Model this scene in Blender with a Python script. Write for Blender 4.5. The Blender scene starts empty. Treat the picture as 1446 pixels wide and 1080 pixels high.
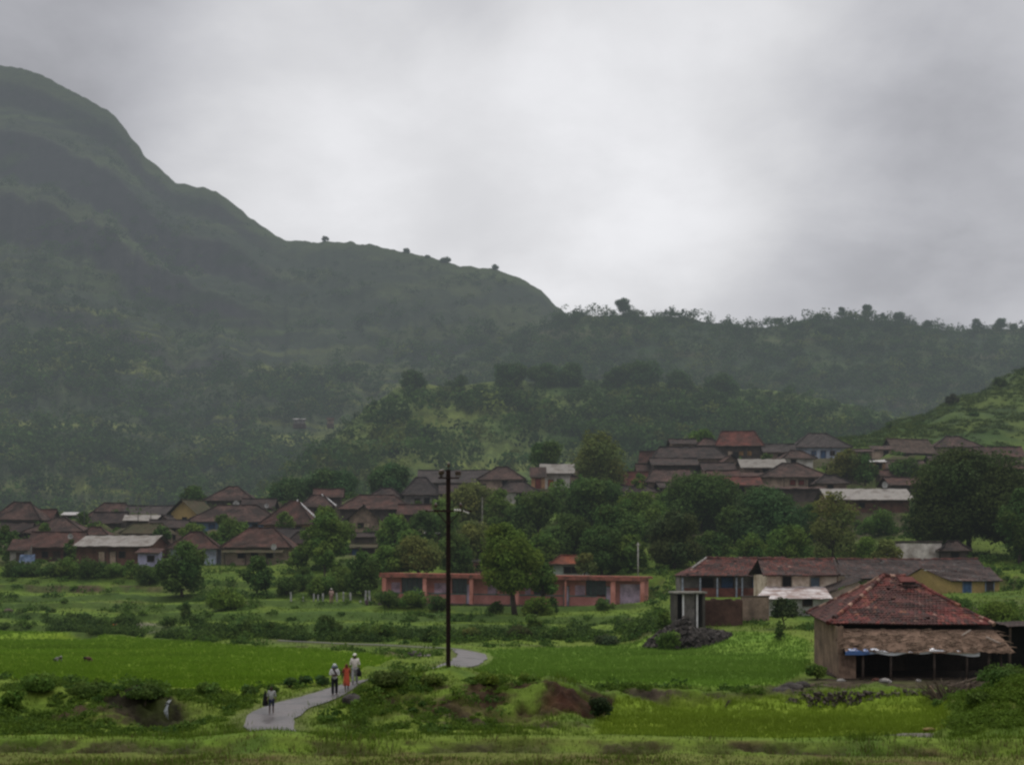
import bpy, math, random
import numpy as np
from mathutils import Vector, Matrix

random.seed(7)
RNG = np.random.default_rng(11)
scene = bpy.context.scene
COL = scene.collection
F = 1745.0          # focal length in photo pixels
CZ = 8.0            # eye height
HY = 800.0          # horizon row
CXP = 723.0


def PX(px, Y):
    return (px - CXP) / F * Y


def PZ(py, Y):
    return CZ + (HY - py) / F * Y


# ------------------------------------------------------------------ noise
def _hash(ix, iy, seed):
    h = (ix.astype(np.int64) * 374761393 + iy.astype(np.int64) * 668265263 + seed * 1274126177) & 0x7FFFFFFF
    h = ((h ^ (h >> 13)) * 1274126177) & 0x7FFFFFFF
    h = h ^ (h >> 16)
    return (h & 0xFFFF) / 65535.0


def vnoise(x, y, seed=0):
    x = np.asarray(x, float); y = np.asarray(y, float)
    ix = np.floor(x); iy = np.floor(y)
    fx = x - ix; fy = y - iy
    fx = fx * fx * (3 - 2 * fx); fy = fy * fy * (3 - 2 * fy)
    a = _hash(ix, iy, seed); b = _hash(ix + 1, iy, seed)
    c = _hash(ix, iy + 1, seed); d = _hash(ix + 1, iy + 1, seed)
    return (a * (1 - fx) + b * fx) * (1 - fy) + (c * (1 - fx) + d * fx) * fy


def fbm(x, y, seed=0, octv=4, gain=0.5):
    s = 0; amp = 1; tot = 0
    for k in range(octv):
        s = s + amp * vnoise(np.asarray(x) * 2 ** k + 17.3 * k, np.asarray(y) * 2 ** k - 9.1 * k, seed + k)
        tot += amp; amp *= gain
    return s / tot - 0.5


def sstep(a, b, x):
    t = np.clip((np.asarray(x, float) - a) / (b - a), 0, 1)
    return t * t * (3 - 2 * t)


# ------------------------------------------------------------------ tagging
def tag(o, label=None, cat=None, group=None, kind=None):
    if label: o['label'] = label
    if cat: o['category'] = cat
    if group: o['group'] = group
    if kind: o['kind'] = kind
    return o


def empty(name, loc, rz=0.0, label=None, cat=None, group=None):
    o = bpy.data.objects.new(name, None)
    COL.objects.link(o)
    o.location = loc
    o.rotation_euler = (0, 0, rz)
    o.empty_display_size = 0.2
    return tag(o, label, cat, group)


def link(name, me, parent=None):
    o = bpy.data.objects.new(name, me)
    COL.objects.link(o)
    if parent is not None: o.parent = parent
    return o


# ------------------------------------------------------------------ materials
PAINTED_HAZE = None


def painted_haze_group():
    """painted haze: emission mixed into each material, growing with distance from the camera position"""
    g = bpy.data.node_groups.new('PaintedHaze', 'ShaderNodeTree')
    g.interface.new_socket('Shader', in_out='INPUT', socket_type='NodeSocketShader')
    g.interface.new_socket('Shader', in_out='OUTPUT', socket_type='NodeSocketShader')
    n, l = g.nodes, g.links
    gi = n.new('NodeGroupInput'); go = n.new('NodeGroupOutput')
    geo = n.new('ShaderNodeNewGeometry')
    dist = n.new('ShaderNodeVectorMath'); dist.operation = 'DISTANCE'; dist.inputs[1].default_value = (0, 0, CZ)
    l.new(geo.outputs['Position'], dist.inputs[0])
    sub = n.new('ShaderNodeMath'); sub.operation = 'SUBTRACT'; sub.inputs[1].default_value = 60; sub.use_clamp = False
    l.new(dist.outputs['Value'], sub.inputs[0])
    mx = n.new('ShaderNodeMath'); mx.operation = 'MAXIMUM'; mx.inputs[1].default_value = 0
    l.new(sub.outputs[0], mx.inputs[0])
    # noise makes the painted haze a little uneven
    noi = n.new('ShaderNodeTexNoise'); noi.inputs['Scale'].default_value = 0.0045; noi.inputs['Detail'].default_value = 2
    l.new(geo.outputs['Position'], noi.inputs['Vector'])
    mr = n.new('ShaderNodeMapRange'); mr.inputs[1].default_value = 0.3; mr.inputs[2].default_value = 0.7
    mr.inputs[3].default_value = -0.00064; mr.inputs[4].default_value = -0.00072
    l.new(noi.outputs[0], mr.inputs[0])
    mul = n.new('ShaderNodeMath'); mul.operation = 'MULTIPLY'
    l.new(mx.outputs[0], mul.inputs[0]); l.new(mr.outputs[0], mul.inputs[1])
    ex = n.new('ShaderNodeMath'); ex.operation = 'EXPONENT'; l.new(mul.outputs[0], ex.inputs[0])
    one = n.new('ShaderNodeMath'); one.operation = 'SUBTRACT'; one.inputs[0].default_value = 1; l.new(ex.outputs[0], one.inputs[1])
    em = n.new('ShaderNodeEmission'); em.inputs[0].default_value = (0.161, 0.180, 0.196, 1); em.inputs[1].default_value = 1  # haze colour, glowing from the surfaces themselves
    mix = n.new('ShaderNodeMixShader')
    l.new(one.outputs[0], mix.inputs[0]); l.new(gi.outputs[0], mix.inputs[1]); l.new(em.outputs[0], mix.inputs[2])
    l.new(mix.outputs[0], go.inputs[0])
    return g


def new_mat(name):
    m = bpy.data.materials.new(name)
    m.use_nodes = True
    m.node_tree.nodes.clear()
    m.cycles.emission_sampling = 'NONE'
    return m, m.node_tree.nodes, m.node_tree.links


def finish(m, sock):  # lays the painted haze glow over the material
    global PAINTED_HAZE
    if PAINTED_HAZE is None: PAINTED_HAZE = painted_haze_group()
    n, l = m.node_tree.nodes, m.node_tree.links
    g = n.new('ShaderNodeGroup'); g.node_tree = PAINTED_HAZE
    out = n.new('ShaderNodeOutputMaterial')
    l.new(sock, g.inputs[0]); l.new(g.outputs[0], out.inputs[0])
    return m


def noise_ramp(n, l, vec, scale, stops, detail=5, rough=0.6):
    t = n.new('ShaderNodeTexNoise'); t.inputs['Scale'].default_value = scale
    t.inputs['Detail'].default_value = detail; t.inputs['Roughness'].default_value = rough
    if vec is not None: l.new(vec, t.inputs['Vector'])
    r = n.new('ShaderNodeValToRGB')
    e = r.color_ramp.elements
    while len(e) < len(stops): e.new(0.5)
    for k, (p, c) in enumerate(stops):
        e[k].position = p; e[k].color = (*c, 1) if len(c) == 3 else c
    l.new(t.outputs[0], r.inputs[0])
    return r.outputs[0], t.outputs[0]


def g3(v): return (v, v, v)


def mixc(n, l, fac, a, b, mode='MIX'):
    m = n.new('ShaderNodeMix'); m.data_type = 'RGBA'; m.blend_type = mode
    for s, v in ((0, fac), (6, a), (7, b)):
        if hasattr(v, 'is_linked'): l.new(v, m.inputs[s])
        elif isinstance(v, tuple): m.inputs[s].default_value = (*v, 1)
        else: m.inputs[s].default_value = v
    return m.outputs[2]


_M = {}


def surf(name, color, var=0.35, scale=1.2, rough=0.85, bump=0.25, dirt=None, fine=9.0):
    """weathered matt surface: large stains, fine mottling and a little bump"""
    if name in _M: return _M[name]
    m, n, l = new_mat(name)
    geo = n.new('ShaderNodeNewGeometry')
    pos = geo.outputs['Position']
    dirt = dirt or tuple(c * 0.45 for c in color)
    big, _ = noise_ramp(n, l, pos, scale, [(0.35, dirt), (0.62, color)])
    small, raw = noise_ramp(n, l, pos, fine, [(0.25, g3(1 - var)), (0.75, g3(1 + var * 0.6))])
    c = mixc(n, l, 1.0, big, small, 'MULTIPLY')
    b = n.new('ShaderNodeBsdfPrincipled'); b.inputs['Roughness'].default_value = rough
    b.inputs['Specular IOR Level'].default_value = 0.2 if rough > .6 else .5
    l.new(c, b.inputs['Base Color'])
    if bump:
        bp = n.new('ShaderNodeBump'); bp.inputs['Strength'].default_value = bump; bp.inputs['Distance'].default_value = 0.05
        l.new(raw, bp.inputs['Height']); l.new(bp.outputs[0], b.inputs['Normal'])
    _M[name] = finish(m, b.outputs[0])
    return _M[name]


def roof_mat(name, color, moss=(0.045, 0.042, 0.032), light=None):
    """clay tiles in courses (UV in metres) with dark monsoon stains"""
    if name in _M: return _M[name]
    m, n, l = new_mat(name)
    uv = n.new('ShaderNodeUVMap')
    geo = n.new('ShaderNodeNewGeometry'); oi = n.new('ShaderNodeObjectInfo')
    br = n.new('ShaderNodeTexBrick'); l.new(uv.outputs[0], br.inputs['Vector'])
    br.inputs['Scale'].default_value = 1.0
    br.inputs['Brick Width'].default_value = 0.28; br.inputs['Row Height'].default_value = 0.33
    br.inputs['Mortar Size'].default_value = 0.035; br.inputs['Mortar Smooth'].default_value = 0.6
    light = light or tuple(min(1, c * 1.5) for c in color)
    br.inputs['Color1'].default_value = (*color, 1); br.inputs['Color2'].default_value = (*light, 1)
    br.inputs['Mortar'].default_value = (*[c * 0.3 for c in color], 1)
    off = n.new('ShaderNodeVectorMath'); off.operation = 'ADD'
    l.new(geo.outputs['Position'], off.inputs[0]); l.new(oi.outputs['Location'], off.inputs[1])
    _, raw = noise_ramp(n, l, off.outputs[0], 0.55, [(0, g3(0)), (1, g3(1))], 6, 0.65)
    mr = n.new('ShaderNodeMapRange'); mr.inputs[1].default_value = 0.40; mr.inputs[2].default_value = 0.63; mr.inputs[3].default_value = 0.8; mr.inputs[4].default_value = 0
    l.new(raw, mr.inputs[0])
    c = mixc(n, l, mr.outputs[0], br.outputs[0], moss)
    fine, _ = noise_ramp(n, l, geo.outputs['Position'], 5.0, [(0.25, g3(0.6)), (0.75, g3(1.35))])
    c = mixc(n, l, 1.0, c, fine, 'MULTIPLY')
    b = n.new('ShaderNodeBsdfPrincipled'); b.inputs['Roughness'].default_value = 0.85; b.inputs['Specular IOR Level'].default_value = 0.12
    l.new(c, b.inputs['Base Color'])
    bp = n.new('ShaderNodeBump'); bp.inputs['Strength'].default_value = 0.5; bp.inputs['Distance'].default_value = 0.04
    l.new(br.outputs['Fac'], bp.inputs['Height']); bp.invert = True
    l.new(bp.outputs[0], b.inputs['Normal'])
    _M[name] = finish(m, b.outputs[0])
    return _M[name]


def tin_mat(name, color, rust=(0.16, 0.085, 0.05), amount=0.42):
    if name in _M: return _M[name]
    m, n, l = new_mat(name)
    uv = n.new('ShaderNodeUVMap'); geo = n.new('ShaderNodeNewGeometry')
    wv = n.new('ShaderNodeTexWave'); wv.wave_type = 'BANDS'; wv.bands_direction = 'X'
    wv.inputs['Scale'].default_value = 2.2; l.new(uv.outputs[0], wv.inputs['Vector'])
    _, raw = noise_ramp(n, l, geo.outputs['Position'], 0.9, [(0, g3(0)), (1, g3(1))], 6, 0.7)
    mr = n.new('ShaderNodeMapRange'); mr.inputs[1].default_value = amount - 0.06; mr.inputs[2].default_value = amount + 0.08
    mr.inputs[3].default_value = 0.75; mr.inputs[4].default_value = 0
    l.new(raw, mr.inputs[0])
    c = mixc(n, l, mr.outputs[0], color, rust)
    fine, _ = noise_ramp(n, l, geo.outputs['Position'], 4.0, [(0.3, g3(0.75)), (0.7, g3(1.15))])
    c = mixc(n, l, 1.0, c, fine, 'MULTIPLY')
    b = n.new('ShaderNodeBsdfPrincipled'); b.inputs['Roughness'].default_value = 0.6; b.inputs['Specular IOR Level'].default_value = 0.2
    l.new(c, b.inputs['Base Color'])
    bp = n.new('ShaderNodeBump'); bp.inputs['Strength'].default_value = 0.5; bp.inputs['Distance'].default_value = 0.04
    l.new(wv.outputs['Fac'], bp.inputs['Height']); l.new(bp.outputs[0], b.inputs['Normal'])
    _M[name] = finish(m, b.outputs[0])
    return _M[name]


def attr_mat(name, rough=0.8, noise=None, var=0.3, bump=0.0, spec=0.3, translucent=0.0, fine=None):
    """colour from the mesh attribute 'Col', broken up by noise"""
    if name in _M: return _M[name]
    m, n, l = new_mat(name)
    at = n.new('ShaderNodeAttribute'); at.attribute_name = 'Col'
    c = at.outputs['Color']
    geo = n.new('ShaderNodeNewGeometry')
    raw = None
    for sc in (noise, fine):
        if sc:
            r, raw = noise_ramp(n, l, geo.outputs['Position'], sc, [(0.28, g3(1 - var)), (0.72, g3(1 + var))], 5, 0.65)
            c = mixc(n, l, 1.0, c, r, 'MULTIPLY')
    b = n.new('ShaderNodeBsdfPrincipled'); b.inputs['Roughness'].default_value = rough
    b.inputs['Specular IOR Level'].default_value = spec
    l.new(c, b.inputs['Base Color'])
    if bump and raw is not None:
        bp = n.new('ShaderNodeBump'); bp.inputs['Strength'].default_value = bump; bp.inputs['Distance'].default_value = 0.1
        l.new(raw, bp.inputs['Height']); l.new(bp.outputs[0], b.inputs['Normal'])
    s = b.outputs[0]
    if translucent:
        tr = n.new('ShaderNodeBsdfTranslucent'); l.new(c, tr.inputs[0])
        mx = n.new('ShaderNodeMixShader'); mx.inputs[0].default_value = translucent
        l.new(s, mx.inputs[1]); l.new(tr.outputs[0], mx.inputs[2]); s = mx.outputs[0]
    _M[name] = finish(m, s)
    return _M[name]


# ------------------------------------------------------------------ mesh builders
def mesh_np(name, V, Q, mat, col=None, smooth=False):
    """fast mesh from numpy: V (n,3), Q (m,4) or (m,3), col (n,3) per vertex"""
    me = bpy.data.meshes.new(name)
    V = np.ascontiguousarray(V, np.float32); Q = np.ascontiguousarray(Q, np.int32)
    k = Q.shape[1]
    me.vertices.add(len(V)); me.vertices.foreach_set('co', V.ravel())
    me.loops.add(Q.size); me.loops.foreach_set('vertex_index', Q.ravel())
    me.polygons.add(len(Q))
    me.polygons.foreach_set('loop_start', np.arange(0, Q.size, k, dtype=np.int32))
    me.polygons.foreach_set('loop_total', np.full(len(Q), k, np.int32))
    me.polygons.foreach_set('use_smooth', np.full(len(Q), smooth))
    me.materials.append(mat)
    if col is not None:
        a = me.color_attributes.new('Col', 'FLOAT_COLOR', 'POINT')
        c4 = np.ones((len(V), 4), np.float32); c4[:, :3] = col
        a.data.foreach_set('color', c4.ravel())
    me.update(calc_edges=True); me.validate()
    return me


class MB:
    """collects faces of one mesh; several materials, UVs in metres, optional vertex colours"""
    def __init__(s):
        s.v = []; s.f = []; s.m = []; s.uv = []; s.c = []; s.col = (1, 1, 1)

    def vert(s, p):
        s.v.append(tuple(p)); s.c.append(s.col); return len(s.v) - 1

    def face(s, pts, mi=0, uv=None):
        ids = [s.vert(p) for p in pts]
        s.f.append(ids); s.m.append(mi); s.uv.append(uv or [(0, 0)] * len(ids))

    def box(s, c, size, mi=0, rz=0.0, M=None):
        hx, hy, hz = size[0] / 2, size[1] / 2, size[2] / 2
        R = M if M is not None else Matrix.Rotation(rz, 3, 'Z')
        P = [Vector(c) + R @ Vector((x * hx, y * hy, z * hz)) for x in (-1, 1) for y in (-1, 1) for z in (-1, 1)]
        b = len(s.v)
        for p in P: s.vert(p)
        for q in ((0, 1, 3, 2), (4, 6, 7, 5), (0, 4, 5, 1), (2, 3, 7, 6), (0, 2, 6, 4), (1, 5, 7, 3)):
            s.f.append([b + i for i in q]); s.m.append(mi); s.uv.append([(0, 0), (1, 0), (1, 1), (0, 1)])

    def tube(s, pts, radii, n=8, mi=0, cap=True):
        rings = []
        pts = [Vector(p) for p in pts]
        if not hasattr(radii, '__len__'): radii = [radii] * len(pts)
        for k, p in enumerate(pts):
            d = (pts[min(k + 1, len(pts) - 1)] - pts[max(k - 1, 0)]).normalized()
            a = d.cross(Vector((0.31, 0.95, 0.05)) if abs(d.z) > 0.5 else Vector((0, 0, 1))).normalized()
            b = d.cross(a)
            rings.append([s.vert(p + (a * math.cos(t) + b * math.sin(t)) * radii[k]) for t in [2 * math.pi * j / n for j in range(n)]])
        for r0, r1 in zip(rings, rings[1:]):
            for j in range(n):
                s.f.append([r0[j], r0[(j + 1) % n], r1[(j + 1) % n], r1[j]]); s.m.append(mi); s.uv.append([(0, 0)] * 4)
        if cap:
            for r, o in ((rings[0], -1), (rings[-1], 1)):
                s.f.append(r[::o]); s.m.append(mi); s.uv.append([(0, 0)] * n)

    def lathe(s, c, prof, n=12, mi=0, sx=1.0, sy=1.0):
        c = Vector(c); rings = []
        for r, z in prof:
            rings.append([s.vert(c + Vector((r * sx * math.cos(t), r * sy * math.sin(t), z))) for t in [2 * math.pi * j / n for j in range(n)]])
        for r0, r1 in zip(rings, rings[1:]):
            for j in range(n):
                s.f.append([r0[j], r0[(j + 1) % n], r1[(j + 1) % n], r1[j]]); s.m.append(mi); s.uv.append([(0, 0)] * 4)
        s.f.append(rings[0][::-1]); s.m.append(mi); s.uv.append([(0, 0)] * n)
        s.f.append(rings[-1]); s.m.append(mi); s.uv.append([(0, 0)] * n)

    def ball(s, c, r, n=8, mi=0):
        r = (r, r, r) if not hasattr(r, '__len__') else r
        prof = [(max(math.sin(math.pi * k / n), 0.02), -math.cos(math.pi * k / n) * r[2]) for k in range(n + 1)]
        s.lathe(c, prof, n + 2, mi, r[0], r[1])

    def slope(s, a, b, c, d, mi=0, step=0.9, jit=0.04, rnd=random):
        """sloping surface a-b along the eave, d-c along the ridge; slightly sagging"""
        a, b, c, d = map(Vector, (a, b, c, d))
        L = max((b - a).length, (c - d).length); S = max((d - a).length, (c - b).length)
        nu = max(1, min(26, int(L / step))); nv = max(1, min(10, int(S / step)))
        nrm = (b - a).cross((d + c) / 2 - (a + b) / 2).normalized()
        ids = []
        for j in range(nv + 1):
            row = []
            for i in range(nu + 1):
                u, v = i / nu, j / nv
                p = (a.lerp(b, u)).lerp(d.lerp(c, u), v)
                q = jit * (2 * rnd.random() - 1) - 0.06 * math.sin(math.pi * v) * math.sin(math.pi * u)
                if j == 0: q += jit * (rnd.random() - .5)
                row.append(s.vert(p + nrm * q))
            ids.append(row)
        ex = (b - a).normalized()
        for j in range(nv):
            for i in range(nu):
                q = [ids[j][i], ids[j][i + 1], ids[j + 1][i + 1], ids[j + 1][i]]
                s.f.append(q); s.m.append(mi)
                s.uv.append([((Vector(s.v[k]) - a).dot(ex), (Vector(s.v[k]) - a - ex * (Vector(s.v[k]) - a).dot(ex)).length) for k in q])

    def build(s, name, mats, parent=None, smooth=False, loc=None, colors=False):
        me = bpy.data.meshes.new(name)
        me.from_pydata(s.v, [], s.f)
        for m in (mats if isinstance(mats, (list, tuple)) else [mats]): me.materials.append(m)
        me.polygons.foreach_set('material_index', s.m)
        if smooth: me.polygons.foreach_set('use_smooth', [True] * len(s.f))
        uv = me.uv_layers.new(name='UVMap')
        uv.data.foreach_set('uv', [x for f in s.uv for p in f for x in p])
        if colors:
            a = me.color_attributes.new('Col', 'FLOAT_COLOR', 'POINT')
            a.data.foreach_set('color', [x for c in s.c for x in (*c, 1.0)])
        me.update()
        o = link(name, me, parent)
        if loc: o.location = loc
        return o


# ------------------------------------------------------------------ terrain
START = [(6, 6.4), (25, 3.0), (38, 1.0), (47.2, .72), (48.5, .78), (49.3, 1.12), (50.6, 1.10)]
PROF = {   # photo column -> (distance, height) down the valley and up to the village
 0:    [(52, .95), (56, 1.0), (58.5, 1.3), (60.5, 1.8), (62.5, 2.05), (64.5, 1.9), (66, 1.6), (120, 1.6), (123, 2.2), (132, 3.1), (142, 4.6), (148, 5.2), (150, 5.9), (160, 7.4), (175, 10.5), (190, 14), (205, 16.8), (240, 14), (300, 10), (420, 8)],
 120:  [(52, .90), (56, .95), (58.2, 1.15), (60, 1.75), (62, 1.95), (64.5, 1.8), (66, 1.6), (116, 1.6), (119, 2.1), (132, 3.1), (142, 4.6), (148, 5.2), (150, 5.9), (160, 7.4), (175, 10.5), (190, 14), (205, 16.8), (240, 14), (300, 10), (420, 8)],
 200:  [(52, .85), (56.5, .86), (57.8, .9), (58.9, 1.75), (61, 1.9), (64, 1.75), (66, 1.6), (110, 1.6), (114, 2.0), (132, 3.2), (142, 4.6), (148, 5.2), (150, 5.9), (160, 7.4), (175, 10.5), (190, 14), (205, 17), (240, 14), (300, 10), (420, 8)],
 262:  [(52, .88), (56.5, .9), (58, 1.05), (60, 1.6), (62, 1.7), (66, 1.6), (106, 1.6), (110, 1.9), (132, 3.2), (142, 4.6), (148, 5.2), (150, 5.9), (160, 7.4), (175, 10.5), (190, 14), (205, 17), (240, 14), (300, 10), (420, 8)],
 345:  [(52, .95), (54, 1.02), (57, 1.13), (61, 1.3), (64, 1.45), (67, 1.6), (101, 1.6), (106, 1.8), (112, 2.4), (130, 3.3), (140, 4.6), (150, 6.2), (165, 8.4), (180, 11.5), (195, 15), (215, 19.5), (245, 17), (300, 12), (420, 10)],
 470:  [(52, .85), (54, .95), (57, 1.1), (60, 1.25), (64, 1.42), (67, 1.52), (70, 1.6), (94, 1.6), (104, 1.78), (112, 2.3), (122, 3.0), (135, 4.1), (150, 6.5), (175, 11), (200, 16.6), (225, 20), (250, 19), (300, 13), (420, 11)],
 540:  [(51.6, .8), (54, .95), (57, 1.3), (60, 1.9), (63, 2.15), (66, 2.1), (69, 1.65), (72, 1.6), (85, 1.7), (104, 1.8), (112, 2.4), (122, 3.1), (131, 3.9), (150, 6.5), (175, 11), (205, 17.5), (225, 20.5), (250, 19), (300, 13), (420, 11)],
 633:  [(51.6, .78), (54, .9), (57, 1.4), (60, 2.1), (64, 2.65), (67.5, 2.68), (71, 1.9), (76, 1.7), (82, 1.78), (90, 1.95), (97, 1.75), (104, 1.85), (112, 2.5), (120, 2.9), (128, 3.4), (131, 3.9), (150, 6.5), (175, 11.5), (205, 18.6), (220, 21.6), (245, 20), (300, 13), (420, 11)],
 700:  [(51.6, .76), (56, .85), (58, 1.1), (60, 1.95), (63, 2.3), (66, 2.2), (70, 1.65), (82, 1.65), (97, 1.65), (100, 1.8), (108, 2.2), (118, 2.9), (127, 3.4), (131, 4.0), (150, 6.8), (175, 12.2), (205, 19.5), (222, 22.5), (245, 21), (300, 13), (420, 11)],
 790:  [(51.6, .75), (56, .8), (58.6, .92), (60.2, 2.0), (63, 2.1), (67, 1.7), (70, 1.6), (97, 1.6), (100, 1.75), (108, 2.1), (118, 2.9), (127, 3.4), (131, 4.0), (150, 6.8), (175, 12.5), (205, 20), (222, 23), (245, 22), (300, 13), (420, 11)],
 860:  [(51.6, .72), (60.6, .72), (61.6, 1.35), (63.2, 1.75), (67, 1.66), (97, 1.6), (100, 1.9), (108, 2.4), (118, 3.1), (127, 3.8), (140, 5.4), (160, 9.5), (180, 14), (205, 21), (225, 25), (250, 24), (300, 15), (420, 12)],
 960:  [(51.6, .72), (62.8, .72), (63.6, 1.5), (67, 1.65), (96, 1.6), (99, 2.3), (104, 3.0), (112, 3.6), (125, 4.5), (140, 6), (160, 10), (180, 14.2), (200, 20.6), (215, 25.9), (230, 27), (250, 26), (300, 17), (420, 12)],
 1060: [(51.6, .72), (62, .72), (64, 1.5), (67, 1.6), (90, 1.6), (94, 2.2), (102, 3.2), (110, 3.7), (125, 4.6), (140, 6.2), (160, 9.8), (180, 14.4), (200, 20.4), (215, 25.9), (230, 28.5), (250, 29), (300, 20), (420, 12)],
 1150: [(51.6, .72), (62, .72), (64, 1.45), (66, 1.58), (85, 1.6), (90, 2.2), (100, 3.2), (110, 3.7), (125, 4.8), (140, 6.3), (155, 8), (165, 10.4), (180, 14.7), (195, 19.2), (215, 25.9), (225, 28.6), (245, 32), (260, 34), (310, 25), (420, 14)],
 1290: [(51.6, .76), (61.5, .74), (63.5, 1.35), (66, 1.55), (85, 1.6), (92, 2.5), (105, 3.8), (118, 5.3), (140, 7.5), (155, 9.3), (165, 11.8), (175, 14.5), (195, 20.3), (215, 26.5), (235, 31), (260, 36.5), (288, 42.5), (340, 34), (420, 18)],
 1360: [(51.6, 1.0), (54, 1.5), (58, 1.5), (61, 1.2), (66, 1.55), (85, 1.8), (95, 3.2), (105, 4.4), (118, 5.6), (140, 8), (155, 10), (175, 15), (195, 20.5), (215, 26.5), (235, 30.5), (260, 38), (295, 49), (340, 42), (420, 22)],
 1446: [(51.6, 1.5), (55, 3.0), (59, 3.0), (64, 1.9), (70, 1.7), (85, 2.2), (95, 3.8), (105, 4.9), (118, 5.8), (140, 8), (155, 10), (175, 15), (195, 20.5), (215, 26), (235, 30), (260, 38.5), (300, 55.5), (350, 50), (420, 30)],
}
PCOLS = sorted(PROF)
# road: centre line in world metres
ROAD = [(-9.75, 51.35), (-10.3, 53.0), (-10.9, 55.0), (-11.2, 57), (-10.9, 59.6), (-9.9, 62.3), (-9.0, 64.6), (-8.1, 67.2), (-6.6, 70.2),
        (-5.0, 73.2), (-3.7, 77), (-2.9, 81.5), (-2.7, 86), (-3.2, 89.5), (-5.2, 93.2), (-8.5, 96.8), (-14, 100.6), (-20.5, 104.8)]
PADS = []           # (X, Y, half width, half depth, Z) level ground under buildings
BUMPS = [           # X, Y, radius, height: mounds and hollows
 (PX(385, 50.2), 50.2, 1.7, 0.24), (PX(700, 50), 50, 3.0, .06), (PX(1100, 50), 50, 3.0, .05),
 (PX(300, 135), 135, 5, 0.9), (PX(330, 128), 128, 4, 0.7), (PX(190, 132), 132, 5, 0.5), (PX(70, 134), 134, 6, 0.6),
 (PX(560, 62), 61, 1.6, 0.35), (PX(790, 60), 60.5, 2.2, 0.35), (PX(610, 63), 63, 1.2, 0.25), (PX(1090, 96), 96, 4, 0.35),
 (PX(60, 60), 60, 2.2, 0.4), (PX(185, 58.5), 58.5, 2.2, 0.5), (PX(232, 57.3), 57.0, 1.1, -0.45), (PX(980, 102), 102, 3, .3),
]


def road_dist(X, Y):
    d = np.full(np.shape(X), 1e9)
    for (x0, y0), (x1, y1) in zip(ROAD, ROAD[1:]):
        vx, vy = x1 - x0, y1 - y0
        t = np.clip(((X - x0) * vx + (Y - y0) * vy) / (vx * vx + vy * vy), 0, 1)
        d = np.minimum(d, np.hypot(X - x0 - t * vx, Y - y0 - t * vy))
    return d


def terrace_weight(X, Y):
    px = X / np.maximum(Y, 5) * F + CXP
    return sstep(104, 110, Y) * sstep(160, 148, Y) * sstep(930, 880, px) * .85


def terrace(X, Y, Z):
    ph = fbm(X / 14, Y / 14, 23, 3) * .9
    q = np.floor((Z + ph) / .8)
    return q, (Z + ph) / .8 - q, ph


def H(X, Y, detail=True):
    X = np.atleast_1d(np.asarray(X, float)); Y = np.atleast_1d(np.asarray(Y, float))
    Ys = np.maximum(Y, 5)
    px = np.clip(X / Ys * F + CXP, PCOLS[0], PCOLS[-1])
    Z = np.zeros_like(X)
    zs = []
    for c in PCOLS:
        pts = START + PROF[c]
        zs.append(np.interp(Ys, [p[0] for p in pts], [p[1] for p in pts]))
    for k in range(len(PCOLS) - 1):
        a, b = PCOLS[k], PCOLS[k + 1]
        m = (px >= a) & (px <= b)
        t = sstep(a, b, px[m])
        Z[m] = zs[k][m] * (1 - t) + zs[k + 1][m] * t
    for (bx, by, r, h) in BUMPS:
        Z += h * np.exp(-((X - bx) ** 2 + (Y - by) ** 2) / (r * r))
    if detail:
        rd = sstep(1.4, 4.0, road_dist(X, Y))
        pad = paddy_weight(X, Y)
        flat = rd * (1 - 0.93 * pad.max(axis=0))
        far = sstep(100, 200, Y)
        tw = terrace_weight(X, Y) * rd
        q, f, ph = terrace(X, Y, Z)
        Z = Z * (1 - tw) + ((q + sstep(.68, 1.0, f)) * .8 - ph) * tw
        Z += flat * (fbm(X / 2.2, Y / 2.2, 3, 4) * (.75 * sstep(100, 80, Y) * sstep(50.5, 53, Y) + .25) + fbm(X / 9, Y / 9, 5, 3) * (0.35 + 1.2 * far))
        Z += sstep(225, 260, Y) * fbm(X / 16, Y / 16, 8, 4) * 5.0
        nr = (Y > 48) & (Y < 72)
        if nr.any():
            w = soil_weights(X[nr], Y[nr]).max(axis=0) * rd[nr]
            rough = np.abs(fbm(X[nr] / .9, Y[nr] / .55, 27, 4)) * -1.5 + fbm(X[nr] / .35, Y[nr] / .3, 28, 3) * .4
            Z[nr] += w * rough * 1.0
    for (x, y, hw, hd, z) in PADS:
        d = np.maximum(np.abs(X - x) - hw, np.abs(Y - y) - hd)
        w = 1 - sstep(0.3, 3.2, d)
        Z = Z * (1 - w) + z * w
    return Z


def edge(pts, px, z):
    """paddy edge: photo columns -> distance on a terrace of height z"""
    py = np.interp(px, [p[0] for p in pts], [p[1] for p in pts])
    return (CZ - z) * F / (py - HY)


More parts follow.
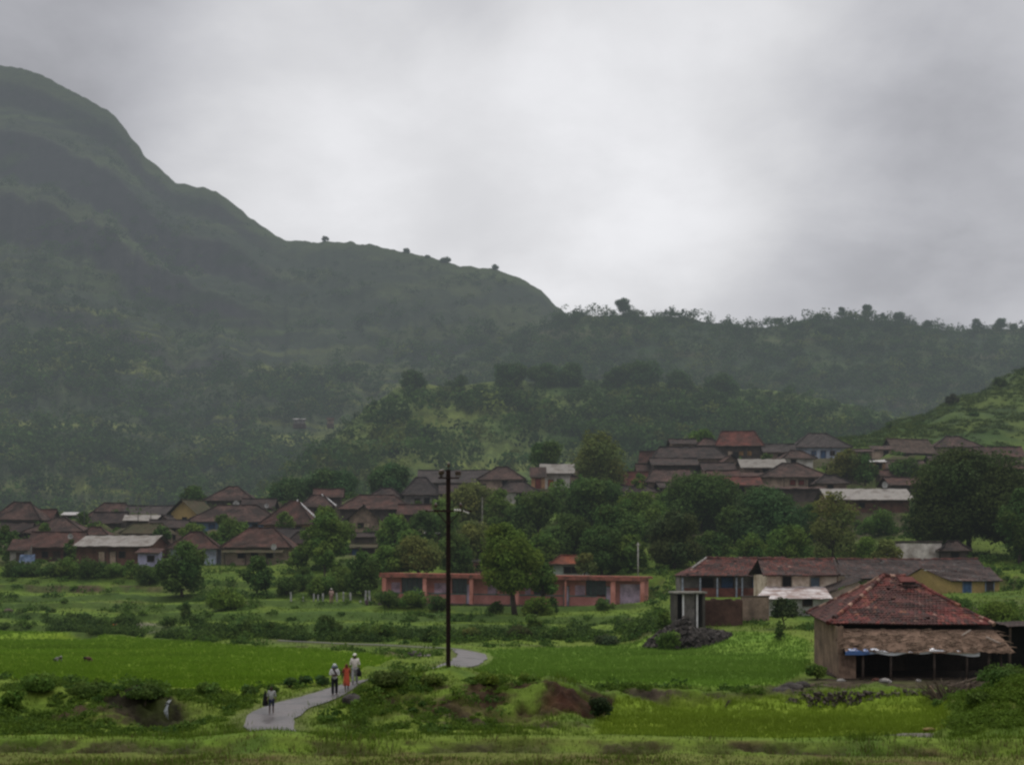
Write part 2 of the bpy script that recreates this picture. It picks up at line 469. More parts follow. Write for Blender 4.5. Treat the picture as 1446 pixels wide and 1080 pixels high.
def paddy_weight(X, Y):
    px = X / np.maximum(Y, 5) * F + CXP
    wob = fbm(X / 5, Y / 5, 21, 3) * 1.6
    out = []
    # wide paddy on the left
    far = edge([(-600, 886), (0, 891), (180, 899), (345, 911), (450, 916), (556, 930)], px, 1.6)
    near = edge([(-600, 950), (0, 958), (150, 969), (345, 974), (440, 962), (480, 953), (556, 936)], px, 1.6)
    out.append(sstep(0, 1.2, far - Y + wob) * sstep(0, 0.7, Y - near + wob * .3) * sstep(562, 552, px))
    # terrace on the right, level with the farmhouse
    far = edge([(640, 928), (700, 918), (800, 914), (900, 912), (1060, 914), (1150, 921)], px, 1.6)
    near = edge([(640, 945), (720, 958), (800, 963), (1000, 970), (1100, 965), (1150, 943)], px, 1.6)
    out.append(sstep(0, 1.2, far - Y + wob) * sstep(0, 0.8, Y - near + wob * .3) * sstep(640, 690, px) * sstep(1152, 1130, px))
    # low paddy at the foot of the bank
    far = edge([(830, 1022), (870, 1003), (950, 999), (1330, 996), (1350, 1002)], px, 0.73)
    near = edge([(830, 1040), (900, 1045), (1200, 1047), (1350, 1040)], px, 0.73)
    out.append(sstep(0, 0.8, far - Y + wob * .3) * sstep(0, 0.5, Y - near) * sstep(825, 870, px) * sstep(1352, 1325, px))
    return np.array(out)


SOIL = ((778, 59.7, 66, 1.7, (.024, .012, .008), 1.5), (800, 58.9, 40, .8, (.042, .018, .011), .6), (205, 58.2, 50, 1.2, (.013, .011, .007), 1.5), (95, 57.4, 60, .6, (.045, .030, .018), .9), (628, 59.5, 13, 1.5, (.05, .03, .022), 1.2), (580, 59.2, 40, .9, (.04, .03, .017), .9), (690, 59.6, 50, 1.0, (.040, .024, .014), 1.4), (655, 57.4, 70, .7, (.045, .028, .017), 1.3),
        (720, 56.3, 160, .45, (.045, .034, .022), 1.0), (560, 55.0, 90, .25, (.05, .038, .025), .8), (1000, 63.3, 150, .5, (.040, .030, .022), 1.1), (1110, 65.2, 50, 1.5, (.048, .036, .027), 1.1),
        (1270, 68.6, 150, 2.3, (.050, .036, .027), 1.8), (1250, 62.7, 110, .9, (.032, .028, .018), 1.1), (1400, 66, 70, 3.0, (.045, .034, .026), 1.4), (1275, 52.8, 55, .8, (.065, .046, .036), 1.2), (858, 61.2, 36, .8, (.032, .020, .013), 1.2),
        (205, 120, 30, 3, (.14, .12, .10), .6), (150, 149, 120, 1.0, (.06, .04, .026), .7), (180, 137, 40, 2, (.07, .048, .03), .55), (1385, 102, 60, 6, (.05, .038, .026), .9), (960, 100, 60, 3, (.05, .042, .03), .6),
        (330, 98.5, 260, .8, (.045, .038, .022), .7), (570, 88, 45, 1.6, (.05, .036, .022), .8), (900, 97.8, 250, .5, (.04, .036, .02), .6))


def soil_weights(X, Y):
    px = X / np.maximum(Y, 5) * F + CXP
    n2 = fbm(X / 1.3, Y / 1.3, 37, 4)
    out = [np.clip(np.exp(-((px - bx) / rx) ** 2 - ((Y - by) / ry) ** 2) * 1.6 * k * sstep(-.34, .02, n2 + fbm(X / 3, Y / 1.0, 39, 3) * .8), 0, .95) for (bx, by, rx, ry, cc, k) in SOIL]
    # dark broken foot of the foreground bund
    out.append(sstep(47.6, 48.3, Y) * sstep(49.4, 48.8, Y) * sstep(-.16, .08, fbm(X / 2.2, Y / 1.5, 47, 3)) * .85)
    return np.array(out)


def lerp3(a, b, t):
    return np.asarray(a) * (1 - t)[:, None] + np.asarray(b) * t[:, None]


# ------------------------------------------------------------------ leaves
def leaf_quads(P, N, S, rng, aspect=0.62):
    """one leaf-shaped quad at each point P with normal N and size S"""
    n = len(P)
    N = N / np.maximum(np.linalg.norm(N, axis=1, keepdims=True), 1e-6)
    R = rng.normal(size=(n, 3)); A = np.cross(N, R); A /= np.maximum(np.linalg.norm(A, axis=1, keepdims=True), 1e-6)
    B = np.cross(N, A)
    a = A * S[:, None] * 0.5; b = B * S[:, None] * 0.5 * aspect
    bend = N * (S * 0.12)[:, None]
    V = np.stack([P - a - bend, P - b * 1.0, P + a - bend, P + b * 1.0], axis=1).reshape(-1, 3)
    Q = np.arange(4 * n).reshape(-1, 4)
    return V, Q


def crown_arrays(rng, lobes, leaf, dens, base, var=0.22, shell=0.62):
    """leaves through lobes [(centre, radii)]; base colour varied lobe by lobe and leaf by leaf"""
    PV = []; NV = []; CV = []
    for (c, r) in lobes:
        r = np.asarray(r, float)
        area = (r[0] * r[1] + r[0] * r[2] + r[1] * r[2]) * 4
        k = max(20, int(dens * area / (leaf * leaf * 0.5)))
        D = rng.normal(size=(k, 3)); D /= np.linalg.norm(D, axis=1, keepdims=True)
        rad = (shell + (1.06 - shell) * rng.random(k) ** 0.7) * (1 + .38 * rng.random(k) ** 7)
        wob = 1 + 0.16 * np.sin(D[:, 0] * 7 + c[0] * 3) * np.cos(D[:, 2] * 6 + c[1])
        PV.append(np.asarray(c) + D * r * (rad * wob)[:, None])
        NV.append(D + rng.normal(size=(k, 3)) * 0.55 + np.array([0, 0, .25]))
        lob = 1 + (rng.random() - .5) * 2 * var
        hue = (rng.random() - .5) * 0.3
        cc = np.asarray(base) * lob * np.array([1 + hue, 1.0, 1 - hue * .6])
        CV.append(cc[None, :] * (0.72 + 0.56 * rng.random((k, 1))))
    return np.concatenate(PV), np.concatenate(NV), np.concatenate(CV)


LEAF = None


def leaf_mat():
    return attr_mat('leaves', rough=0.8, translucent=0.28, spec=0.08)


def bark_mat():
    return surf('bark', (0.085, 0.065, 0.048), rough=0.95, bump=0.6, fine=6)


def grow_lobes(rng, w, h, z0, n, flat=1.0):
    """uneven heap of leaf clumps filling a crown w wide and h tall whose underside is at z0"""
    L = [((0, 0, z0 + h * 0.5), (w * 0.30, w * 0.30, h * 0.36))]
    for k in range(n):
        a = 2 * math.pi * (k * 0.618 + rng.random() * 0.25)
        t = (k + 0.5) / n
        zz = z0 + h * (0.20 + 0.64 * rng.random())
        f = math.sqrt(max(0.05, 1 - ((zz - z0) / h * 2 - 0.85) ** 2 * 0.72))
        rr = w * 0.5 * f
        lr = w * (0.13 + 0.10 * rng.random())
        d = max(0.0, rr - lr * 0.9) * (0.65 + 0.4 * rng.random())
        L.append(((math.cos(a) * d, math.sin(a) * d, zz), (lr, lr, lr * 0.85 * flat)))
    # drooping skirt
    for k in range(max(3, n // 3)):
        a = rng.random() * 6.283; lr = w * (0.13 + 0.08 * rng.random()); d = w * (.16 + .20 * rng.random())
        L.append(((math.cos(a) * d, math.sin(a) * d, z0 + min(h * .3, lr * (.75 + .5 * rng.random()))), (lr, lr, lr * .9)))
    # a few at the top, so the outline is broken
    for k in range(max(2, n // 5)):
        a = rng.random() * 6.283; d = w * 0.16 * rng.random()
        lr = w * (0.11 + 0.07 * rng.random())
        L.append(((math.cos(a) * d, math.sin(a) * d, z0 + h - lr * 0.8), (lr, lr, lr * 0.85)))
    return L


def tree(label, px, top, bot, wpx, Y, color, leaf=None, n=14, trunk_px=None, cat='tree', name='tree', group=None, dens=1.5, lean=0.0, seed=None, ground=None):
    rng = np.random.default_rng(seed if seed is not None else int(px * 7 + top * 13 + Y))
    X = PX(px, Y); g = float(H(X, Y)[0]) if ground is None else ground
    zt = PZ(top, Y) - g; zb = max(PZ(bot, Y) - g, 0.15 if name == 'bush' else 0.3)
    if zt - zb < wpx / F * Y * 0.35: zb = max(0.1, zt - wpx / F * Y * 0.6)
    w = wpx / F * Y; h = max(zt - zb, 0.3)
    leaf = leaf or max(0.16, min(0.5, Y * 0.0026))
    root = empty(name, (X, Y, g), rng.random() * 6.28, label, cat, group)
    lobes = grow_lobes(rng, w, h, zb, n)
    sh = np.array([lean * h, 0, 0])
    P, N, C = crown_arrays(rng, lobes, leaf, dens, color)
    rz = -root.rotation_euler.z
    P = P.copy(); P[:, 0] += lean * math.cos(rz) * (P[:, 2] / zt); P[:, 1] += lean * math.sin(rz) * (P[:, 2] / zt)
    P[:, 2] = np.maximum(P[:, 2], 0.05)
    V, Q = leaf_quads(P, N, leaf * (0.6 + 0.8 * rng.random(len(P))), rng)
    link('foliage' if name == 'bush' else 'crown', mesh_np('crown', V, Q, leaf_mat(), np.repeat(C, 4, axis=0)), root)
    # trunk and limbs
    m = MB()
    r0 = max(0.06, min(0.32, (zt) * 0.028)) if name != 'bush' else 0.05
    top_z = zb + h * 0.45
    lx, ly = lean * math.cos(rz), lean * math.sin(rz)
    T = [Vector((lx * t * .6 + 0.08 * math.sin(5 * t + px), ly * t * .6 + 0.08 * math.cos(4 * t), -0.4 + (top_z + 0.4) * t)) for t in (0, .25, .5, .75, 1)]
    m.tube(T, [r0 * 1.35, r0 * 1.0, r0 * .85, r0 * .7, r0 * .5], 8)
    for k in range(1, min(7, len(lobes))):
        c = Vector(lobes[k][0]); s = T[2 if k % 2 else 3]
        mid = s.lerp(c, 0.5) + Vector((0, 0, -0.08 * h))
        m.tube([s, mid, c], [r0 * .5, r0 * .33, r0 * .12], 6)
    m.build('stem' if name == 'bush' else 'trunk', bark_mat(), root, smooth=True)
    return root


def bush(label, px, top, wpx, Y, color, group=None, leaf=None, n=7):
    return tree(label, px, top, 9999, wpx, Y, color, leaf=leaf or max(0.14, Y * 0.0019), n=n, cat='bush', name='bush', group=group, dens=1.25)

# ------------------------------------------------------------------ palettes
ROOF = {
    'brown': lambda: roof_mat('tile_brown', (0.082, 0.048, 0.039), (0.021, 0.017, 0.015)),
    'dark':  lambda: roof_mat('tile_dark', (0.064, 0.044, 0.039), (0.018, 0.016, 0.015), (0.078, 0.052, 0.044)),
    'grey':  lambda: roof_mat('tile_grey', (0.068, 0.055, 0.053), (0.036, 0.031, 0.029), (0.088, 0.070, 0.064)),
    'red':   lambda: roof_mat('tile_red', (0.140, 0.044, 0.034), (0.036, 0.022, 0.018), (0.18, 0.062, 0.045)),
    'rust':  lambda: roof_mat('tile_rust', (0.108, 0.050, 0.039), (0.026, 0.019, 0.016), (0.112, 0.058, 0.046)),
    'moss':  lambda: roof_mat('tile_moss', (0.068, 0.055, 0.028), (0.040, 0.042, 0.018), (0.085, 0.056, 0.035)),
    'thatch': lambda: surf('thatch', (0.085, 0.056, 0.040), var=.5, scale=1.5, fine=7, bump=.6),
    'tin':   lambda: tin_mat('tin_pale', (0.215, 0.195, 0.175), (0.105, 0.082, 0.064), 0.44),
    'tinwhite': lambda: tin_mat('tin_white', (0.36, 0.345, 0.335), (0.18, 0.15, 0.12), 0.40),
    'tinrust': lambda: tin_mat('tin_rusty', (0.50, 0.46, 0.45), (0.14, 0.065, 0.045), 0.50),
    'tingrey': lambda: tin_mat('tin_grey', (0.165, 0.148, 0.128), (0.10, 0.08, 0.062), 0.45),
    'orange': lambda: roof_mat('tile_orange', (0.30, 0.075, 0.035), (0.10, 0.04, 0.028), (0.35, 0.11, 0.05)),
}
WALL = {
    'mud':   lambda: surf('mud_wall', (0.30, 0.215, 0.16), scale=.9),
    'beige': lambda: surf('beige_wall', (0.46, 0.34, 0.25), scale=.9),
    'brick': lambda: surf('brick_wall', (0.165, 0.085, 0.060), scale=.9, fine=14),
    'dark':  lambda: surf('dark_wall', (0.105, 0.082, 0.068), scale=.9),
    'grey':  lambda: surf('grey_wall', (0.26, 0.235, 0.215), scale=.9),
    'white': lambda: surf('white_wall', (0.70, 0.66, 0.60), scale=.8, dirt=(0.33, 0.29, 0.24)),
    'blue':  lambda: surf('blue_wall', (0.15, 0.24, 0.36), scale=.9, dirt=(.12, .17, .24)),
    'paleblue': lambda: surf('pale_blue_wall', (0.44, 0.49, 0.58), scale=.9, dirt=(.25, .26, .3)),
    'lilac': lambda: surf('lilac_wall', (0.40, 0.38, 0.52), scale=.9, dirt=(.25, .23, .32)),
    'yellow': lambda: surf('yellow_wall', (0.40, 0.28, 0.105), scale=.7, dirt=(.32, .22, .09)),
    'pink':  lambda: surf('pink_wall', (0.42, 0.19, 0.17), scale=.9, dirt=(.3, .13, .11)),
    'ochre': lambda: surf('ochre_wall', (0.40, 0.22, 0.115), scale=.9),
    'green': lambda: surf('pale_green_wall', (0.42, 0.46, 0.40), scale=.9, dirt=(.25, .3, .24)),
}
VOID = lambda: surf('dark_opening', (0.018, 0.017, 0.016), var=.3, bump=0)
WOOD = lambda: surf('old_wood', (0.085, 0.062, 0.045), scale=2, fine=12)
BLUEPAINT = lambda: surf('blue_paint', (0.07, 0.13, 0.24), scale=2)
REDPAINT = lambda: surf('red_paint', (0.20, 0.05, 0.04), scale=2)
WHITEPAINT = lambda: surf('white_paint', (0.72, 0.71, 0.70), scale=2, var=.15, bump=.05, dirt=(.5, .48, .46))

# label, left, right, ridge, eave, base, distance, kind, roof, wall, ridge share, yaw, features
# features: (kind, position along the front -1..1, colour)
HOUSES = [
 ('low brown hip roofed house cut by the left edge beside the pale tin awning', -14, 56, 709, 733, 760, 196, 'hip', 'brown', 'dark', .35, 2, [('door', .3, 'wood')]),
 ('small reddish roofed house tucked behind the leftmost hip roof', 36, 76, 719, 736, 752, 206, 'gable', 'rust', 'dark', .6, -3, []),
 ('wide plain brown hip roof standing behind the long brick walled house', 28, 120, 730, 753, 770, 183, 'hip', 'brown', 'dark', .12, 0, [('window', .4, 'void')]),
 ('long brick house with a stained red roof next to the pale tin roofed house', 34, 113, 751, 772, 797, 169, 'gable', 'rust', 'brick', .9, 3, [('window', -.5, 'void'), ('door', .1, 'wood'), ('window', .6, 'void')]),
 ('brick house with a long pale tin roof above a garden hedge', 103, 222, 756, 771, 798, 162, 'gable', 'tin', 'brick', .9, -9, [('door', -.38, 'pale'), ('window', .28, 'void'), ('door', -.02, 'pale')]),
 ('small pinkish roofed shed with a lilac blue wall beside the round bushy tree', 190, 226, 774, 790, 801, 157, 'shed', 'rust', 'lilac', .7, 0, [('window', .5, 'void')]),
 ('tiny orange roofed outhouse at the foot of the village near the left edge', 9, 40, 761, 776, 800, 160, 'shed', 'rust', 'grey', .5, 4, [('door', .3, 'wood')]),
 ('white tin awning hut beside the dark bushy tree in the upper left rows', 84, 111, 723, 733, 743, 203, 'shed', 'tinwhite', 'grey', .8, 5, [('door', .1, 'void')]),
 ('brown hip roofed house topmost left of the blue tarpaulin roof', 121, 188, 710, 729, 745, 208, 'hip', 'brown', 'dark', .45, 2, [('door', -.2, 'void')]),
 ('sooty grey roof in front of the hip roof left of the blue tarpaulin', 125, 176, 723, 740, 755, 196, 'gable', 'dark', 'dark', .9, -4, [('door', -.4, 'void')]),
 ('long greyish purple roof carrying the blue tarpaulin sheet', 170, 248, 714, 731, 745, 207, 'gable', 'grey', 'dark', .9, 0, [('window', .2, 'void')]),
 ('low house under a pale sand coloured tin roof above the mossy brown roof', 171, 222, 727, 738, 752, 193, 'gable', 'tin', 'dark', .9, 5, []),
 ('small dark gable end facing front next to the sand coloured tin roof', 214, 246, 728, 742, 757, 190, 'gabley', 'dark', 'mud', .9, -4, [('window', 0, 'void')]),
 ('mossy brown roofed house with a pinkish end wall over the tin roofed brick house', 168, 237, 739, 753, 771, 181, 'hip', 'moss', 'mud', .6, 0, [('window', -.3, 'void'), ('door', .5, 'void')]),
 ('house with a bare yellow gable under a mossy roof', 238, 291, 706, 726, 744, 201, 'gabley', 'moss', 'yellow', .9, -22, [('window', .1, 'void')]),
 ('tallest brown hip roofed house rising at the back of the left rows', 286, 360, 687, 706, 722, 216, 'hip', 'brown', 'dark', .18, 0, [('door', .3, 'void')]),
 ('very wide brown hip roof over a blue walled house', 260, 397, 713, 737, 753, 194, 'hip', 'brown', 'blue', .4, 2, [('window', -.55, 'blue'), ('door', .1, 'void'), ('window', .5, 'void')]),
 ('plain greyish roof right of the tallest left hip roof', 338, 388, 704, 721, 733, 208, 'gable', 'dark', 'dark', .9, 0, []),
 ('red brown roof with one pale edge over an ochre wall', 368, 452, 707, 741, 757, 188, 'hip', 'rust', 'ochre', .15, -12, [('door', .1, 'void'), ('window', .55, 'void')]),
 ('red brown hip roofed house with a pale blue corner post above the round bushy tree', 231, 308, 751, 774, 798, 164, 'hip', 'rust', 'paleblue', .2, 5, [('door', .35, 'void'), ('window', -.2, 'blue')]),
 ('large red hip roofed house with a lower lean-to roof along its pale front', 312, 413, 745, 772, 798, 165, 'hip', 'rust', 'beige', .35, -2, [('window', -.6, 'void'), ('door', -.1, 'void'), ('window', .45, 'void')]),
 ('dark grey roof peeping out behind the big red hip roof', 383, 428, 746, 767, 780, 174, 'gable', 'grey', 'dark', .8, 12, []),
 ('red and dark hip roof between the wide tree and the dark mango trees', 474, 584, 699, 719, 735, 197, 'hip', 'rust', 'dark', .45, 0, [('door', -.3, 'void')]),
 ('dark gable house stacked below the red and dark hip roof', 486, 537, 714, 736, 752, 186, 'gabley', 'dark', 'mud', .9, 4, [('window', -.3, 'void'), ('window', .3, 'pale')]),
 ('narrow sooty roof third down below the red and dark hip roof', 491, 532, 752, 766, 776, 177, 'gable', 'dark', 'dark', .9, -3, []),
 ('lowest mossy shed roof at the foot of the stack beside the wide tree', 478, 532, 771, 781, 792, 170, 'gable', 'moss', 'dark', .9, 2, [('door', -.3, 'blue')]),
 ('grey hip roofed house with a grey wall left of the electricity pole', 564, 622, 674, 698, 718, 205, 'hip', 'grey', 'grey', .25, 6, [('window', -.3, 'void'), ('door', .4, 'void')]),
 ('long reddish purple gable roof behind the top of the electricity pole', 588, 692, 664, 681, 697, 216, 'gable', 'grey', 'dark', .9, 0, [('window', .5, 'void')]),
 ('brown hip roofed house with a pale wall right of the electricity pole top', 674, 744, 659, 679, 692, 211, 'hip', 'brown', 'beige', .2, -3, [('door', .2, 'void')]),
 ('dark hip roof over a whitewashed wall half hidden by tree tops', 698, 762, 680, 698, 711, 201, 'hip', 'dark', 'white', .3, 3, [('door', .1, 'void'), ('window', .55, 'mud')]),
 ('pale tin roofed house with whitewashed front and an orange doorway', 762, 812, 655, 668, 692, 211, 'gable', 'tin', 'white', .9, 0, [('window', .2, 'void'), ('door', -.6, 'orange')]),
 ('small red brown roof leaning on the tin roofed whitewashed house', 748, 772, 659, 673, 690, 207, 'shed', 'brown', 'ochre', .9, 0, [('door', 0, 'red')]),
 ('long rust brown roof behind the tall olive tree', 800, 884, 664, 687, 702, 214, 'gable', 'brown', 'dark', .9, 2, []),
 ('narrow red roofed house with a whitewashed veranda', 876, 917, 666, 687, 701, 204, 'gable', 'red', 'white', .9, -2, [('window', -.3, 'void'), ('door', .3, 'void')]),
 ('tiny pinkish gable at the top left of the hill cluster', 904, 932, 637, 656, 668, 219, 'gable', 'rust', 'mud', .9, -15, [('window', 0, 'void')]),
 ('long grey roofed hill house with a beige doorway panel', 921, 1028, 631, 647, 668, 213, 'hip', 'dark', 'beige', .75, 2, [('door', .55, 'wood'), ('door', .25, 'void'), ('window', .75, 'void')]),
 ('grey roof directly below the long grey hill house', 919, 988, 647, 661, 672, 207, 'gable', 'dark', 'dark', .9, 0, [('window', .5, 'void')]),
 ('wide brown roof over a square beige end wall in the hill cluster', 913, 990, 663, 680, 700, 200, 'hip', 'brown', 'beige', .7, -5, [('window', -.2, 'void'), ('door', .4, 'void')]),
 ('low sooty roof in front of the square beige end wall', 928, 988, 681, 693, 705, 195, 'gable', 'dark', 'dark', .9, 5, []),
 ('topmost red roofed two storey house with orange panel and blue trim', 1012, 1081, 609, 629, 652, 221, 'hip', 'red', 'dark', .68, -4, [('window', .1, 'ochre'), ('window', .55, 'ochre'), ('window', -.5, 'pale'), ('door', -.2, 'void')]),
 ('little red brown gable below the topmost red roof', 1016, 1048, 644, 658, 670, 208, 'gabley', 'rust', 'mud', .9, 6, [('door', .2, 'void')]),
 ('house with a pale ribbed grey roof in the middle of the hill cluster', 1046, 1114, 648, 660, 677, 204, 'gable', 'tingrey', 'mud', .9, 0, [('door', .1, 'void'), ('window', -.4, 'void')]),
 ('brown hip roofed house with beige wall and small red windows', 1072, 1174, 654, 673, 692, 195, 'hip', 'brown', 'beige', .22, 0, [('window', -.05, 'red'), ('window', .25, 'red'), ('door', .6, 'wood')]),
 ('bright red ridged roof lowest above the dark trees', 1021, 1078, 673, 689, 702, 191, 'gable', 'red', 'mud', .9, 3, [('door', -.1, 'void'), ('window', .5, 'void')]),
 ('flat rusty lean-to in front of the house with small red windows', 1092, 1168, 688, 698, 707, 187, 'shed', 'rust', 'dark', .9, 0, []),
 ('brown hip roof with a white end wall right of the pale ribbed roof', 1102, 1153, 636, 652, 662, 212, 'hip', 'brown', 'white', .3, 8, [('door', -.5, 'void')]),
 ('blue and white walled house under a slate grey hip roof', 1119, 1204, 612, 631, 650, 224, 'hip', 'grey', 'paleblue', .3, 2, [('window', -.35, 'blue'), ('door', .05, 'blue'), ('window', .45, 'void')]),
 ('squat beige hut with a flat brown roof under the grassy hill', 1232, 1264, 629, 634, 650, 226, 'shed', 'brown', 'beige', .9, 0, [('door', .5, 'void')]),
 ('sagging thatched house with an open dark doorway under the grassy hill', 1256, 1322, 620, 643, 654, 228, 'gable', 'thatch', 'dark', .9, 12, [('door', -.7, 'void')]),
 ('brown hip roofed house with a pale wall highest on the right', 1319, 1389, 616, 631, 645, 231, 'hip', 'brown', 'beige', .25, 0, [('window', -.3, 'void'), ('door', .3, 'void')]),
 ('low reddish roof half cut by the right edge of the village', 1384, 1452, 631, 645, 660, 224, 'gable', 'rust', 'mud', .9, -4, [('window', 0, 'void')]),
 ('long shed with a wide pale tin roof and brick wall beside the big dark tree', 1166, 1292, 690, 707, 724, 177, 'gable', 'tin', 'brick', .94, 1, [('window', -.2, 'void')]),
 ('reddish roof behind the long pale tin shed', 1252, 1312, 674, 691, 702, 189, 'gable', 'rust', 'dark', .9, 6, []),
 ('tiny white roofed shack between two round trees on the slope', 1230, 1254, 654, 661, 668, 206, 'shed', 'tinwhite', 'ochre', .9, -5, [('door', .2, 'void')]),
 ('small brown roofed hut between the squat beige hut and the blue house', 1199, 1236, 634, 642, 652, 222, 'gable', 'brown', 'mud', .9, 3, [('door', .3, 'void')]),
 ('small pink house with a flat cream roof showing above the school', 660, 692, 791, 795, 815, 152, 'shed', 'tingrey', 'pink', .9, 0, [('window', .2, 'void')]),
 ('pavilion with a bright orange roof and pale green wall behind the school', 776, 840, 784, 797, 818, 150, 'hip', 'orange', 'green', .45, -3, [('window', -.3, 'void'), ('window', .3, 'void')]),
 ('white roofed shed hidden among the trees left of the electricity pole', 598, 622, 750, 757, 772, 172, 'shed', 'tinwhite', 'brick', .9, 5, [('door', -.2, 'void')]),
 ('low dark roof wedged between the leftmost rows of the village', -4, 42, 737, 752, 771, 184, 'gable', 'dark', 'dark', .9, 3, [('door', .3, 'void')]),
 ('small rust hip roof below the narrow dark tree', 110, 152, 744, 758, 773, 179, 'hip', 'rust', 'dark', .3, 0, [('window', .2, 'void')]),
 ('sooty roof right behind the mossy brown roofed house', 205, 262, 734, 748, 762, 187, 'gable', 'dark', 'mud', .9, 4, [('door', .4, 'void')]),
 ('small brown hip roof behind the roof with one pale edge', 420, 472, 699, 716, 731, 204, 'hip', 'brown', 'dark', .3, 0, [('window', 0, 'void')]),
 ('dark hip roof tucked left of the wide domed tree', 404, 442, 751, 766, 786, 172, 'hip', 'dark', 'mud', .3, -6, [('door', .2, 'void')]),
 ('rust gable roof just below the grey hip roof', 560, 614, 712, 727, 743, 192, 'gable', 'rust', 'dark', .9, -3, [('door', -.3, 'void')]),
 ('long dark roof under the long reddish purple gable roof', 618, 686, 684, 697, 713, 203, 'gable', 'dark', 'dark', .9, 2, [('window', .2, 'void')]),
 ('brown roof touching the right side of the tin roofed whitewashed house', 806, 848, 672, 687, 701, 207, 'gable', 'brown', 'mud', .9, 0, [('door', .2, 'void')]),
 ('dark hip roof right of the house with small red windows', 1150, 1202, 671, 686, 699, 192, 'hip', 'dark', 'mud', .3, 4, [('door', -.2, 'void')]),
 ('small grey gable roof left of the blue and white walled house', 1078, 1126, 627, 641, 653, 219, 'gable', 'grey', 'mud', .9, -3, [('window', .1, 'void')]),
 ('rust lean-to roof under the pale ribbed grey roof', 1040, 1092, 667, 679, 690, 198, 'shed', 'rust', 'dark', .9, 0, [('door', .4, 'void')]),
 ('brown gable roof under the sagging thatched house', 1250, 1312, 650, 663, 677, 211, 'gable', 'brown', 'mud', .9, 5, [('door', 0, 'void')]),
 ('long dark roof below the highest right hip roof', 1318, 1400, 643, 657, 671, 215, 'gable', 'dark', 'mud', .9, -2, [('window', -.4, 'void'), ('door', .2, 'void')]),
 ('rust hip roof at the right edge above the big dark tree', 1400, 1454, 649, 662, 677, 210, 'hip', 'rust', 'mud', .3, 0, [('door', -.4, 'void')]),
 ('rust roof between the broad mango tree and the red and dark hip roof', 440, 484, 690, 704, 717, 210, 'gable', 'rust', 'dark', .9, 4, [('window', .3, 'void')]),
 ('small dark hip roof left of the grey hip roof below the ragged tree', 520, 568, 689, 703, 717, 205, 'hip', 'dark', 'mud', .3, 0, [('door', .1, 'void')]),
 ('narrow sooty roof between the tall olive tree and the narrow red roof', 850, 884, 685, 698, 710, 198, 'gable', 'dark', 'dark', .9, 0, [('door', 0, 'void')]),
 ('small brown hip roof left of the topmost red roofed house', 983, 1020, 619, 632, 643, 224, 'hip', 'brown', 'dark', .3, -5, [('window', 0, 'void')]),
 ('mud walled house with a dark gable roof below the long grey hill house', 990, 1040, 653, 664, 681, 205, 'gable', 'dark', 'beige', .9, 4, [('door', -.3, 'wood'), ('window', .4, 'void')]),
 ('rust roofed house wedged under the little red brown gable', 1000, 1048, 664, 676, 690, 199, 'gable', 'rust', 'mud', .9, -4, [('window', 0, 'void')]),
 ('dark hip roofed house at the lower left foot of the hill cluster', 882, 930, 685, 698, 711, 195, 'hip', 'dark', 'beige', .3, 5, [('door', .2, 'void')]),
 ('narrow brown roof between the narrow red roof and the wide brown hill roof', 898, 926, 655, 667, 682, 210, 'gable', 'brown', 'mud', .9, 0, [('window', 0, 'void')]),
 ('mossy roofed house right of the house with small red windows', 1172, 1216, 655, 668, 683, 203, 'gable', 'moss', 'beige', .9, -5, [('door', .1, 'void')]),
 ('dark hip roof directly above the olive bushy tree', 1198, 1240, 643, 655, 668, 214, 'hip', 'dark', 'mud', .3, 3, [('window', .3, 'void')]),
 ('rust gable roof left of the compact round dark tree', 1240, 1274, 663, 675, 688, 199, 'gable', 'rust', 'mud', .9, 6, [('door', 0, 'void')]),
 ('sooty gable roof at the back left of the topmost red roofed house', 945, 985, 620, 631, 641, 225, 'gable', 'dark', 'mud', .9, 3, [('window', .2, 'void')]),
 ('small white roofed house alone in the distant wooded valley', 413, 431, 593, 596, 598, 540, 'gable', 'tinwhite', 'grey', .8, 0, []),
 ('tiny red roofed house alone in the distant wooded valley', 461, 471, 590, 593, 598, 545, 'gable', 'rust', 'mud', .8, 0, []),
]


def house_dims(h):
    _, x0, x1, pr, pe, pb, Y, kind = h[:8]
    w = (x1 - x0) / F * Y
    d = max(3.0, min(w * 0.75, 7.5)) if kind != 'gabley' else max(5, w)
    if kind == 'shed': d = max(2.4, min(w * .7, 4))
    return w, d


for h in HOUSES:
    w, d = house_dims(h)
    if h[6] < 400:
        PADS.append((PX((h[1] + h[2]) / 2, h[6]), h[6] + d / 2, w / 2 - .2, d / 2 - .2, PZ(h[5], h[6])))
# named buildings in the middle distance
PADS += [
 (PX(1205, 76), 0, 0, 0, 1.58),
]
PADS[-1] = (24.3, 76.5, 6.3, 6.8, 1.58)                 # farmhouse
PADS.append((PX(725, 134), 136, 14.4, 4.0, 3.75))       # school
PADS.append((PX(1040, 127), 129, 6, 4, 4.9))            # long brick house
PADS.append((PX(1150, 112), 115, 4.2, 4, 3.65))         # two storey house
PADS.append((PX(1375, 122), 125, 5, 4, 5.0))            # yellow house
PADS.append((PX(974, 100), 101.5, 1.6, 1.3, 2.95))      # outhouse
PADS.append((PX(1022, 103), 104, 1.6, 1.5, 3.1))        # brick stall

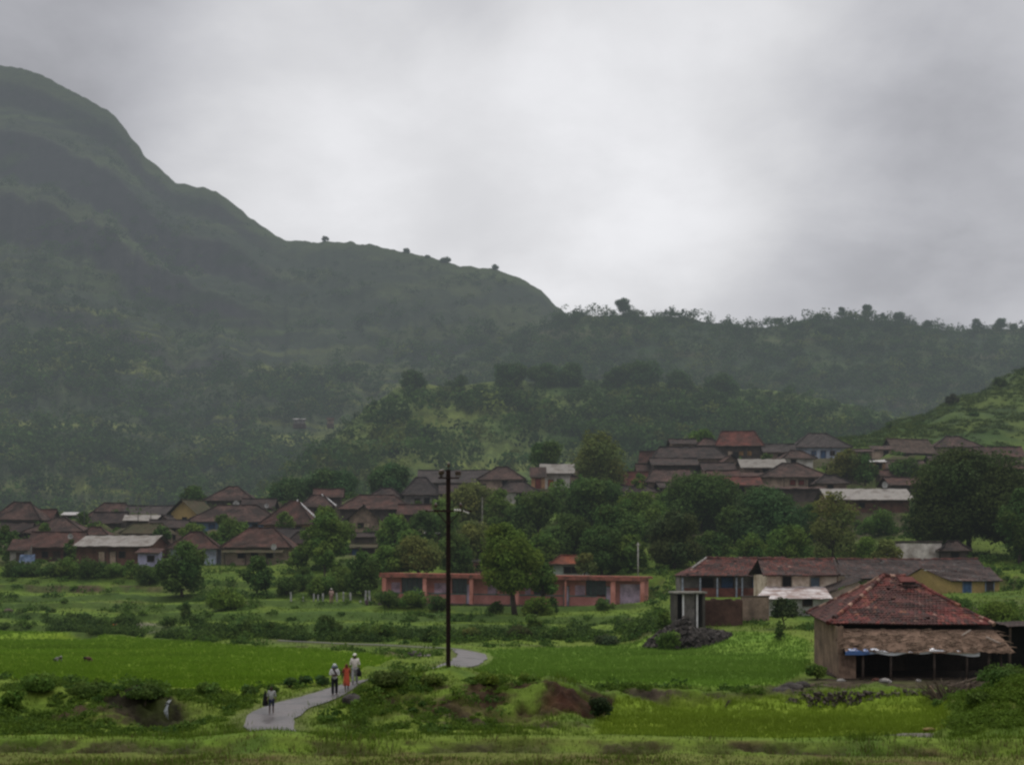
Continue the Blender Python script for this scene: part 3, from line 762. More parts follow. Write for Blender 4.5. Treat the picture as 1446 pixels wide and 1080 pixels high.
# ------------------------------------------------------------------ ground sheet
def build_ground():
    u = np.concatenate([np.linspace(-1.3, -0.47, 40)[:-1], np.linspace(-0.47, 0.47, 560), np.linspace(0.47, 1.3, 40)[1:]])
    Y = np.concatenate([np.linspace(4, 46, 40)[:-1], np.geomspace(46, 72, 210)[:-1], np.geomspace(72, 260, 330)[:-1], np.geomspace(260, 420, 50)])
    U, YY = np.meshgrid(u, Y)
    X = (U * YY).ravel(); Yf = YY.ravel()
    Z = H(X, Yf)
    nu, ny = len(u), len(Y)
    V = np.stack([X, Yf, Z], 1)
    i = np.arange(ny - 1)[:, None] * nu + np.arange(nu - 1)[None, :]
    Q = np.stack([i, i + 1, i + nu + 1, i + nu], -1).reshape(-1, 4)
    # base colours
    Zg = Z.reshape(ny, nu)
    dzy = np.gradient(Zg, axis=0) / np.maximum(np.gradient(YY, axis=0), 1e-3)
    dzx = np.gradient(Zg, axis=1) / np.maximum(np.gradient(U, axis=1) * YY, 1e-3)
    steep = np.hypot(dzx, dzy).ravel()
    n1 = fbm(X / 6, Yf / 6, 31, 5); n2 = fbm(X / 1.3, Yf / 1.3, 37, 4); n3 = fbm(X / 22, Yf / 22, 41, 3)
    c = lerp3((0.074, 0.122, 0.014), (0.104, 0.150, 0.019), sstep(-.2, .2, n1 + n2 * .5))
    c = lerp3(c, (0.112, 0.150, 0.024), sstep(.05, .3, n3) * .7)
    c = lerp3(c, (0.040, 0.080, 0.015), sstep(.10, .28, fbm(X / 3.5, Yf / 2.6, 43, 4)) * .6)
    px = X / Yf * F + CXP
    # foreground strip: seedlings in brown mud
    fg = sstep(50.2, 48.8, Yf) * (0.25 + .75 * sstep(-.16, .1, n2 + n1 * .6))
    c = lerp3(c, (0.105, 0.100, 0.030), sstep(48.4, 47.5, Yf) * .55)
    c = lerp3(c, (0.075, 0.048, 0.024), fg * sstep(.0, .2, fbm(X / 2.5, Yf / 1.2, 49, 4)) * .8)
    c = c * (1 - .14 * sstep(97, 108, Yf) * (1 - sstep(225, 240, Yf)))[:, None]
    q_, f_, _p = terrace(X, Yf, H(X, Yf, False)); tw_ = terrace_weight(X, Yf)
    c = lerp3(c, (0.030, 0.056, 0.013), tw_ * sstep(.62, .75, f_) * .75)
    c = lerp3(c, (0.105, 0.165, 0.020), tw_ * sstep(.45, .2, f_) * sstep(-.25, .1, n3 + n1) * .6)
    # earth shows on the steep banks
    soil = sstep(.42, .9, steep) * sstep(-.1, .25, n2 + .6 * n1) * (1 - sstep(130, 150, Yf) * .4)
    c = lerp3(c, (0.050, 0.034, 0.022), soil * .8)
    sw = soil_weights(X, Yf)
    for k, w in enumerate(sw):
        c = lerp3(c, np.asarray(SOIL[k][4] if k < len(SOIL) else (.040, .036, .017)), np.clip(w * (.95 + .6 * n2), 0, .97))
    c = c * (1 + (sw.max(axis=0) * fbm(X / .5, Yf / .4, 53, 4) * 1.5))[:, None]
    # village: trodden earth between the houses
    vil = sstep(158, 172, Yf) * sstep(238, 226, Yf)
    c = lerp3(c, (0.050, 0.040, 0.026), vil * sstep(-.22, .05, n1) * .9)
    # grassy hill on the right
    hill = sstep(232, 244, Yf) * sstep(1000, 1080, px)
    c = lerp3(c, lerp3(np.tile((0.036, 0.066, 0.014), (len(X), 1)), (0.068, 0.095, 0.019), sstep(-.1, .2, n3 + n1 * .6)), hill)
    c = lerp3(c, (0.035, 0.058, 0.018), hill * sstep(.03, .2, fbm(X / 4, Yf / 5, 51, 4)) * .9)
    # paddies
    pw = paddy_weight(X, Yf)
    streak = fbm(X / 9, Yf / 2.2, 61, 4)
    for k, (ca, cb) in enumerate((((0.116, 0.186, 0.012), (0.142, 0.204, 0.014)), ((0.106, 0.190, 0.025), (0.128, 0.206, 0.027)), ((0.126, 0.186, 0.018), (0.150, 0.202, 0.020)))):
        pc = lerp3(np.tile(ca, (len(X), 1)), cb, sstep(-.2, .2, streak + n3 * .5))
        pc = lerp3(pc, np.asarray(ca) * .72, sstep(.12, .32, fbm(X / 14, Yf / 6, 67, 3)) * .6)
        c = lerp3(c, pc, pw[k])
    # worn verge of the road
    rd = road_dist(X, Yf)
    c = lerp3(c, (0.070, 0.066, 0.034), sstep(2.2, 1.3, rd) * .5 * sstep(51, 52, Yf))
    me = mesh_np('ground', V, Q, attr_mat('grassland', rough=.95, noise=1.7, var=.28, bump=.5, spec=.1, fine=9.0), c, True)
    return tag(link('ground', me), kind='structure')


# far plain that carries the ground sheet to the horizon on every side
def build_plain():
    m = MB()
    n = 48; R = (420, 3200)
    rings = []
    for r in (2.0, 60, 420, 3200):
        rings.append([m.vert((r * math.cos(2 * math.pi * k / n), r * math.sin(2 * math.pi * k / n), -6.0)) for k in range(n)])
    for a, b in zip(rings, rings[1:]):
        for k in range(n):
            m.f.append([a[k], a[(k + 1) % n], b[(k + 1) % n], b[k]][::-1]); m.m.append(0); m.uv.append([(0, 0)] * 4)
    o = m.build('terrain', surf('valley_floor', (0.06, 0.085, 0.026), scale=.02, fine=.4, rough=.95))
    tag(o, kind='structure')
    # ground behind the viewer falls away gently
    u = np.linspace(-60, 60, 40); y = np.linspace(-80, 4.2, 30)
    U, YY = np.meshgrid(u, y); Z = 6.36 - 0.03 * (4 - YY) + fbm(U / 8, YY / 8, 71, 3) * .5 * sstep(3, -6, YY)
    i = np.arange(29)[:, None] * 40 + np.arange(39)[None, :]
    Q = np.stack([i, i + 1, i + 41, i + 40], -1).reshape(-1, 4)
    V = np.stack([U.ravel(), YY.ravel(), Z.ravel() - .05], 1)
    c = np.tile((0.06, 0.095, 0.02), (len(V), 1))
    tag(link('ground', mesh_np('ground', V, Q, _M['grassland'], c, True)), kind='structure')


# ------------------------------------------------------------------ hills
def hill_surface(ridge, base, Yb, Yr, g, amp, scale, seed, scarp=None):
    """returns function (px, t) -> X, Y, Z; ridge/base: photo skyline columns; Yr may be a list of (px, Y)"""
    def fn(px, t):
        pr = np.interp(px, [p[0] for p in ridge], [p[1] for p in ridge])
        yr = np.interp(px, [p[0] for p in Yr], [p[1] for p in Yr])
        pb = np.interp(px, [p[0] for p in base], [p[1] for p in base])
        tt = np.clip(t, 0, 1)
        Y = Yb + (yr - Yb) * t
        gg = np.interp(tt, [p[0] for p in g], [p[1] for p in g])
        if scarp:
            t2 = np.clip(tt + .035 * fbm(px / 70, px * 0 + 3.3, seed + 3, 4) * sstep(0, .2, tt) * sstep(1, .93, tt), 0, 1)
            k = sstep(480, 300, px)
            gg = gg * (1 - k) + np.interp(t2, [p[0] for p in scarp], [p[1] for p in scarp]) * k
        py = pb + (pr - pb) * gg + fbm(px / 9, px * 0, seed + 5, 4) * 5.0 * sstep(.5, 1, tt)
        Z = CZ + (HY - py) / F * np.minimum(Y, yr)
        over = np.maximum(t - 1, 0)
        Z = Z - over * (yr - Yb) * .55
        X = (px - CXP) / F * Y
        fade = 1 - 0.86 * sstep(.72, .98, t) * (t < 1.02)
        Z = Z + fbm(X / scale, Y / scale, seed, 5) * amp * fade * sstep(0, .08, tt)
        Z = Z + np.abs(fbm(px / (scale * .32), tt * 2.2, seed + 9, 4)) * -amp * 1.1 * fade * sstep(0, .1, tt)
        return X, Y, Z
    return fn


def build_hill(fn, x0, x1, nx, nt, colour, name):
    px = np.linspace(x0, x1, nx); t = np.concatenate([np.linspace(0, 1, nt), np.linspace(1, 1.35, 12)[1:]])
    P, T = np.meshgrid(px, t)
    X, Y, Z = fn(P.ravel(), T.ravel())
    V = np.stack([X, Y, Z], 1)
    n = len(t)
    i = np.arange(n - 1)[:, None] * nx + np.arange(nx - 1)[None, :]
    Q = np.stack([i, i + 1, i + nx + 1, i + nx], -1).reshape(-1, 4)
    c = colour(P.ravel(), T.ravel(), X, Y, Z)
    me = mesh_np(name, V, Q, attr_mat('hillside', rough=.95, noise=.11, var=.34, bump=.6, spec=.1, fine=.55), c, True)
    return tag(link(name, me), kind='structure')


def forest(name, fn, n, x0, x1, t0, t1, dens_fn, size, cards, seed, pal, leaf=1.0, top_cut=.5):
    """a far-off wood: many small crowns made of leaf clumps on the hillside, one mass"""
    rng = np.random.default_rng(seed)
    px = x0 + (x1 - x0) * rng.random(n * 3); t = t0 + (t1 - t0) * rng.random(n * 3)
    X, Y, Z = fn(px, t)
    k = rng.random(len(px)) < dens_fn(px, t, X, Y)
    X, Y, Z = X[k][:n], Y[k][:n], Z[k][:n]
    m = len(X)
    S = size[0] + (size[1] - size[0]) * rng.random(m) ** 1.8
    S = S * (1 - top_cut * sstep(.78, .93, t[k][:n]))
    tint = 0.62 + .62 * rng.random(m)
    hue = rng.random((m, 1))
    c = np.asarray(pal[0]) * hue + np.asarray(pal[1]) * (1 - hue)
    yl = (rng.random(m) < .10)[:, None]
    c = np.where(yl, np.asarray(pal[2]), c) * tint[:, None]
    D = rng.normal(size=(m, cards, 3)); D /= np.linalg.norm(D, axis=2, keepdims=True)
    D[:, :, 2] = np.abs(D[:, :, 2]) * 1.2 - .25
    # three clumps per crown for an uneven outline
    sub = rng.normal(size=(m, 3, 3)) * np.array([.34, .34, .2])
    pick = rng.integers(0, 3, (m, cards))
    off = np.take_along_axis(sub, pick[:, :, None].repeat(3, 2), 1)
    rad = (.34 + .28 * rng.random((m, cards)))[:, :, None]
    P = np.stack([X, Y, Z], 1)[:, None, :] + (D * rad + off + np.array([0, 0, .42])) * (S[:, None, None])
    N = D + rng.normal(size=D.shape) * .5
    sz = (S[:, None] * (.26 + .22 * rng.random((m, cards)))) * leaf
    V, Q = leaf_quads(P.reshape(-1, 3), N.reshape(-1, 3), sz.ravel(), rng, .8)
    C = (c[:, None, :] * (.75 + .5 * rng.random((m, cards, 1)))).reshape(-1, 3)
    return tag(link(name, mesh_np(name, V, Q, leaf_mat(), np.repeat(C, 4, axis=0))), kind='stuff')


SPUR = hill_surface([(-900, 790), (250, 760), (330, 728), (372, 692), (420, 656), (470, 618), (520, 575), (560, 547), (590, 541), (640, 545), (720, 538), (800, 537), (900, 538), (1000, 546), (1100, 552), (1200, 570), (1260, 588), (1446, 610), (2300, 640)],
                    [(-900, 800), (2300, 760)], 330, [(-900, 420), (370, 430), (560, 500), (800, 540), (1200, 560), (2300, 560)],
                    [(0, 0), (.25, .34), (.5, .56), (.75, .8), (1, 1)], 8, 45, 101)
RIDGE = hill_surface([(-900, 700), (300, 640), (430, 600), (560, 556), (650, 515), (720, 482), (800, 447), (830, 446), (880, 444), (960, 447), (1000, 454), (1060, 462), (1100, 460), (1150, 450), (1200, 450), (1260, 452), (1300, 458), (1340, 467), (1400, 464), (1446, 463), (1900, 430), (2300, 450)],
                     [(-900, 760), (2300, 720)], 580, [(-900, 820), (2300, 900)],
                     [(0, 0), (.3, .42), (.6, .7), (.85, .92), (1, 1)], 13, 80, 131)
MOUNT = hill_surface([(-900, 150), (-500, 60), (-200, 70), (0, 92), (30, 96), (58, 105), (100, 128), (128, 142), (152, 154), (166, 168), (178, 184), (186, 196), (197, 206), (203, 219), (222, 234), (236, 247), (247, 259), (268, 262), (290, 265), (306, 271), (322, 281), (335, 292), (350, 305), (380, 326), (405, 339), (450, 340), (500, 342), (550, 351), (600, 362), (650, 374), (700, 380), (725, 387), (745, 396), (765, 409), (785, 430), (800, 441), (850, 476), (1000, 560), (1400, 640), (2300, 660)],
                     [(-900, 770), (2300, 740)], 430, [(-900, 1400), (0, 1350), (400, 1200), (800, 1050), (2300, 1050)],
                     [(0, 0), (.1, .13), (.3, .36), (.5, .54), (.68, .70), (.84, .86), (1, 1)], 30, 110, 171, [(0, 0), (.1, .13), (.3, .36), (.46, .50), (.49, .545), (.64, .625), (.68, .725), (.79, .765), (.825, .865), (.93, .915), (.955, .965), (1, 1)])


def mount_col(px, t, X, Y, Z):
    n = fbm(X / 60, Z / 26, 201, 5); n2 = fbm(X / 20, Y / 20, 203, 4)
    c = lerp3(np.tile((0.017, 0.028, 0.011), (len(X), 1)), (0.038, 0.052, 0.016), sstep(-.12, .2, n + .5 * n2))
    # terraces of yellow green grass low on the flank
    band = sstep(.02, .2, fbm(X / 75, Z / 7, 207, 4)) * sstep(.66, .45, t) * sstep(.0, .1, t)
    c = lerp3(c, (0.130, 0.150, 0.030), band * .85)
    c = lerp3(c, (0.052, 0.078, 0.020), sstep(.06, .22, fbm(X / 120, Z / 11, 211, 4)) * sstep(.5, .66, t) * .7)
    # grey basalt scarps
    tw = t + .035 * fbm(px / 70, px * 0 + 3.3, 174, 4)
    cl = (np.exp(-((tw - .808) / .020) ** 2) + .9 * np.exp(-((tw - .66) / .022) ** 2) + .6 * np.exp(-((tw - .943) / .014) ** 2) + .4 * np.exp(-((tw - .475) / .016) ** 2)) * sstep(440, 300, px)
    c = lerp3(c, (0.026, 0.024, 0.026), np.clip(cl * sstep(-.3, .0, n) * 1.5, 0, .95))
    c = lerp3(c, (0.044, 0.064, 0.019), sstep(.95, .99, t) * .7)
    return c


def ridge_col(px, t, X, Y, Z):
    n = fbm(X / 40, Y / 40, 221, 5)
    c = lerp3(np.tile((0.024, 0.042, 0.015), (len(X), 1)), (0.050, 0.072, 0.020), sstep(-.15, .2, n))
    c = lerp3(c, (0.100, 0.085, 0.045), sstep(.1, .25, fbm(X / 60, Z / 6, 223, 4)) * .5)
    return lerp3(c, (0.09, 0.125, 0.035), sstep(.05, .2, fbm(X / 60, Z / 5, 227, 4)) * sstep(.5, .2, t) * .7)


def spur_col(px, t, X, Y, Z):
    n = fbm(X / 22, Y / 22, 241, 5)
    c = lerp3(np.tile((0.040, 0.070, 0.016), (len(X), 1)), (0.070, 0.098, 0.021), sstep(-.15, .2, n))
    m = np.exp(-((px - 560) / 170) ** 2) + .8 * np.exp(-((px - 760) / 90) ** 2 - ((t - .5) / .2) ** 2)
    return lerp3(c, (0.098, 0.118, 0.024), np.clip(m, 0, 1) * sstep(-.1, .18, fbm(X / 30, Z / 7, 247, 4)) * .85)


def build_hills():
    build_hill(MOUNT, -900, 1200, 700, 260, mount_col, 'mountain')
    build_hill(RIDGE, -600, 2300, 560, 150, ridge_col, 'hills')
    build_hill(SPUR, -600, 2300, 620, 150, spur_col, 'hills')
    pal = [(0.026, 0.060, 0.014), (0.054, 0.100, 0.018), (0.095, 0.125, 0.025)]
    forest('forest', SPUR, 3900, 260, 1480, .0, .98,
           lambda px, t, X, Y: np.clip(.26 + 1.5 * fbm(X / 26, Y / 26, 301, 3) + .40 * sstep(.62, .95, t) + .4 * sstep(760, 900, px) - .12 * np.exp(-((px - 600) / 160) ** 2), .10, 1), (1.8, 9.0), 90, 5, pal, .52)
    forest('forest', RIDGE, 5200, 540, 1500, .12, 1.0,
           lambda px, t, X, Y: np.clip(.58 + 1.3 * fbm(X / 40, Y / 40, 311, 3) + .28 * sstep(.9, .98, t), .05, 1), (2.2, 8.5), 80, 6, pal, .5, .08)
    forest('forest', MOUNT, 9500, -160, 900, .0, .97,
           lambda px, t, X, Y: np.clip(.50 + 1.6 * fbm(X / 60, Y / 60, 321, 3) - .42 * sstep(.25, .66, t) - .55 * sstep(.02, .2, fbm(X / 75, (CZ + (HY - (770 + (np.interp(px, [0, 400, 800], [92, 326, 441]) - 770) * t)) / F * Y) / 7, 207, 4)), .04, 1), (1.8, 9.5), 60, 7, pal, .58)


# ------------------------------------------------------------------ road, water
def build_road():
    m = MB()
    pts = []
    for (a, b) in zip(ROAD, ROAD[1:]):
        L = math.hypot(b[0] - a[0], b[1] - a[1]); k = max(1, int(L / .8))
        pts += [(a[0] + (b[0] - a[0]) * i / k, a[1] + (b[1] - a[1]) * i / k) for i in range(k)]
    pts = [p for p in pts if p[0] < 40 and p[0] > -75]
    P = np.array(pts)
    for _ in range(6): P[1:-1] = P[1:-1] * .5 + (P[:-2] + P[2:]) * .25
    T = np.gradient(P, axis=0); T /= np.linalg.norm(T, axis=1, keepdims=True)
    N = np.stack([-T[:, 1], T[:, 0]], 1)
    s = np.arange(len(P))
    hl = 1.06 + .32 * fbm(s / 2.2, s * 0 + 1.5, 401, 3) * 2; hr = 1.06 + .32 * fbm(s / 2.2, s * 0 + 7.5, 402, 3) * 2
    wide = np.exp(-((P[:, 1] - 56.5) / 3.2) ** 2) * (P[:, 0] < -5)
    hl = hl + wide * .05; hr = hr + wide * .05
    thin = 1 - .80 * sstep(88.5, 92, P[:, 1]); hl = hl * thin; hr = hr * thin
    K = 9
    W = np.linspace(-1, 1, K)
    off = np.where(W[None, :] < 0, W[None, :] * hl[:, None], W[None, :] * hr[:, None])
    XX = P[:, 0][:, None] + N[:, 0][:, None] * off; YY = P[:, 1][:, None] + N[:, 1][:, None] * off
    ZZ = H(XX.ravel(), YY.ravel()).reshape(XX.shape) + .05
    ZZ = np.maximum(ZZ, 0)
    nrow = len(P)
    i = np.arange(nrow - 1)[:, None] * K + np.arange(K - 1)[None, :]
    Q = np.stack([i, i + 1, i + K + 1, i + K], -1).reshape(-1, 4)
    V = np.stack([XX.ravel(), YY.ravel(), ZZ.ravel()], 1)
    mt, n, l = new_mat('wet_road')
    geo = n.new('ShaderNodeNewGeometry')
    c, raw = noise_ramp(n, l, geo.outputs['Position'], .8, [(.3, (.064, .056, .057)), (.5, (.084, .074, .075)), (.72, (.108, .095, .096))], 6, .65)
    f, _ = noise_ramp(n, l, geo.outputs['Position'], 9, [(.3, g3(.8)), (.7, g3(1.15))])
    c = mixc(n, l, 1.0, c, f, 'MULTIPLY')
    b = n.new('ShaderNodeBsdfPrincipled'); l.new(c, b.inputs['Base Color'])
    mr = n.new('ShaderNodeMapRange'); mr.inputs[1].default_value = .42; mr.inputs[2].default_value = .6; mr.inputs[3].default_value = .32; mr.inputs[4].default_value = .65
    l.new(raw, mr.inputs[0]); l.new(mr.outputs[0], b.inputs['Roughness'])
    bp = n.new('ShaderNodeBump'); bp.inputs['Strength'].default_value = .2; bp.inputs['Distance'].default_value = .03
    l.new(raw, bp.inputs['Height']); l.new(bp.outputs[0], b.inputs['Normal'])
    finish(mt, b.outputs[0])
    tag(link('road', mesh_np('road', V, Q, mt, None, True)), kind='structure')


def sheet(name, px, Y, rx, ry, mat, z=.05, seed=1, kind='structure'):
    rng = np.random.default_rng(seed)
    m = MB(); n = 26
    X = PX(px, Y)
    ang = [2 * math.pi * k / n for k in range(n)]
    rr = [1 + .35 * float(fbm(2 + 1.5 * math.cos(a), 2 + 1.5 * math.sin(a), seed, 3)) * 2 for a in ang]
    out = [(X + rx * r * math.cos(a), Y + ry * r * math.sin(a)) for a, r in zip(ang, rr)]
    zc = float(H(X, Y)[0])
    zs = [max(float(H(x, y)[0]), zc) for x, y in out]
    c = m.vert((X, Y, max(max(zs) * .5 + zc * .5, zc) + z))
    ids = [m.vert((x, y, (zz + zc) * .5 + z)) for (x, y), zz in zip(out, zs)]
    for k in range(n):
        m.f.append([c, ids[k], ids[(k + 1) % n]]); m.m.append(0); m.uv.append([(0, 0)] * 3)
    return tag(m.build(name, mat), kind=kind)


def water_mat():
    m, n, l = new_mat('muddy_water')
    b = n.new('ShaderNodeBsdfPrincipled'); b.inputs['Base Color'].default_value = (.07, .055, .045, 1); b.inputs['Roughness'].default_value = .42; b.inputs['Specular IOR Level'].default_value = .25
    geo = n.new('ShaderNodeNewGeometry'); t = n.new('ShaderNodeTexNoise'); t.inputs['Scale'].default_value = 3
    l.new(geo.outputs['Position'], t.inputs['Vector'])
    bp = n.new('ShaderNodeBump'); bp.inputs['Strength'].default_value = .1; l.new(t.outputs[0], bp.inputs['Height']); l.new(bp.outputs[0], b.inputs['Normal'])
    return finish(m, b.outputs[0])


# ------------------------------------------------------------------ grass and rice
def blades(name, X, Y, Z, hgt, wid, col, rng, per=3, spread=.12, vary=.12):
    n = len(X)
    X = np.repeat(X, per); Y = np.repeat(Y, per); Z = np.repeat(Z, per); hgt = np.repeat(hgt, per); wid = np.repeat(wid, per)
    col = np.repeat(col, per, axis=0) * (1 - vary + 2 * vary * rng.random((n * per, 1)))
    k = n * per
    X = X + rng.normal(size=k) * spread; Y = Y + rng.normal(size=k) * spread
    a = rng.random(k) * 6.283
    h = hgt * (.6 + .7 * rng.random(k))
    dx, dy = np.cos(a) * wid, np.sin(a) * wid
    lx, ly = rng.normal(size=k) * h * .32, rng.normal(size=k) * h * .32
    V = np.stack([np.stack([X - dx, Y - dy, Z - .04], 1), np.stack([X + dx, Y + dy, Z - .04], 1), np.stack([X + lx, Y + ly, Z + h], 1)], 1).reshape(-1, 3)
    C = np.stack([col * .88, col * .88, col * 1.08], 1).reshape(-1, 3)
    Q = np.arange(3 * k).reshape(-1, 3)
    return tag(link(name, mesh_np(name, V, Q, leaf_mat(), C)), kind='stuff')


def build_grass():
    rng = np.random.default_rng(77)
    # rough grass on banks and slopes, evenly dense as seen
    n = 120000
    u = (rng.random(n) * 2 - 1) * .50
    Y = np.exp(np.log(41) + (np.log(165) - np.log(41)) * rng.random(n) ** 1.25)
    X = u * Y
    pw = paddy_weight(X, Y).max(axis=0)
    rd = road_dist(X, Y)
    patch = fbm(X / 2.4, Y / 2.4, 81, 4) + .5 * fbm(X / 9, Y / 9, 83, 3)
    keep = (pw < .25) & ((rd > .95 + .3 * rng.random(n)) | (Y < 51.75)) & (rng.random(n) < np.clip(.55 + 1.7 * patch, .05, 1))
    keep &= ~((X > 16.5) & (X < 31) & (Y > 67.5) & (Y < 84))
    keep &= soil_weights(X, Y)[:18].max(axis=0) < .45 + .4 * rng.random(n)
    X, Y = X[keep], Y[keep]; patch = patch[keep]
    Z = H(X, Y)
    h = (.08 + .15 * rng.random(len(X)) ** 2) * (1 + .8 * sstep(.05, .3, patch)) * (1 - .35 * sstep(51, 46, Y))
    g = rng.random((len(X), 1))
    c = np.array((.066, .114, .013)) * g + np.array((.096, .142, .017)) * (1 - g)
    dry = (rng.random(len(X)) < .05)[:, None]
    c = np.where(dry, np.array((.13, .125, .05)), c)
    c = c * (1 + .7 * fbm(X / 4, Y / 2.5, 87, 3))[:, None]
    px = X / Y * F + CXP
    mud = ((Y < 49.5) & (rng.random(len(X)) < .35))[:, None]
    c = np.where(mud, np.array((.10, .075, .038)), c)
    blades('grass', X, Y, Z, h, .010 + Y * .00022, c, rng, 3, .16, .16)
    # lush weeds on the near banks
    n = 5200
    px = np.concatenate([1345 + 190 * rng.random(1500), -60 + 420 * rng.random(1800), 500 + 222 * rng.random(1300) + 2000 * (rng.random(1300) < .35), 830 + 330 * rng.random(600)]); Y = 51.5 + 11.5 * rng.random(n)
    Y[4600:] = 62.6 + 2.6 * rng.random(600)
    X = (px - CXP) / F * Y
    keep = (paddy_weight(X, Y).max(axis=0) < .1) & (road_dist(X, Y) > 1.7) & ((fbm(X / 2.6, Y / 1.6, 103, 3) > -.06) | (px > 1345)) & (soil_weights(X, Y).max(axis=0) < .35 + .75 * rng.random(n))
    X, Y, px = X[keep], Y[keep], px[keep]; m = len(X); Z = H(X, Y); k = 50
    S = .10 + .30 * rng.random(m) ** 1.6
    D = rng.normal(size=(m, k, 3)); D /= np.linalg.norm(D, axis=2, keepdims=True); D[:, :, 2] = np.abs(D[:, :, 2])
    P = np.stack([X, Y, Z], 1)[:, None, :] + D * (S[:, None, None] * np.array([1.5, 1.3, .8])) * (.4 + .7 * rng.random((m, k, 1)))
    V, Q = leaf_quads(P.reshape(-1, 3), (D + rng.normal(size=D.shape) * .6).reshape(-1, 3), (.07 + .09 * rng.random((m, k))).ravel(), rng)
    g = rng.random((m, 1)) * np.where(px > 1345, .35, 1.0)[:, None]
    cc = np.array((.046, .084, .015)) * g + np.array((.098, .158, .021)) * (1 - g)
    tag(link('undergrowth', mesh_np('bank_weeds', V, Q, leaf_mat(), np.repeat((cc[:, None, :] * (.75 + .5 * rng.random((m, k, 1)))).reshape(-1, 3), 4, axis=0))), kind='stuff')
    # hedge of weeds on the bund beyond the left paddy and along the right terrace
    n = 2300
    px = np.where(rng.random(n) < .68, -60 + 700 * rng.random(n), 640 + 290 * rng.random(n))
    yl = np.interp(px, [-60, 0, 180, 345, 450, 556, 640, 760, 930], [126, 123, 114, 106.5, 103.5, 101, 101.5, 102.5, 101.5])
    Y = yl + np.abs(rng.normal(size=n)) * 2.6 + 5.0 * (rng.random(n) < .3); X = (px - CXP) / F * Y
    keep = (fbm(px / 26, Y / 9, 99, 3) > -.07) & (road_dist(X, Y) > 1.0)
    X, Y = X[keep], Y[keep]; m = len(X); Z = H(X, Y); k = 46
    S = .3 + .75 * rng.random(m) ** 1.7
    D = rng.normal(size=(m, k, 3)); D /= np.linalg.norm(D, axis=2, keepdims=True); D[:, :, 2] = np.abs(D[:, :, 2])
    P = np.stack([X, Y, Z], 1)[:, None, :] + D * (S[:, None, None] * np.array([1.2, 1.0, .95])) * (.4 + .7 * rng.random((m, k, 1)))
    V, Q = leaf_quads(P.reshape(-1, 3), (D + rng.normal(size=D.shape) * .6).reshape(-1, 3), (.16 + .16 * rng.random((m, k))).ravel(), rng)
    g = rng.random((m, 1))
    cc = np.array((.030, .060, .016)) * g + np.array((.070, .112, .022)) * (1 - g)
    tag(link('undergrowth', mesh_np('hedge_weeds', V, Q, leaf_mat(), np.repeat((cc[:, None, :] * (.7 + .6 * rng.random((m, k, 1)))).reshape(-1, 3), 4, axis=0))), kind='stuff')
    # scrub on the grassy hill
    n = 5200
    px = 1020 + 560 * rng.random(n); Y = 236 + 68 * rng.random(n); X = (px - CXP) / F * Y
    keep = fbm(X / 9, Y / 9, 97, 4) + .25 * rng.random(n) > .02
    X, Y = X[keep], Y[keep]; m = len(X); Z = H(X, Y); k = 40
    S = .35 + 1.1 * rng.random(m) ** 2.2
    D = rng.normal(size=(m, k, 3)); D /= np.linalg.norm(D, axis=2, keepdims=True); D[:, :, 2] = np.abs(D[:, :, 2])
    P = np.stack([X, Y, Z], 1)[:, None, :] + D * (S[:, None, None] * np.array([1.3, 1.3, .75])) * (.45 + .6 * rng.random((m, k, 1)))
    V, Q = leaf_quads(P.reshape(-1, 3), (D + rng.normal(size=D.shape) * .6).reshape(-1, 3), (.22 + .2 * rng.random((m, k)) * S[:, None]).ravel(), rng)
    g = rng.random((m, 1))
    cc = np.array((.030, .060, .014)) * g + np.array((.085, .118, .022)) * (1 - g)
    tag(link('scrub', mesh_np('scrub', V, Q, leaf_mat(), np.repeat((cc[:, None, :] * (.7 + .6 * rng.random((m, k, 1)))).reshape(-1, 3), 4, axis=0))), kind='stuff')
    # rice seedlings
    n = 150000
    u = (rng.random(n) * 2 - 1) * .48
    Y = np.exp(np.log(50) + (np.log(130) - np.log(50)) * rng.random(n))
    X = u * Y
    pw = paddy_weight(X, Y)
    keep = (pw.max(axis=0) > .35) & (road_dist(X, Y) > 1.6)
    which = pw.argmax(axis=0)[keep]
    X, Y = X[keep], Y[keep]; Z = H(X, Y)
    ca = np.array([(.116, .205, .014), (.114, .200, .027), (.138, .198, .020)])[which]
    n3 = fbm(X / 12, Y / 3.2, 91, 3)
    c = ca * (1 + .55 * n3)[:, None]
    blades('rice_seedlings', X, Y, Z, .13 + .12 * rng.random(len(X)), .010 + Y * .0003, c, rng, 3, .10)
    # broad leaved weeds in clumps on the banks and terraces
    n = 15000
    u = (rng.random(n) * 2 - 1) * .5
    Y = np.exp(np.log(51.5) + (np.log(228) - np.log(51.5)) * rng.random(n))
    X = u * Y
    pw = paddy_weight(X, Y).max(axis=0); rd = road_dist(X, Y)
    px = X / Y * F + CXP
    patch = fbm(X / 5, Y / 5, 95, 4)
    q, f, ph = terrace(X, Y, H(X, Y, False))
    onstep = (terrace_weight(X, Y) < .3) | (f > .62)
    keep = (pw < .1) & (rd > 2.3) & (patch > -.02) & ~((X > 16.5) & (X < 31.5) & (Y > 66.5) & (Y < 85))
    keep &= ~((Y > 126) & (Y < 142) & (px > 525) & (px < 925)) & ~((Y > 106) & (Y < 122) & (px > 1270))
    keep &= soil_weights(X, Y)[:18].max(axis=0) < .4 + .7 * rng.random(n)
    keep &= ~((Y > 66) & (Y < 128) & (px > 930) & (px < 1130) & (rng.random(n) < .75))
    keep &= onstep & (rng.random(n) < np.where(Y < 75, np.where((px < 345) | ((px > 500) & (px < 730)), .30, .25), np.where(Y < 100, .25, np.where(Y < 160, .8, .6))))
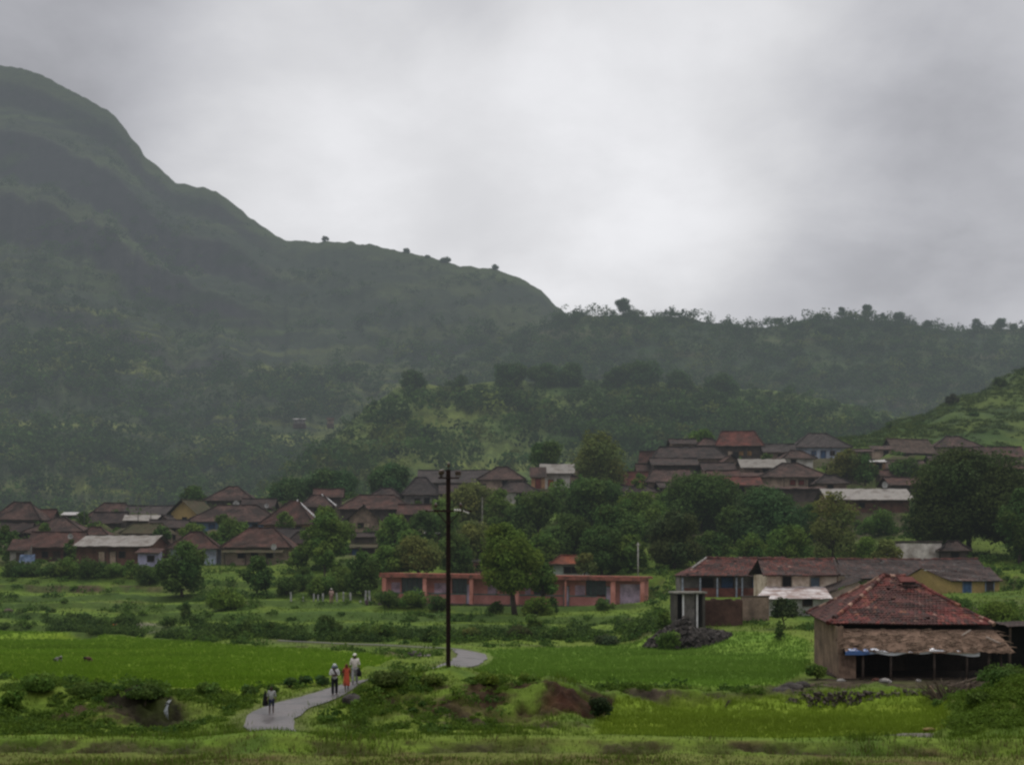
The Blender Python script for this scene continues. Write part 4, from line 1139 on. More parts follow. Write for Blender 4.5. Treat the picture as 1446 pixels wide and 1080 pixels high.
    for x, y, hw, hd, z in PADS: keep &= ~((np.abs(X - x) < hw + .4) & (np.abs(Y - y) < hd + .4))
    X, Y = X[keep], Y[keep]; m = len(X); Z = H(X, Y)
    k = 46
    S = (.25 + .55 * rng.random(m) ** 2) * (1 + .010 * (Y - 50))
    S = np.where(Y < 75, S * .8, S)
    D = rng.normal(size=(m, k, 3)); D /= np.linalg.norm(D, axis=2, keepdims=True); D[:, :, 2] = np.abs(D[:, :, 2])
    P = np.stack([X, Y, Z], 1)[:, None, :] + D * (S[:, None, None] * np.array([1.15, 1.15, .8])) * (.45 + .6 * rng.random((m, k, 1)))
    N = D + rng.normal(size=D.shape) * .6
    sz = (.10 + Y * .0016)[:, None] * (.6 + .8 * rng.random((m, k)))
    V, Q = leaf_quads(P.reshape(-1, 3), N.reshape(-1, 3), sz.ravel(), rng)
    g = rng.random((m, 1))
    c = np.array((.040, .082, .018)) * g + np.array((.080, .135, .022)) * (1 - g)
    C = (c[:, None, :] * (.7 + .6 * rng.random((m, k, 1)))).reshape(-1, 3)
    tag(link('undergrowth', mesh_np('undergrowth', V, Q, leaf_mat(), np.repeat(C, 4, axis=0))), kind='stuff')

# ------------------------------------------------------------------ village houses
FEATC = {'void': VOID, 'wood': WOOD, 'blue': BLUEPAINT, 'red': REDPAINT, 'pale': lambda: WALL['beige'](), 'mud': lambda: WALL['mud'](),
         'orange': lambda: surf('orange_paint', (.36, .11, .04), scale=2), 'ochre': lambda: surf('ochre_panel', (.34, .19, .07), scale=2)}


def opening(kind, parent, x, y, z, w, h, mat, frame=None, face=-1):
    """door or window on a wall facing -y at (x, y): reveal, leaf and frame"""
    m = MB()
    m.box((x, y + face * .02, z + h / 2), (w, .06, h), 0)
    t = .07
    fr = MB()
    for sx in (-1, 1): fr.box((x + sx * (w / 2 + t / 2), y + face * .045, z + h / 2), (t, .12, h + 2 * t), 0)
    for zz in ((z + h + t / 2,) if kind == 'door' else (z + h + t / 2, z - t / 2)): fr.box((x, y + face * .045, zz), (w, .115, t), 0)
    o = m.build(kind, mat, parent)
    fr.build('frame', frame or WOOD(), o)
    return o


def make_house(h):
    label, x0, x1, pr, pe, pb, Y, kind, roof, wall, rs, yaw, feats = h
    rnd = random.Random(label)
    w, d = house_dims(h)
    zb = PZ(pb, Y); ze = PZ(pe, Y) - zb; zr = PZ(pr, Y + (d * .9 if kind == 'shed' else d / 2)) - zb
    ze = max(ze, 1.9)
    if zr < ze + .5: zr = ze + .5
    root = empty('village_house', (PX((x0 + x1) / 2, Y), Y + d / 2, zb), math.radians(yaw), label, 'house', 'houses of the hillside village')
    hw, hd = w / 2, d / 2
    jit = .05 + .03 * rnd.random()
    R = MB()
    ov = .8
    E = [(-hw, -hd, ze), (hw, -hd, ze), (hw, hd, ze), (-hw, hd, ze)]
    st = .8
    if kind == 'hip':
        r = hw * rs
        a, b = (-r, 0, zr), (r, 0, zr)
        R.slope(E[0], E[1], b, a, 0, st, jit, rnd); R.slope(E[2], E[3], a, b, 0, st, jit, rnd)
        R.slope(E[1], E[2], b, b, 0, st, jit, rnd); R.slope(E[3], E[0], a, a, 0, st, jit, rnd)
        ridges = [(a, b), (E[0], a), (E[1], b)]
    elif kind == 'gable':
        a0, b0 = (-hw, 0, zr), (hw, 0, zr)
        R.slope(E[0], E[1], b0, a0, 0, st, jit, rnd); R.slope(E[2], E[3], a0, b0, 0, st, jit, rnd)
        ridges = [(a0, b0)]
    elif kind == 'gabley':
        a0, b0 = (0, -hd, zr), (0, hd, zr)
        R.slope(E[1], E[2], b0, a0, 0, st, jit, rnd); R.slope(E[3], E[0], a0, b0, 0, st, jit, rnd)
        ridges = [(a0, b0)]
    else:
        R.slope(E[0], E[1], (hw, hd, zr), (-hw, hd, zr), 0, st, jit, rnd)
        ridges = []
    # rough eave edge and rafters' ends
    for p, q in ((0, 1), (1, 2), (2, 3), (3, 0)):
        if kind == 'shed' and p != 0: continue
        if kind == 'gable' and p in (1, 3): continue
        if kind == 'gabley' and p in (0, 2): continue
        pa, pb2 = Vector(E[p]), Vector(E[q])
        R.tube([pa + Vector((0, 0, -.06)), pa.lerp(pb2, .5) + Vector((0, 0, -.1)), pb2 + Vector((0, 0, -.06))], .07, 5, 1)
    for a, b in ridges:
        if roof.startswith('tin'): continue
        R.tube([Vector(a) + Vector((0, 0, .04)), Vector(a).lerp(Vector(b), .5) + Vector((0, 0, -.02)), Vector(b) + Vector((0, 0, .04))], .13, 6, 0)
    R.build('roof', [ROOF[roof](), WOOD()], root)
    # walls
    W = MB()
    ix, iy = hw - min(ov * .7, hw * .2), hd - min(ov, hd * .3)
    zl = -1.5
    top = lambda x, y: {'hip': ze + .1, 'gable': ze + (zr - ze) * (1 - abs(y) / hd) - .12, 'gabley': ze + (zr - ze) * (1 - abs(x) / hw) - .12,
                        'shed': ze + (zr - ze) * (y + hd) / (2 * hd) - .1}[kind]
    def quadwall(p, q, peak=None):
        pts = [(p[0], p[1], zl), (q[0], q[1], zl), (q[0], q[1], top(*q)), (p[0], p[1], top(*p))]
        if peak: pts.insert(3, (peak[0], peak[1], top(*peak)))
        W.face(pts)
    cs = [(-ix, -iy), (ix, -iy), (ix, iy), (-ix, iy)]
    quadwall(cs[0], cs[1], (0, -iy) if kind == 'gabley' else None)
    quadwall(cs[1], cs[2], (ix, 0) if kind == 'gable' else None)
    quadwall(cs[2], cs[3], (0, iy) if kind == 'gabley' else None)
    quadwall(cs[3], cs[0], (-ix, 0) if kind == 'gable' else None)
    W.face([(x, y, ze - .02) for x, y in cs][::-1]) if kind in ('hip',) else None
    W.build('wall', WALL[wall](), root)
    # plinth of earth and stone
    P = MB(); P.box((0, 0, -.9), (w - .3, d - .3, 1.9), 0); P.build('plinth', WALL['dark'](), root)
    for (fk, fx, fc) in feats:
        fh = min(1.75, ze - .3) if fk == 'door' else min(.75, ze * .36)
        fw = .85 if fk == 'door' else .8
        opening(fk, root, fx * (ix - .6), -iy, .05 if fk == 'door' else ze * .42, fw, fh, FEATC[fc]())
    # veranda posts under the front eave of the hip roofs
    if kind == 'hip' and w > 6 and rnd.random() < .75:
        for k in range(4):
            x = -hw + .5 + (w - 1.0) * k / 3
            p = MB(); p.tube([(x, -hd + .18, -.4), (x, -hd + .18, ze - .08)], [.07, .055], 6)
            p.build('post', WOOD(), root, smooth=True)
    if 'lean-to roof' in label:
        L = MB(); L.slope((-hw * .92, -hd - 1.1, ze - .75), (hw * .80, -hd - 1.1, ze - .75), (hw * .80, -hd + .5, ze - .15), (-hw * .92, -hd + .5, ze - .15), 0, .8, .05, rnd)
        L.build('lean_to_roof', ROOF['moss'](), root)
    if 'one pale edge' in label:
        L = MB(); L.tube([Vector((hw * rs * .7, 0, zr + .1)), Vector((hw, -hd * .05, ze + .2))], [.16, .16], 6); L.build('edge_trim', WHITEPAINT(), root)
    return root


# ------------------------------------------------------------------ tiled roofs for near buildings
def tile_palette(kind):
    return {'farm': [((.108, .032, .028), 5), ((.078, .029, .026), 4.5), ((.135, .046, .037), 3), ((.052, .030, .027), 3), ((.24, .13, .105), .22), ((.145, .062, .040), .6)],
            'house': [((.088, .034, .028), 5), ((.064, .032, .028), 4), ((.108, .040, .031), 2), ((.044, .031, .028), 2), ((.17, .10, .08), .2)],
            'dark': [((.056, .038, .034), 5), ((.046, .036, .034), 4), ((.072, .042, .036), 2), ((.066, .060, .057), .6)]}[kind]


def tiled(R, a, b, c, d, kind, seed, tw=.23, course=.25, holes=()):
    """courses of clay tiles on slope a-b (eave) to d-c (ridge): every tile a small tilted plate with its own shade"""
    rnd = random.Random(seed)
    a, b, c, d = map(Vector, (a, b, c, d))
    pal = tile_palette(kind); cols = [p[0] for p in pal]; ws = [p[1] for p in pal]
    S = ((c + d) / 2 - (a + b) / 2).length; nc = max(3, int(S / course))
    nrm = (b - a).cross((c + d) / 2 - (a + b) / 2).normalized()
    if nrm.z < 0: nrm = -nrm
    R.col = (.035, .022, .02)
    R.face([a - nrm * .05, b - nrm * .05, c - nrm * .05, d - nrm * .05])
    ex = (b - a).normalized()
    for j in range(nc):
        v0, v1 = j / nc, min(1.0, (j + 1.25) / nc)
        L0, R0 = a.lerp(d, v0), b.lerp(c, v0); L1, R1 = a.lerp(d, v1), b.lerp(c, v1)
        W = (R0 - L0).length; n = max(1, int(W / tw))
        sag = -.05 * math.sin(math.pi * v0)
        for i in range(n):
            u0, u1 = i / n, (i + 1) / n
            big = float(fbm(L0.lerp(R0, u0).x / 1.6 + seed, j * .22 + L0.y * .3, seed, 3)[()]) if True else 0
            if rnd.random() < .012: continue
            col = rnd.choices(cols, ws)[0]
            if big < -.04: col = tuple(x * .45 + y * .5 * .6 for x, y in zip(col, (.07, .05, .046)))
            if big > .14: col = tuple(min(1, x * 1.18) for x in col)
            k = .8 + .4 * rnd.random()
            R.col = tuple(x * k for x in col)
            lift = .028 + .02 * rnd.random(); tw_ = (rnd.random() - .5) * .02
            s = nrm * (sag + .02 * math.sin(9 * u0 + j))
            p0 = L0.lerp(R0, u0) + nrm * lift + s; p1 = L0.lerp(R0, u1) + nrm * (lift + tw_) + s
            q1 = L1.lerp(R1, u1) + nrm * .012 + s; q0 = L1.lerp(R1, u0) + nrm * .012 + s
            pm = (p0 + p1) / 2 + nrm * .035; qm = (q0 + q1) / 2 + nrm * .03
            R.face([p0, pm, qm, q0]); R.face([pm, p1, q1, qm])
            e = nrm * -.05
            R.face([p0 + e, p1 + e, p1, pm, p0][:5])
    return R


def ridge_tiles(R, a, b, seed, kind='farm', r=.13):
    rnd = random.Random(seed); a, b = Vector(a), Vector(b)
    n = max(2, int((b - a).length / .36)); jz = [(rnd.random() - .5) * .09 for _ in range(n + 2)]
    pal = tile_palette(kind); cols = [p[0] for p in pal]; ws = [p[1] for p in pal]
    for k in range(n):
        if rnd.random() < .05: continue
        kk = .8 + .55 * rnd.random()
        R.col = tuple(x * kk for x in rnd.choices(cols, ws)[0])
        if kind == 'farm' and rnd.random() < .22: R.col = (.26 * kk, .16 * kk, .12 * kk)
        p, q = a.lerp(b, k / n), a.lerp(b, (k + 1.12) / n)
        R.tube([p + Vector((0, 0, .05 + jz[k] - .06 * math.sin(math.pi * k / n))), q + Vector((0, 0, .05 + jz[k + 1] - .06 * math.sin(math.pi * (k + 1) / n)))], [r * 1.1, r * .9], 7)


def tile_mat():
    return attr_mat('clay_tiles', rough=.8, noise=1.1, var=.30, bump=.15, spec=.12, fine=5)


# ------------------------------------------------------------------ farmhouse on the right
def build_farmhouse():
    X0, X1 = 18.0, 30.2         # front eave
    yf, yb = 72.0, 83.4
    zE = 3.08
    root = empty('farmhouse', (24.2, 76.5, 1.58), 0, 'old red tiled farmhouse with a thatched awning and dark open veranda at the paddy edge', 'house')
    ox, oy = 24.2, 76.5
    L = lambda x, y, z: Vector((x - ox, y - oy, z))
    R = MB()
    A = L(X0 + .4, yf, zE + .02); B = L(28.1, yf, zE - .05); C = L(29.9, yb - 1.0, zE); D = L(19.9, yb, zE + .22)
    r0 = L(23.2, 77.0, 5.85); r1 = L(24.6, 77.4, 5.80)
    tiled(R, A, B, r1, r0, 'farm', 3); tiled(R, D, A, r0, r0 + Vector((0, .05, 0)), 'farm', 4)
    tiled(R, C, D, r0, r1, 'farm', 5); tiled(R, B, C, r1, r1 + Vector((0, .05, 0)), 'farm', 6)
    ro = R.build('roof', tile_mat(), root, colors=True)
    K = MB()
    for k, (p, q) in enumerate(((r0, r1), (A, r0), (B, r1), (D, r0))): ridge_tiles(K, p, q, 10 + k)
    K.build('ridge_tiles', tile_mat(), ro, colors=True)
    # broken smoke vent on the crown of the roof
    v = MB(); v.col = (.10, .03, .025)
    v.box(L(24.3, 76.1, 5.62), (.95, .7, .10), 0, M=Matrix.Rotation(.45, 3, 'X')); v.col = (.02, .015, .015); v.box(L(24.35, 75.85, 5.40), (.7, .3, .16), 0)
    v.build('smoke_vent', tile_mat(), ro, colors=True)
    # mud walls: left side, a return at the front, back
    W = MB()
    def wall(p, q, z0, z1, thick=.3, nu=8):
        p, q = Vector(p), Vector(q); n = Vector((-(q - p).y, (q - p).x, 0)).normalized() * thick
        rnd = random.Random(5)
        for i in range(nu):
            a, b = p.lerp(q, i / nu), p.lerp(q, (i + 1) / nu)
            for (u, s) in ((a, 1), (b, -1)): pass
            W.face([(a.x, a.y, z0), (b.x, b.y, z0), (b.x, b.y, z1), (a.x, a.y, z1)])
            W.face([(a.x + n.x, a.y + n.y, z1), (b.x + n.x, b.y + n.y, z1), (b.x + n.x, b.y + n.y, z0), (a.x + n.x, a.y + n.y, z0)])
        W.face([(p.x, p.y, z0), (p.x, p.y, z1), (p.x + n.x, p.y + n.y, z1), (p.x + n.x, p.y + n.y, z0)])
        W.face([(q.x, q.y, z1), (q.x, q.y, z0), (q.x + n.x, q.y + n.y, z0), (q.x + n.x, q.y + n.y, z1)])
    wall(L(18.62, 70.6, 0), L(20.3, 82.8, 0), -.9, 3.02, -.3)
    wall(L(18.6, 70.3, 0), L(19.55, 70.25, 0), -.9, 1.45, .3, 3)
    wall(L(20.3, 82.8, 0), L(29.8, 82.2, 0), -.9, 3.1, .3)
    wall(L(29.6, 75.6, 0), L(29.8, 82.2, 0), -.9, 3.0, .3)
    W.build('wall', surf('farm_mud', (.25, .165, .118), var=.45, scale=.8, dirt=(.11, .072, .054), fine=5, bump=.5), root)
    shade_paint = surf('painted_shade_wall', (.035, .026, .021), scale=1)  # inner wall painted near black to stand in for veranda shade
    W = MB(); W.box(L(24.5, 75.6, 1.0), (10.2, .3, 3.8), 0); W.build('inner_wall', shade_paint, root)
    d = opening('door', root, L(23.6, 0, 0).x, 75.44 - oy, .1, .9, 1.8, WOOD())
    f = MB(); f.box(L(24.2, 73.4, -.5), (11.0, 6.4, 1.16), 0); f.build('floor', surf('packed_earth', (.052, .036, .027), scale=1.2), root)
    # thatched awning bound under the eave, with hanging ragged edge
    rnd = random.Random(9)
    T = MB()
    nu, nv = 46, 9
    tl, tr = L(18.9, 72.25, 2.80), L(28.1, 72.25, 2.74)
    bl, brr = L(18.85, 69.9, 1.62), L(28.35, 69.7, 1.58)
    ids = []
    for j in range(nv + 1):
        row = []
        for i in range(nu + 1):
            u, vv = i / nu, j / nv
            p = tl.lerp(tr, u).lerp(bl.lerp(brr, u), vv)
            p += Vector((0, -.02, .10 * math.sin(math.pi * vv) + .03 * (rnd.random() - .5) + .07 * float(fbm(u * 14, vv * 3, 77, 4)[()])))
            if j == nv: p.z += .13 * (rnd.random() - .6)
            k = .75 + .4 * rnd.random()
            T.col = (.150 * k, .098 * k, .070 * k)
            row.append(T.vert(p))
        ids.append(row)
    for j in range(nv):
        for i in range(nu):
            T.f.append([ids[j][i], ids[j + 1][i], ids[j + 1][i + 1], ids[j][i + 1]]); T.m.append(0); T.uv.append([(0, 0)] * 4)
    for k in range(380):        # loose straw and palm stalks lying on it
        u, vv = rnd.random(), rnd.random() ** .8
        p = tl.lerp(tr, u).lerp(bl.lerp(brr, u), vv) + Vector((0, -.02, .15 * math.sin(math.pi * vv) + .05))
        q = p + Vector(((rnd.random() - .5) * 1.2, -.25 * rnd.random(), -.16 * rnd.random() - .02))
        kk = .5 + .9 * rnd.random()
        T.col = (.145 * kk, .100 * kk, .072 * kk)
        T.tube([p, p.lerp(q, .5) + Vector((0, 0, .03)), q], [.022, .03, .015], 4, cap=False)
    T.build('thatched_awning', attr_mat('straw', rough=.95, noise=3, var=.35, bump=.3, spec=.1), root, colors=True)
    for k, (x, y, x2, y2, z, z2) in enumerate(((25.9, 71.2, 26.6, 71.7, 2.45, 2.75), (27.2, 70.9, 27.8, 70.3, 2.4, 2.05))):
        p = MB(); p.tube([L(x, y, z), L(x2, y2, z2)], .045, 6); p.build('batten', surf('pale_stick', (.36, .30, .25), scale=3), root)
    # blue and white plastic sheet along the lower edge
    P = MB()
    n = 44
    for i in range(n):
        u0, u1 = i / n, (i + 1) / n
        f0 = lambda u: Vector((18.85 + 7.6 * u - ox, 69.86 - oy, 1.62 + .05 * math.sin(u * 11) + .03 * math.sin(u * 31)))
        hh = lambda u: .15 + .06 * math.sin(u * 7 + 1) + .03 * math.sin(u * 23)
        a, b = f0(u0), f0(u1)
        P.col = (.07, .14, .34) if u0 < .16 else ((.30, .36, .48) if u0 < .22 else (.62, .63, .68))
        P.face([a - Vector((0, -.02, hh(u0))), b - Vector((0, -.02, hh(u1))), b, a])
        P.face([a, b, b + Vector((0, .25, .12)), a + Vector((0, .25, .12))])
    P.build('plastic_sheet', attr_mat('plastic', rough=.35, noise=4, var=.12, spec=.5), root, colors=True)
    for x, y in ((19.9, 70.15), (21.45, 70.0), (23.9, 70.0), (25.75, 70.0), (27.0, 70.0), (27.7, 70.2), (28.3, 70.4)):
        p = MB(); s = (x * 7) % 1 * .1
        p.tube([L(x, y, -.3), L(x + s, y, .8), L(x + s * .5, y, 1.66)], [.085, .07, .065], 7)
        p.build('post', surf('grey_post', (.075, .055, .045), scale=2, fine=10), root, smooth=True)
    # dark lean-to shed on its right
    s = empty('lean_to_shed', (PX(1440, 73), 73, 1.6), 0, 'dark open shed with a pale edged roof right of the farmhouse', 'shed')
    m = MB(); m.slope((-1.5, -2.0, 3.0), (3.2, -2.0, 3.05), (3.2, .4, 3.2), (-1.5, .4, 3.15), 0, .6, .05); m.build('roof', ROOF['dark'](), s)
    m = MB(); m.tube([(-.55, -2.05, 3.06), (1.2, -2.05, 3.02), (3.2, -2.05, 3.12)], [.10, .12, .1], 6); m.build('eave_edge', surf('pale_edge', (.42, .33, .28), scale=3), s)
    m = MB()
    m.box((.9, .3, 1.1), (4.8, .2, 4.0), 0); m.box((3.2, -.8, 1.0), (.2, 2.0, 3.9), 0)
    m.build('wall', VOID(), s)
    for x in (-1.35, .4, 1.9):
        p = MB(); p.tube([(x, -1.85, -.5), (x + .05, -1.85, 3.0)], [.08, .06], 6); p.build('post', WOOD(), s)


# ------------------------------------------------------------------ school
def build_school():
    Xl, Xr = -14.45, 14.0
    yL, yR = 137.0, 131.0
    ang = math.atan2(yR - yL, Xr - Xl)
    Wd = math.hypot(Xr - Xl, yR - yL)
    root = empty('school_building', ((Xl + Xr) / 2, (yL + yR) / 2, 0), ang, 'long salmon pink flat roofed school with a pillared veranda', 'school')
    zr = PZ(811.5, 134); zf = PZ(853.5, 134)
    root.location.z = zf
    tilt = math.atan2((PZ(816, yR) - PZ(806.5, yL)), Wd)
    root.rotation_euler = (0, -tilt * .55, ang)
    hh = zr - zf; hw = Wd / 2
    salmon = surf('salmon_paint', (.56, .25, .215), var=.28, scale=.6, dirt=(.43, .165, .13))
    slabm = surf('roof_concrete', (.36, .105, .07), var=.5, scale=1.4, dirt=(.085, .055, .04))
    violet = surf('violet_panel', (.58, .40, .50), var=.2, scale=1)
    lilac = surf('lilac_door', (.62, .48, .60), var=.2, scale=1)
    teal = surf('teal_band', (.12, .24, .21), var=.2, scale=1)
    at = lambda px: (px - 725) / 375 * Wd    # along the front
    m = MB(); m.box((0, 3.4, hh - .12), (Wd + .4, 7.4, .26), 0)
    rnd = random.Random(4)
    m.build('roof_slab', slabm, root)
    m = MB(); m.box((0, -.38, hh - .26), (Wd + .4, .16, .36), 0); m.build('fascia', surf('fascia_orange', (.34, .12, .09), var=.45, scale=1.3, dirt=(.10, .055, .04)), root)
    m = MB(); m.box((0, 2.9, -.55), (Wd + .2, 7.6, 1.1), 0); m.build('plinth', surf('plinth_stone', (.10, .078, .068), var=.4, scale=1.1), root)
    m = MB()
    zw = 1.02
    m.box((0, 1.05, zw / 2), (Wd - .5, .22, zw), 0)
    # upper wall in pieces between the openings
    cuts = [(563, 601), (638, 660), (756, 772), (830, 858)]
    xs = at(540)
    for a, b in cuts + [(912, 912)]:
        if at(a) - xs > .05: m.box(((xs + at(a)) / 2, 1.05, (zw + hh - .3) / 2), (at(a) - xs, .215, hh - .3 - zw), 0)
        xs = at(b)
    m.box((0, 6.6, hh / 2 - .1), (Wd - .5, .2, hh - .3), 0); m.box((-hw + .3, 3.8, hh / 2 - .1), (.2, 5.6, hh - .3), 0); m.box((hw - .3, 3.8, hh / 2 - .1), (.2, 5.6, hh - .3), 0)
    m.build('wall', salmon, root)
    m = MB(); m.box((at(690), .93, zw + .03), (at(858) - at(560) + 1.0, .06, .12), 0); m.build('sill_band', teal, root)
    for a, b in cuts:
        w = MB(); w.box(((at(a) + at(b)) / 2, 1.12, (zw + hh - .3) / 2 + .1), (at(b) - at(a) - .02, .06, hh - .5 - zw), 0)
        o = w.build('window', surf('dim_glass', (.05, .06, .062), rough=.35, var=.3, scale=2), root)
        g = MB()
        n = max(2, int((at(b) - at(a)) / .5))
        for k in range(n + 1): g.box((at(a) + (at(b) - at(a)) * k / n, .99, (zw + hh - .3) / 2 + .05), (.035, .04, hh - .42 - zw), 0)
        g.build('window_bars', teal, o)
    for a, b in ((548, 561), (612, 631), (690, 704), (815, 829), (744, 752)):
        w = MB(); w.box(((at(a) + at(b)) / 2, .925, zw + .62), (at(b) - at(a), .04, 1.15), 0); w.build('notice_panel', violet, root)
    for a, b in ((660, 667), (724, 733), (800, 806), (859, 866)):
        o = opening('door', root, (at(a) + at(b)) / 2, .93, .02, at(b) - at(a), 2.05, lilac, teal)
    w = MB(); w.box(((at(878) + at(906)) / 2, .90, 1.22), (at(906) - at(878), .08, 2.4), 0)
    o = w.build('shutter', lilac, root)
    for px, fat in ((542, .45), (602, .42), (670, .40), (735, .42), (804, .16), (870, .50), (910, .42)):
        w = MB(); w.box((at(px), -.14, hh / 2 - .30), (fat, .4, hh + .1), 0); w.build('pillar', surf('pillar_paint', (.62, .27, .22), var=.28, scale=.9, dirt=(.38, .14, .10)), root)
    st = MB()
    for k in range(3): st.box((at(745), -1.3 - .3 * k, -.16 - .17 * k), (3.0, .34, .17), 0)
    st.build('steps', surf('plinth_stone', (.1, .08, .07)), root)
    # painted stones on the parapet
    for px in (733, 741, 749, 757):
        w = MB(); w.ball((at(px), 1.5, hh + .32), (.20, .2, .25), 6)
        o = w.build('whitewashed_stone', WHITEPAINT(), None, smooth=True)
        o.location = root.location; o.rotation_euler = root.rotation_euler
        tag(o, 'whitewashed stone on the school roof beside the tree crown', 'stone', 'whitewashed stones on the school roof')


# ------------------------------------------------------------------ buildings right of the school
def build_right_group():
    # long brick house with a row of pale veranda posts
    Y = 126; x0, x1 = PX(962, Y), PX(1104, Y); zb = 4.9; w = x1 - x0
    root = empty('brick_house', ((x0 + x1) / 2, Y + 3.2, zb), math.radians(-2), 'long brick house with pale blue veranda posts behind the brick stall', 'house')
    hw = w / 2; ze = PZ(813, Y) - zb; zr = PZ(788, Y + 3.2) - zb
    R = MB(); E = [Vector(v) for v in ((-hw, -3.2, ze), (hw + 1, -3.2, ze), (hw + 1, 3.2, ze), (-hw, 3.2, ze))]
    a, b = Vector((-hw + 3.1, 0, zr)), Vector((hw + 1, 0, zr))
    tiled(R, E[0], E[1], b, a, 'house', 21, .26, .32); tiled(R, E[2], E[3], a, b, 'house', 22, .5, .5); tiled(R, E[3], E[0], a, a + Vector((0, .05, 0)), 'house', 23, .26, .32)
    ro = R.build('roof', tile_mat(), root, colors=True)
    K = MB(); K.tube([E[0].lerp(a, .45), a + Vector((0, 0, .08))], .10, 6); K.build('hip_trim', surf('pale_trim', (.40, .37, .34), scale=3), ro)
    K = MB(); ridge_tiles(K, a, b, 24, 'house')
    K.build('ridge_tiles', tile_mat(), ro, colors=True)
    m = MB(); m.box((.3, -1.2, ze / 2 - .7), (w - .4, .25, ze + 1.4), 0); m.box((-hw + .3, 1, ze / 2 - .6), (.22, 4.2, ze + 1.2), 0); m.box((.3, 2.9, ze / 2 - .6), (w - .4, .2, ze + 1.2), 0)
    m.build('wall', WALL['grey'](), root)
    m = MB(); m.box((.2, -2.75, .42), (w - .6, .22, 1.0), 0); m.build('veranda_wall', surf('red_brick', (.15, .052, .038), var=.35, scale=1.2, fine=14), root)
    at = lambda px: PX(px, Y) - (x0 + x1) / 2
    for px in (966, 991, 1015, 1042, 1050, 1086):
        p = MB(); p.box((at(px), -2.95, ze / 2 - .12), (.15, .15, ze - .1), 0); p.build('post', surf('post_paint', (.34, .37, .44), scale=2), root)
    opening('door', root, at(1032), -1.33, 0, 1.2, 2.0, BLUEPAINT()); opening('window', root, at(1003), -1.33, .95, 1.3, .95, VOID()); opening('window', root, at(1078), -1.33, .95, 1.5, .9, FEATC['blue']())
    # two storey house with cream upper wall and rusty lean-to
    Y = 111; zb = 3.65; x0, x1 = PX(1096, Y), PX(1198, Y)
    cx = (x0 + x1) / 2; hw = (x1 - x0) / 2
    root = empty('plastered_house', (cx, Y + 4, zb), 0, 'two storey cream house with two dark windows over a rusty tin lean-to', 'house')
    at = lambda px, yy=Y: PX(px, yy) - cx
    ze = PZ(812, Y) - zb; zr = PZ(789, Y + 3.5) - zb
    cream = surf('cream_plaster', (.70, .58, .46), var=.3, scale=.9, dirt=(.32, .22, .15))
    R = MB()
    El, Er = Vector((-hw - .5, -.6, ze - .05)), Vector((hw + .1, -.6, ze - .05)); rl, rr_ = Vector((-hw - .2, 3.2, zr)), Vector((hw + .55, 3.2, zr)); Bl, Br = Vector((-hw - .5, 6.6, ze)), Vector((hw + 1.6, 6.6, ze))
    tiled(R, El, Er, rr_, rl, 'house', 31, .26, .32); tiled(R, Br, Bl, rl, rr_, 'house', 32, .5, .5)
    tiled(R, Er, Er + Vector((2.0, 3.4, 0)), rr_, rr_, 'dark', 33, .3, .34)
    ro = R.build('roof', tile_mat(), root, colors=True)
    K = MB(); ridge_tiles(K, rl, rr_, 34, 'house'); ridge_tiles(K, Er, rr_, 35, 'dark'); K.build('ridge_tiles', tile_mat(), ro, colors=True)
    m = MB(); m.box((0, .15, ze / 2 - .3), (2 * hw, .3, ze + .6), 0); m.box((-hw + .1, 3.2, ze / 2 - .3), (.25, 5.8, ze + .6), 0); m.box((hw + .1, 3.2, ze / 2 - .3), (.25, 5.8, ze + .6), 0); m.box((0, 6.2, ze / 2 - .3), (2 * hw, .25, ze + .6), 0)
    m.build('wall', cream, root)
    zwin = PZ(829, Y) - zb
    opening('window', root, at(1125), 0, zwin, .82, .95, VOID(), surf('win_frame', (.30, .24, .18))); opening('window', root, at(1166), 0, zwin, .82, .85, surf('blue_glass', (.05, .085, .12), rough=.3, var=.2), surf('win_frame', (.3, .24, .18)))
    # lean-to
    zt = PZ(829, Y - .3) - zb; zl = PZ(845, Y - 3) - zb
    R = MB(); R.slope((at(1066, Y - 3), -7 + 0, zl), (at(1176, Y - 3), -7 + 0, zl), (at(1180), -3.9 + 3.8, zt), (at(1094), -3.9 + 3.8, zt), 0, .5, .04)
    for v in range(len(R.v)): pass
    R.build('lean_to_roof', ROOF['tinrust'](), root)
    m = MB(); zz = zl
    m.box(((at(1078, Y - 3) + at(1172, Y - 3)) / 2, -6.4, zz / 2 - .3), (at(1172, Y - 3) - at(1078, Y - 3), .25, zz + .5), 0); m.box((at(1078, Y - 3) + .1, -3.2, zz / 2 - .3), (.22, 6.2, zz + .5), 0); m.box((at(1172, Y - 3) - .1, -3.2, zz / 2 - .3), (.22, 6.2, zz + .5), 0)
    m.build('lean_to_wall', surf('whitewash_old', (.50, .49, .46), var=.3, scale=1, dirt=(.26, .25, .22)), root)
    opening('window', root, at(1142, Y - 3), -6.53, .95, .75, .5, VOID())
    o = opening('door', root, at(1104, Y - 3), -6.53, 0, .8, 1.5, WALL['grey']())
    # sloping pinkish side wing on its right
    m = MB()
    xa, xb = at(1174), at(1222)
    m.face([(xa, -3.0, -.5), (xb, -3.0, -.5), (xb, -3.0, PZ(828, Y - 3) - zb), (xb - .4, -3.0, PZ(822, Y - 3) - zb), (xa, -3.0, PZ(840, Y - 3) - zb)])
    m.face([(xb, -3.0, -.5), (xb, 3.0, -.5), (xb, 3.0, PZ(826, Y) - zb), (xb, -3.0, PZ(828, Y - 3) - zb)])
    m.build('wing_wall', surf('pink_plaster', (.42, .31, .26), var=.3, scale=.9), root)
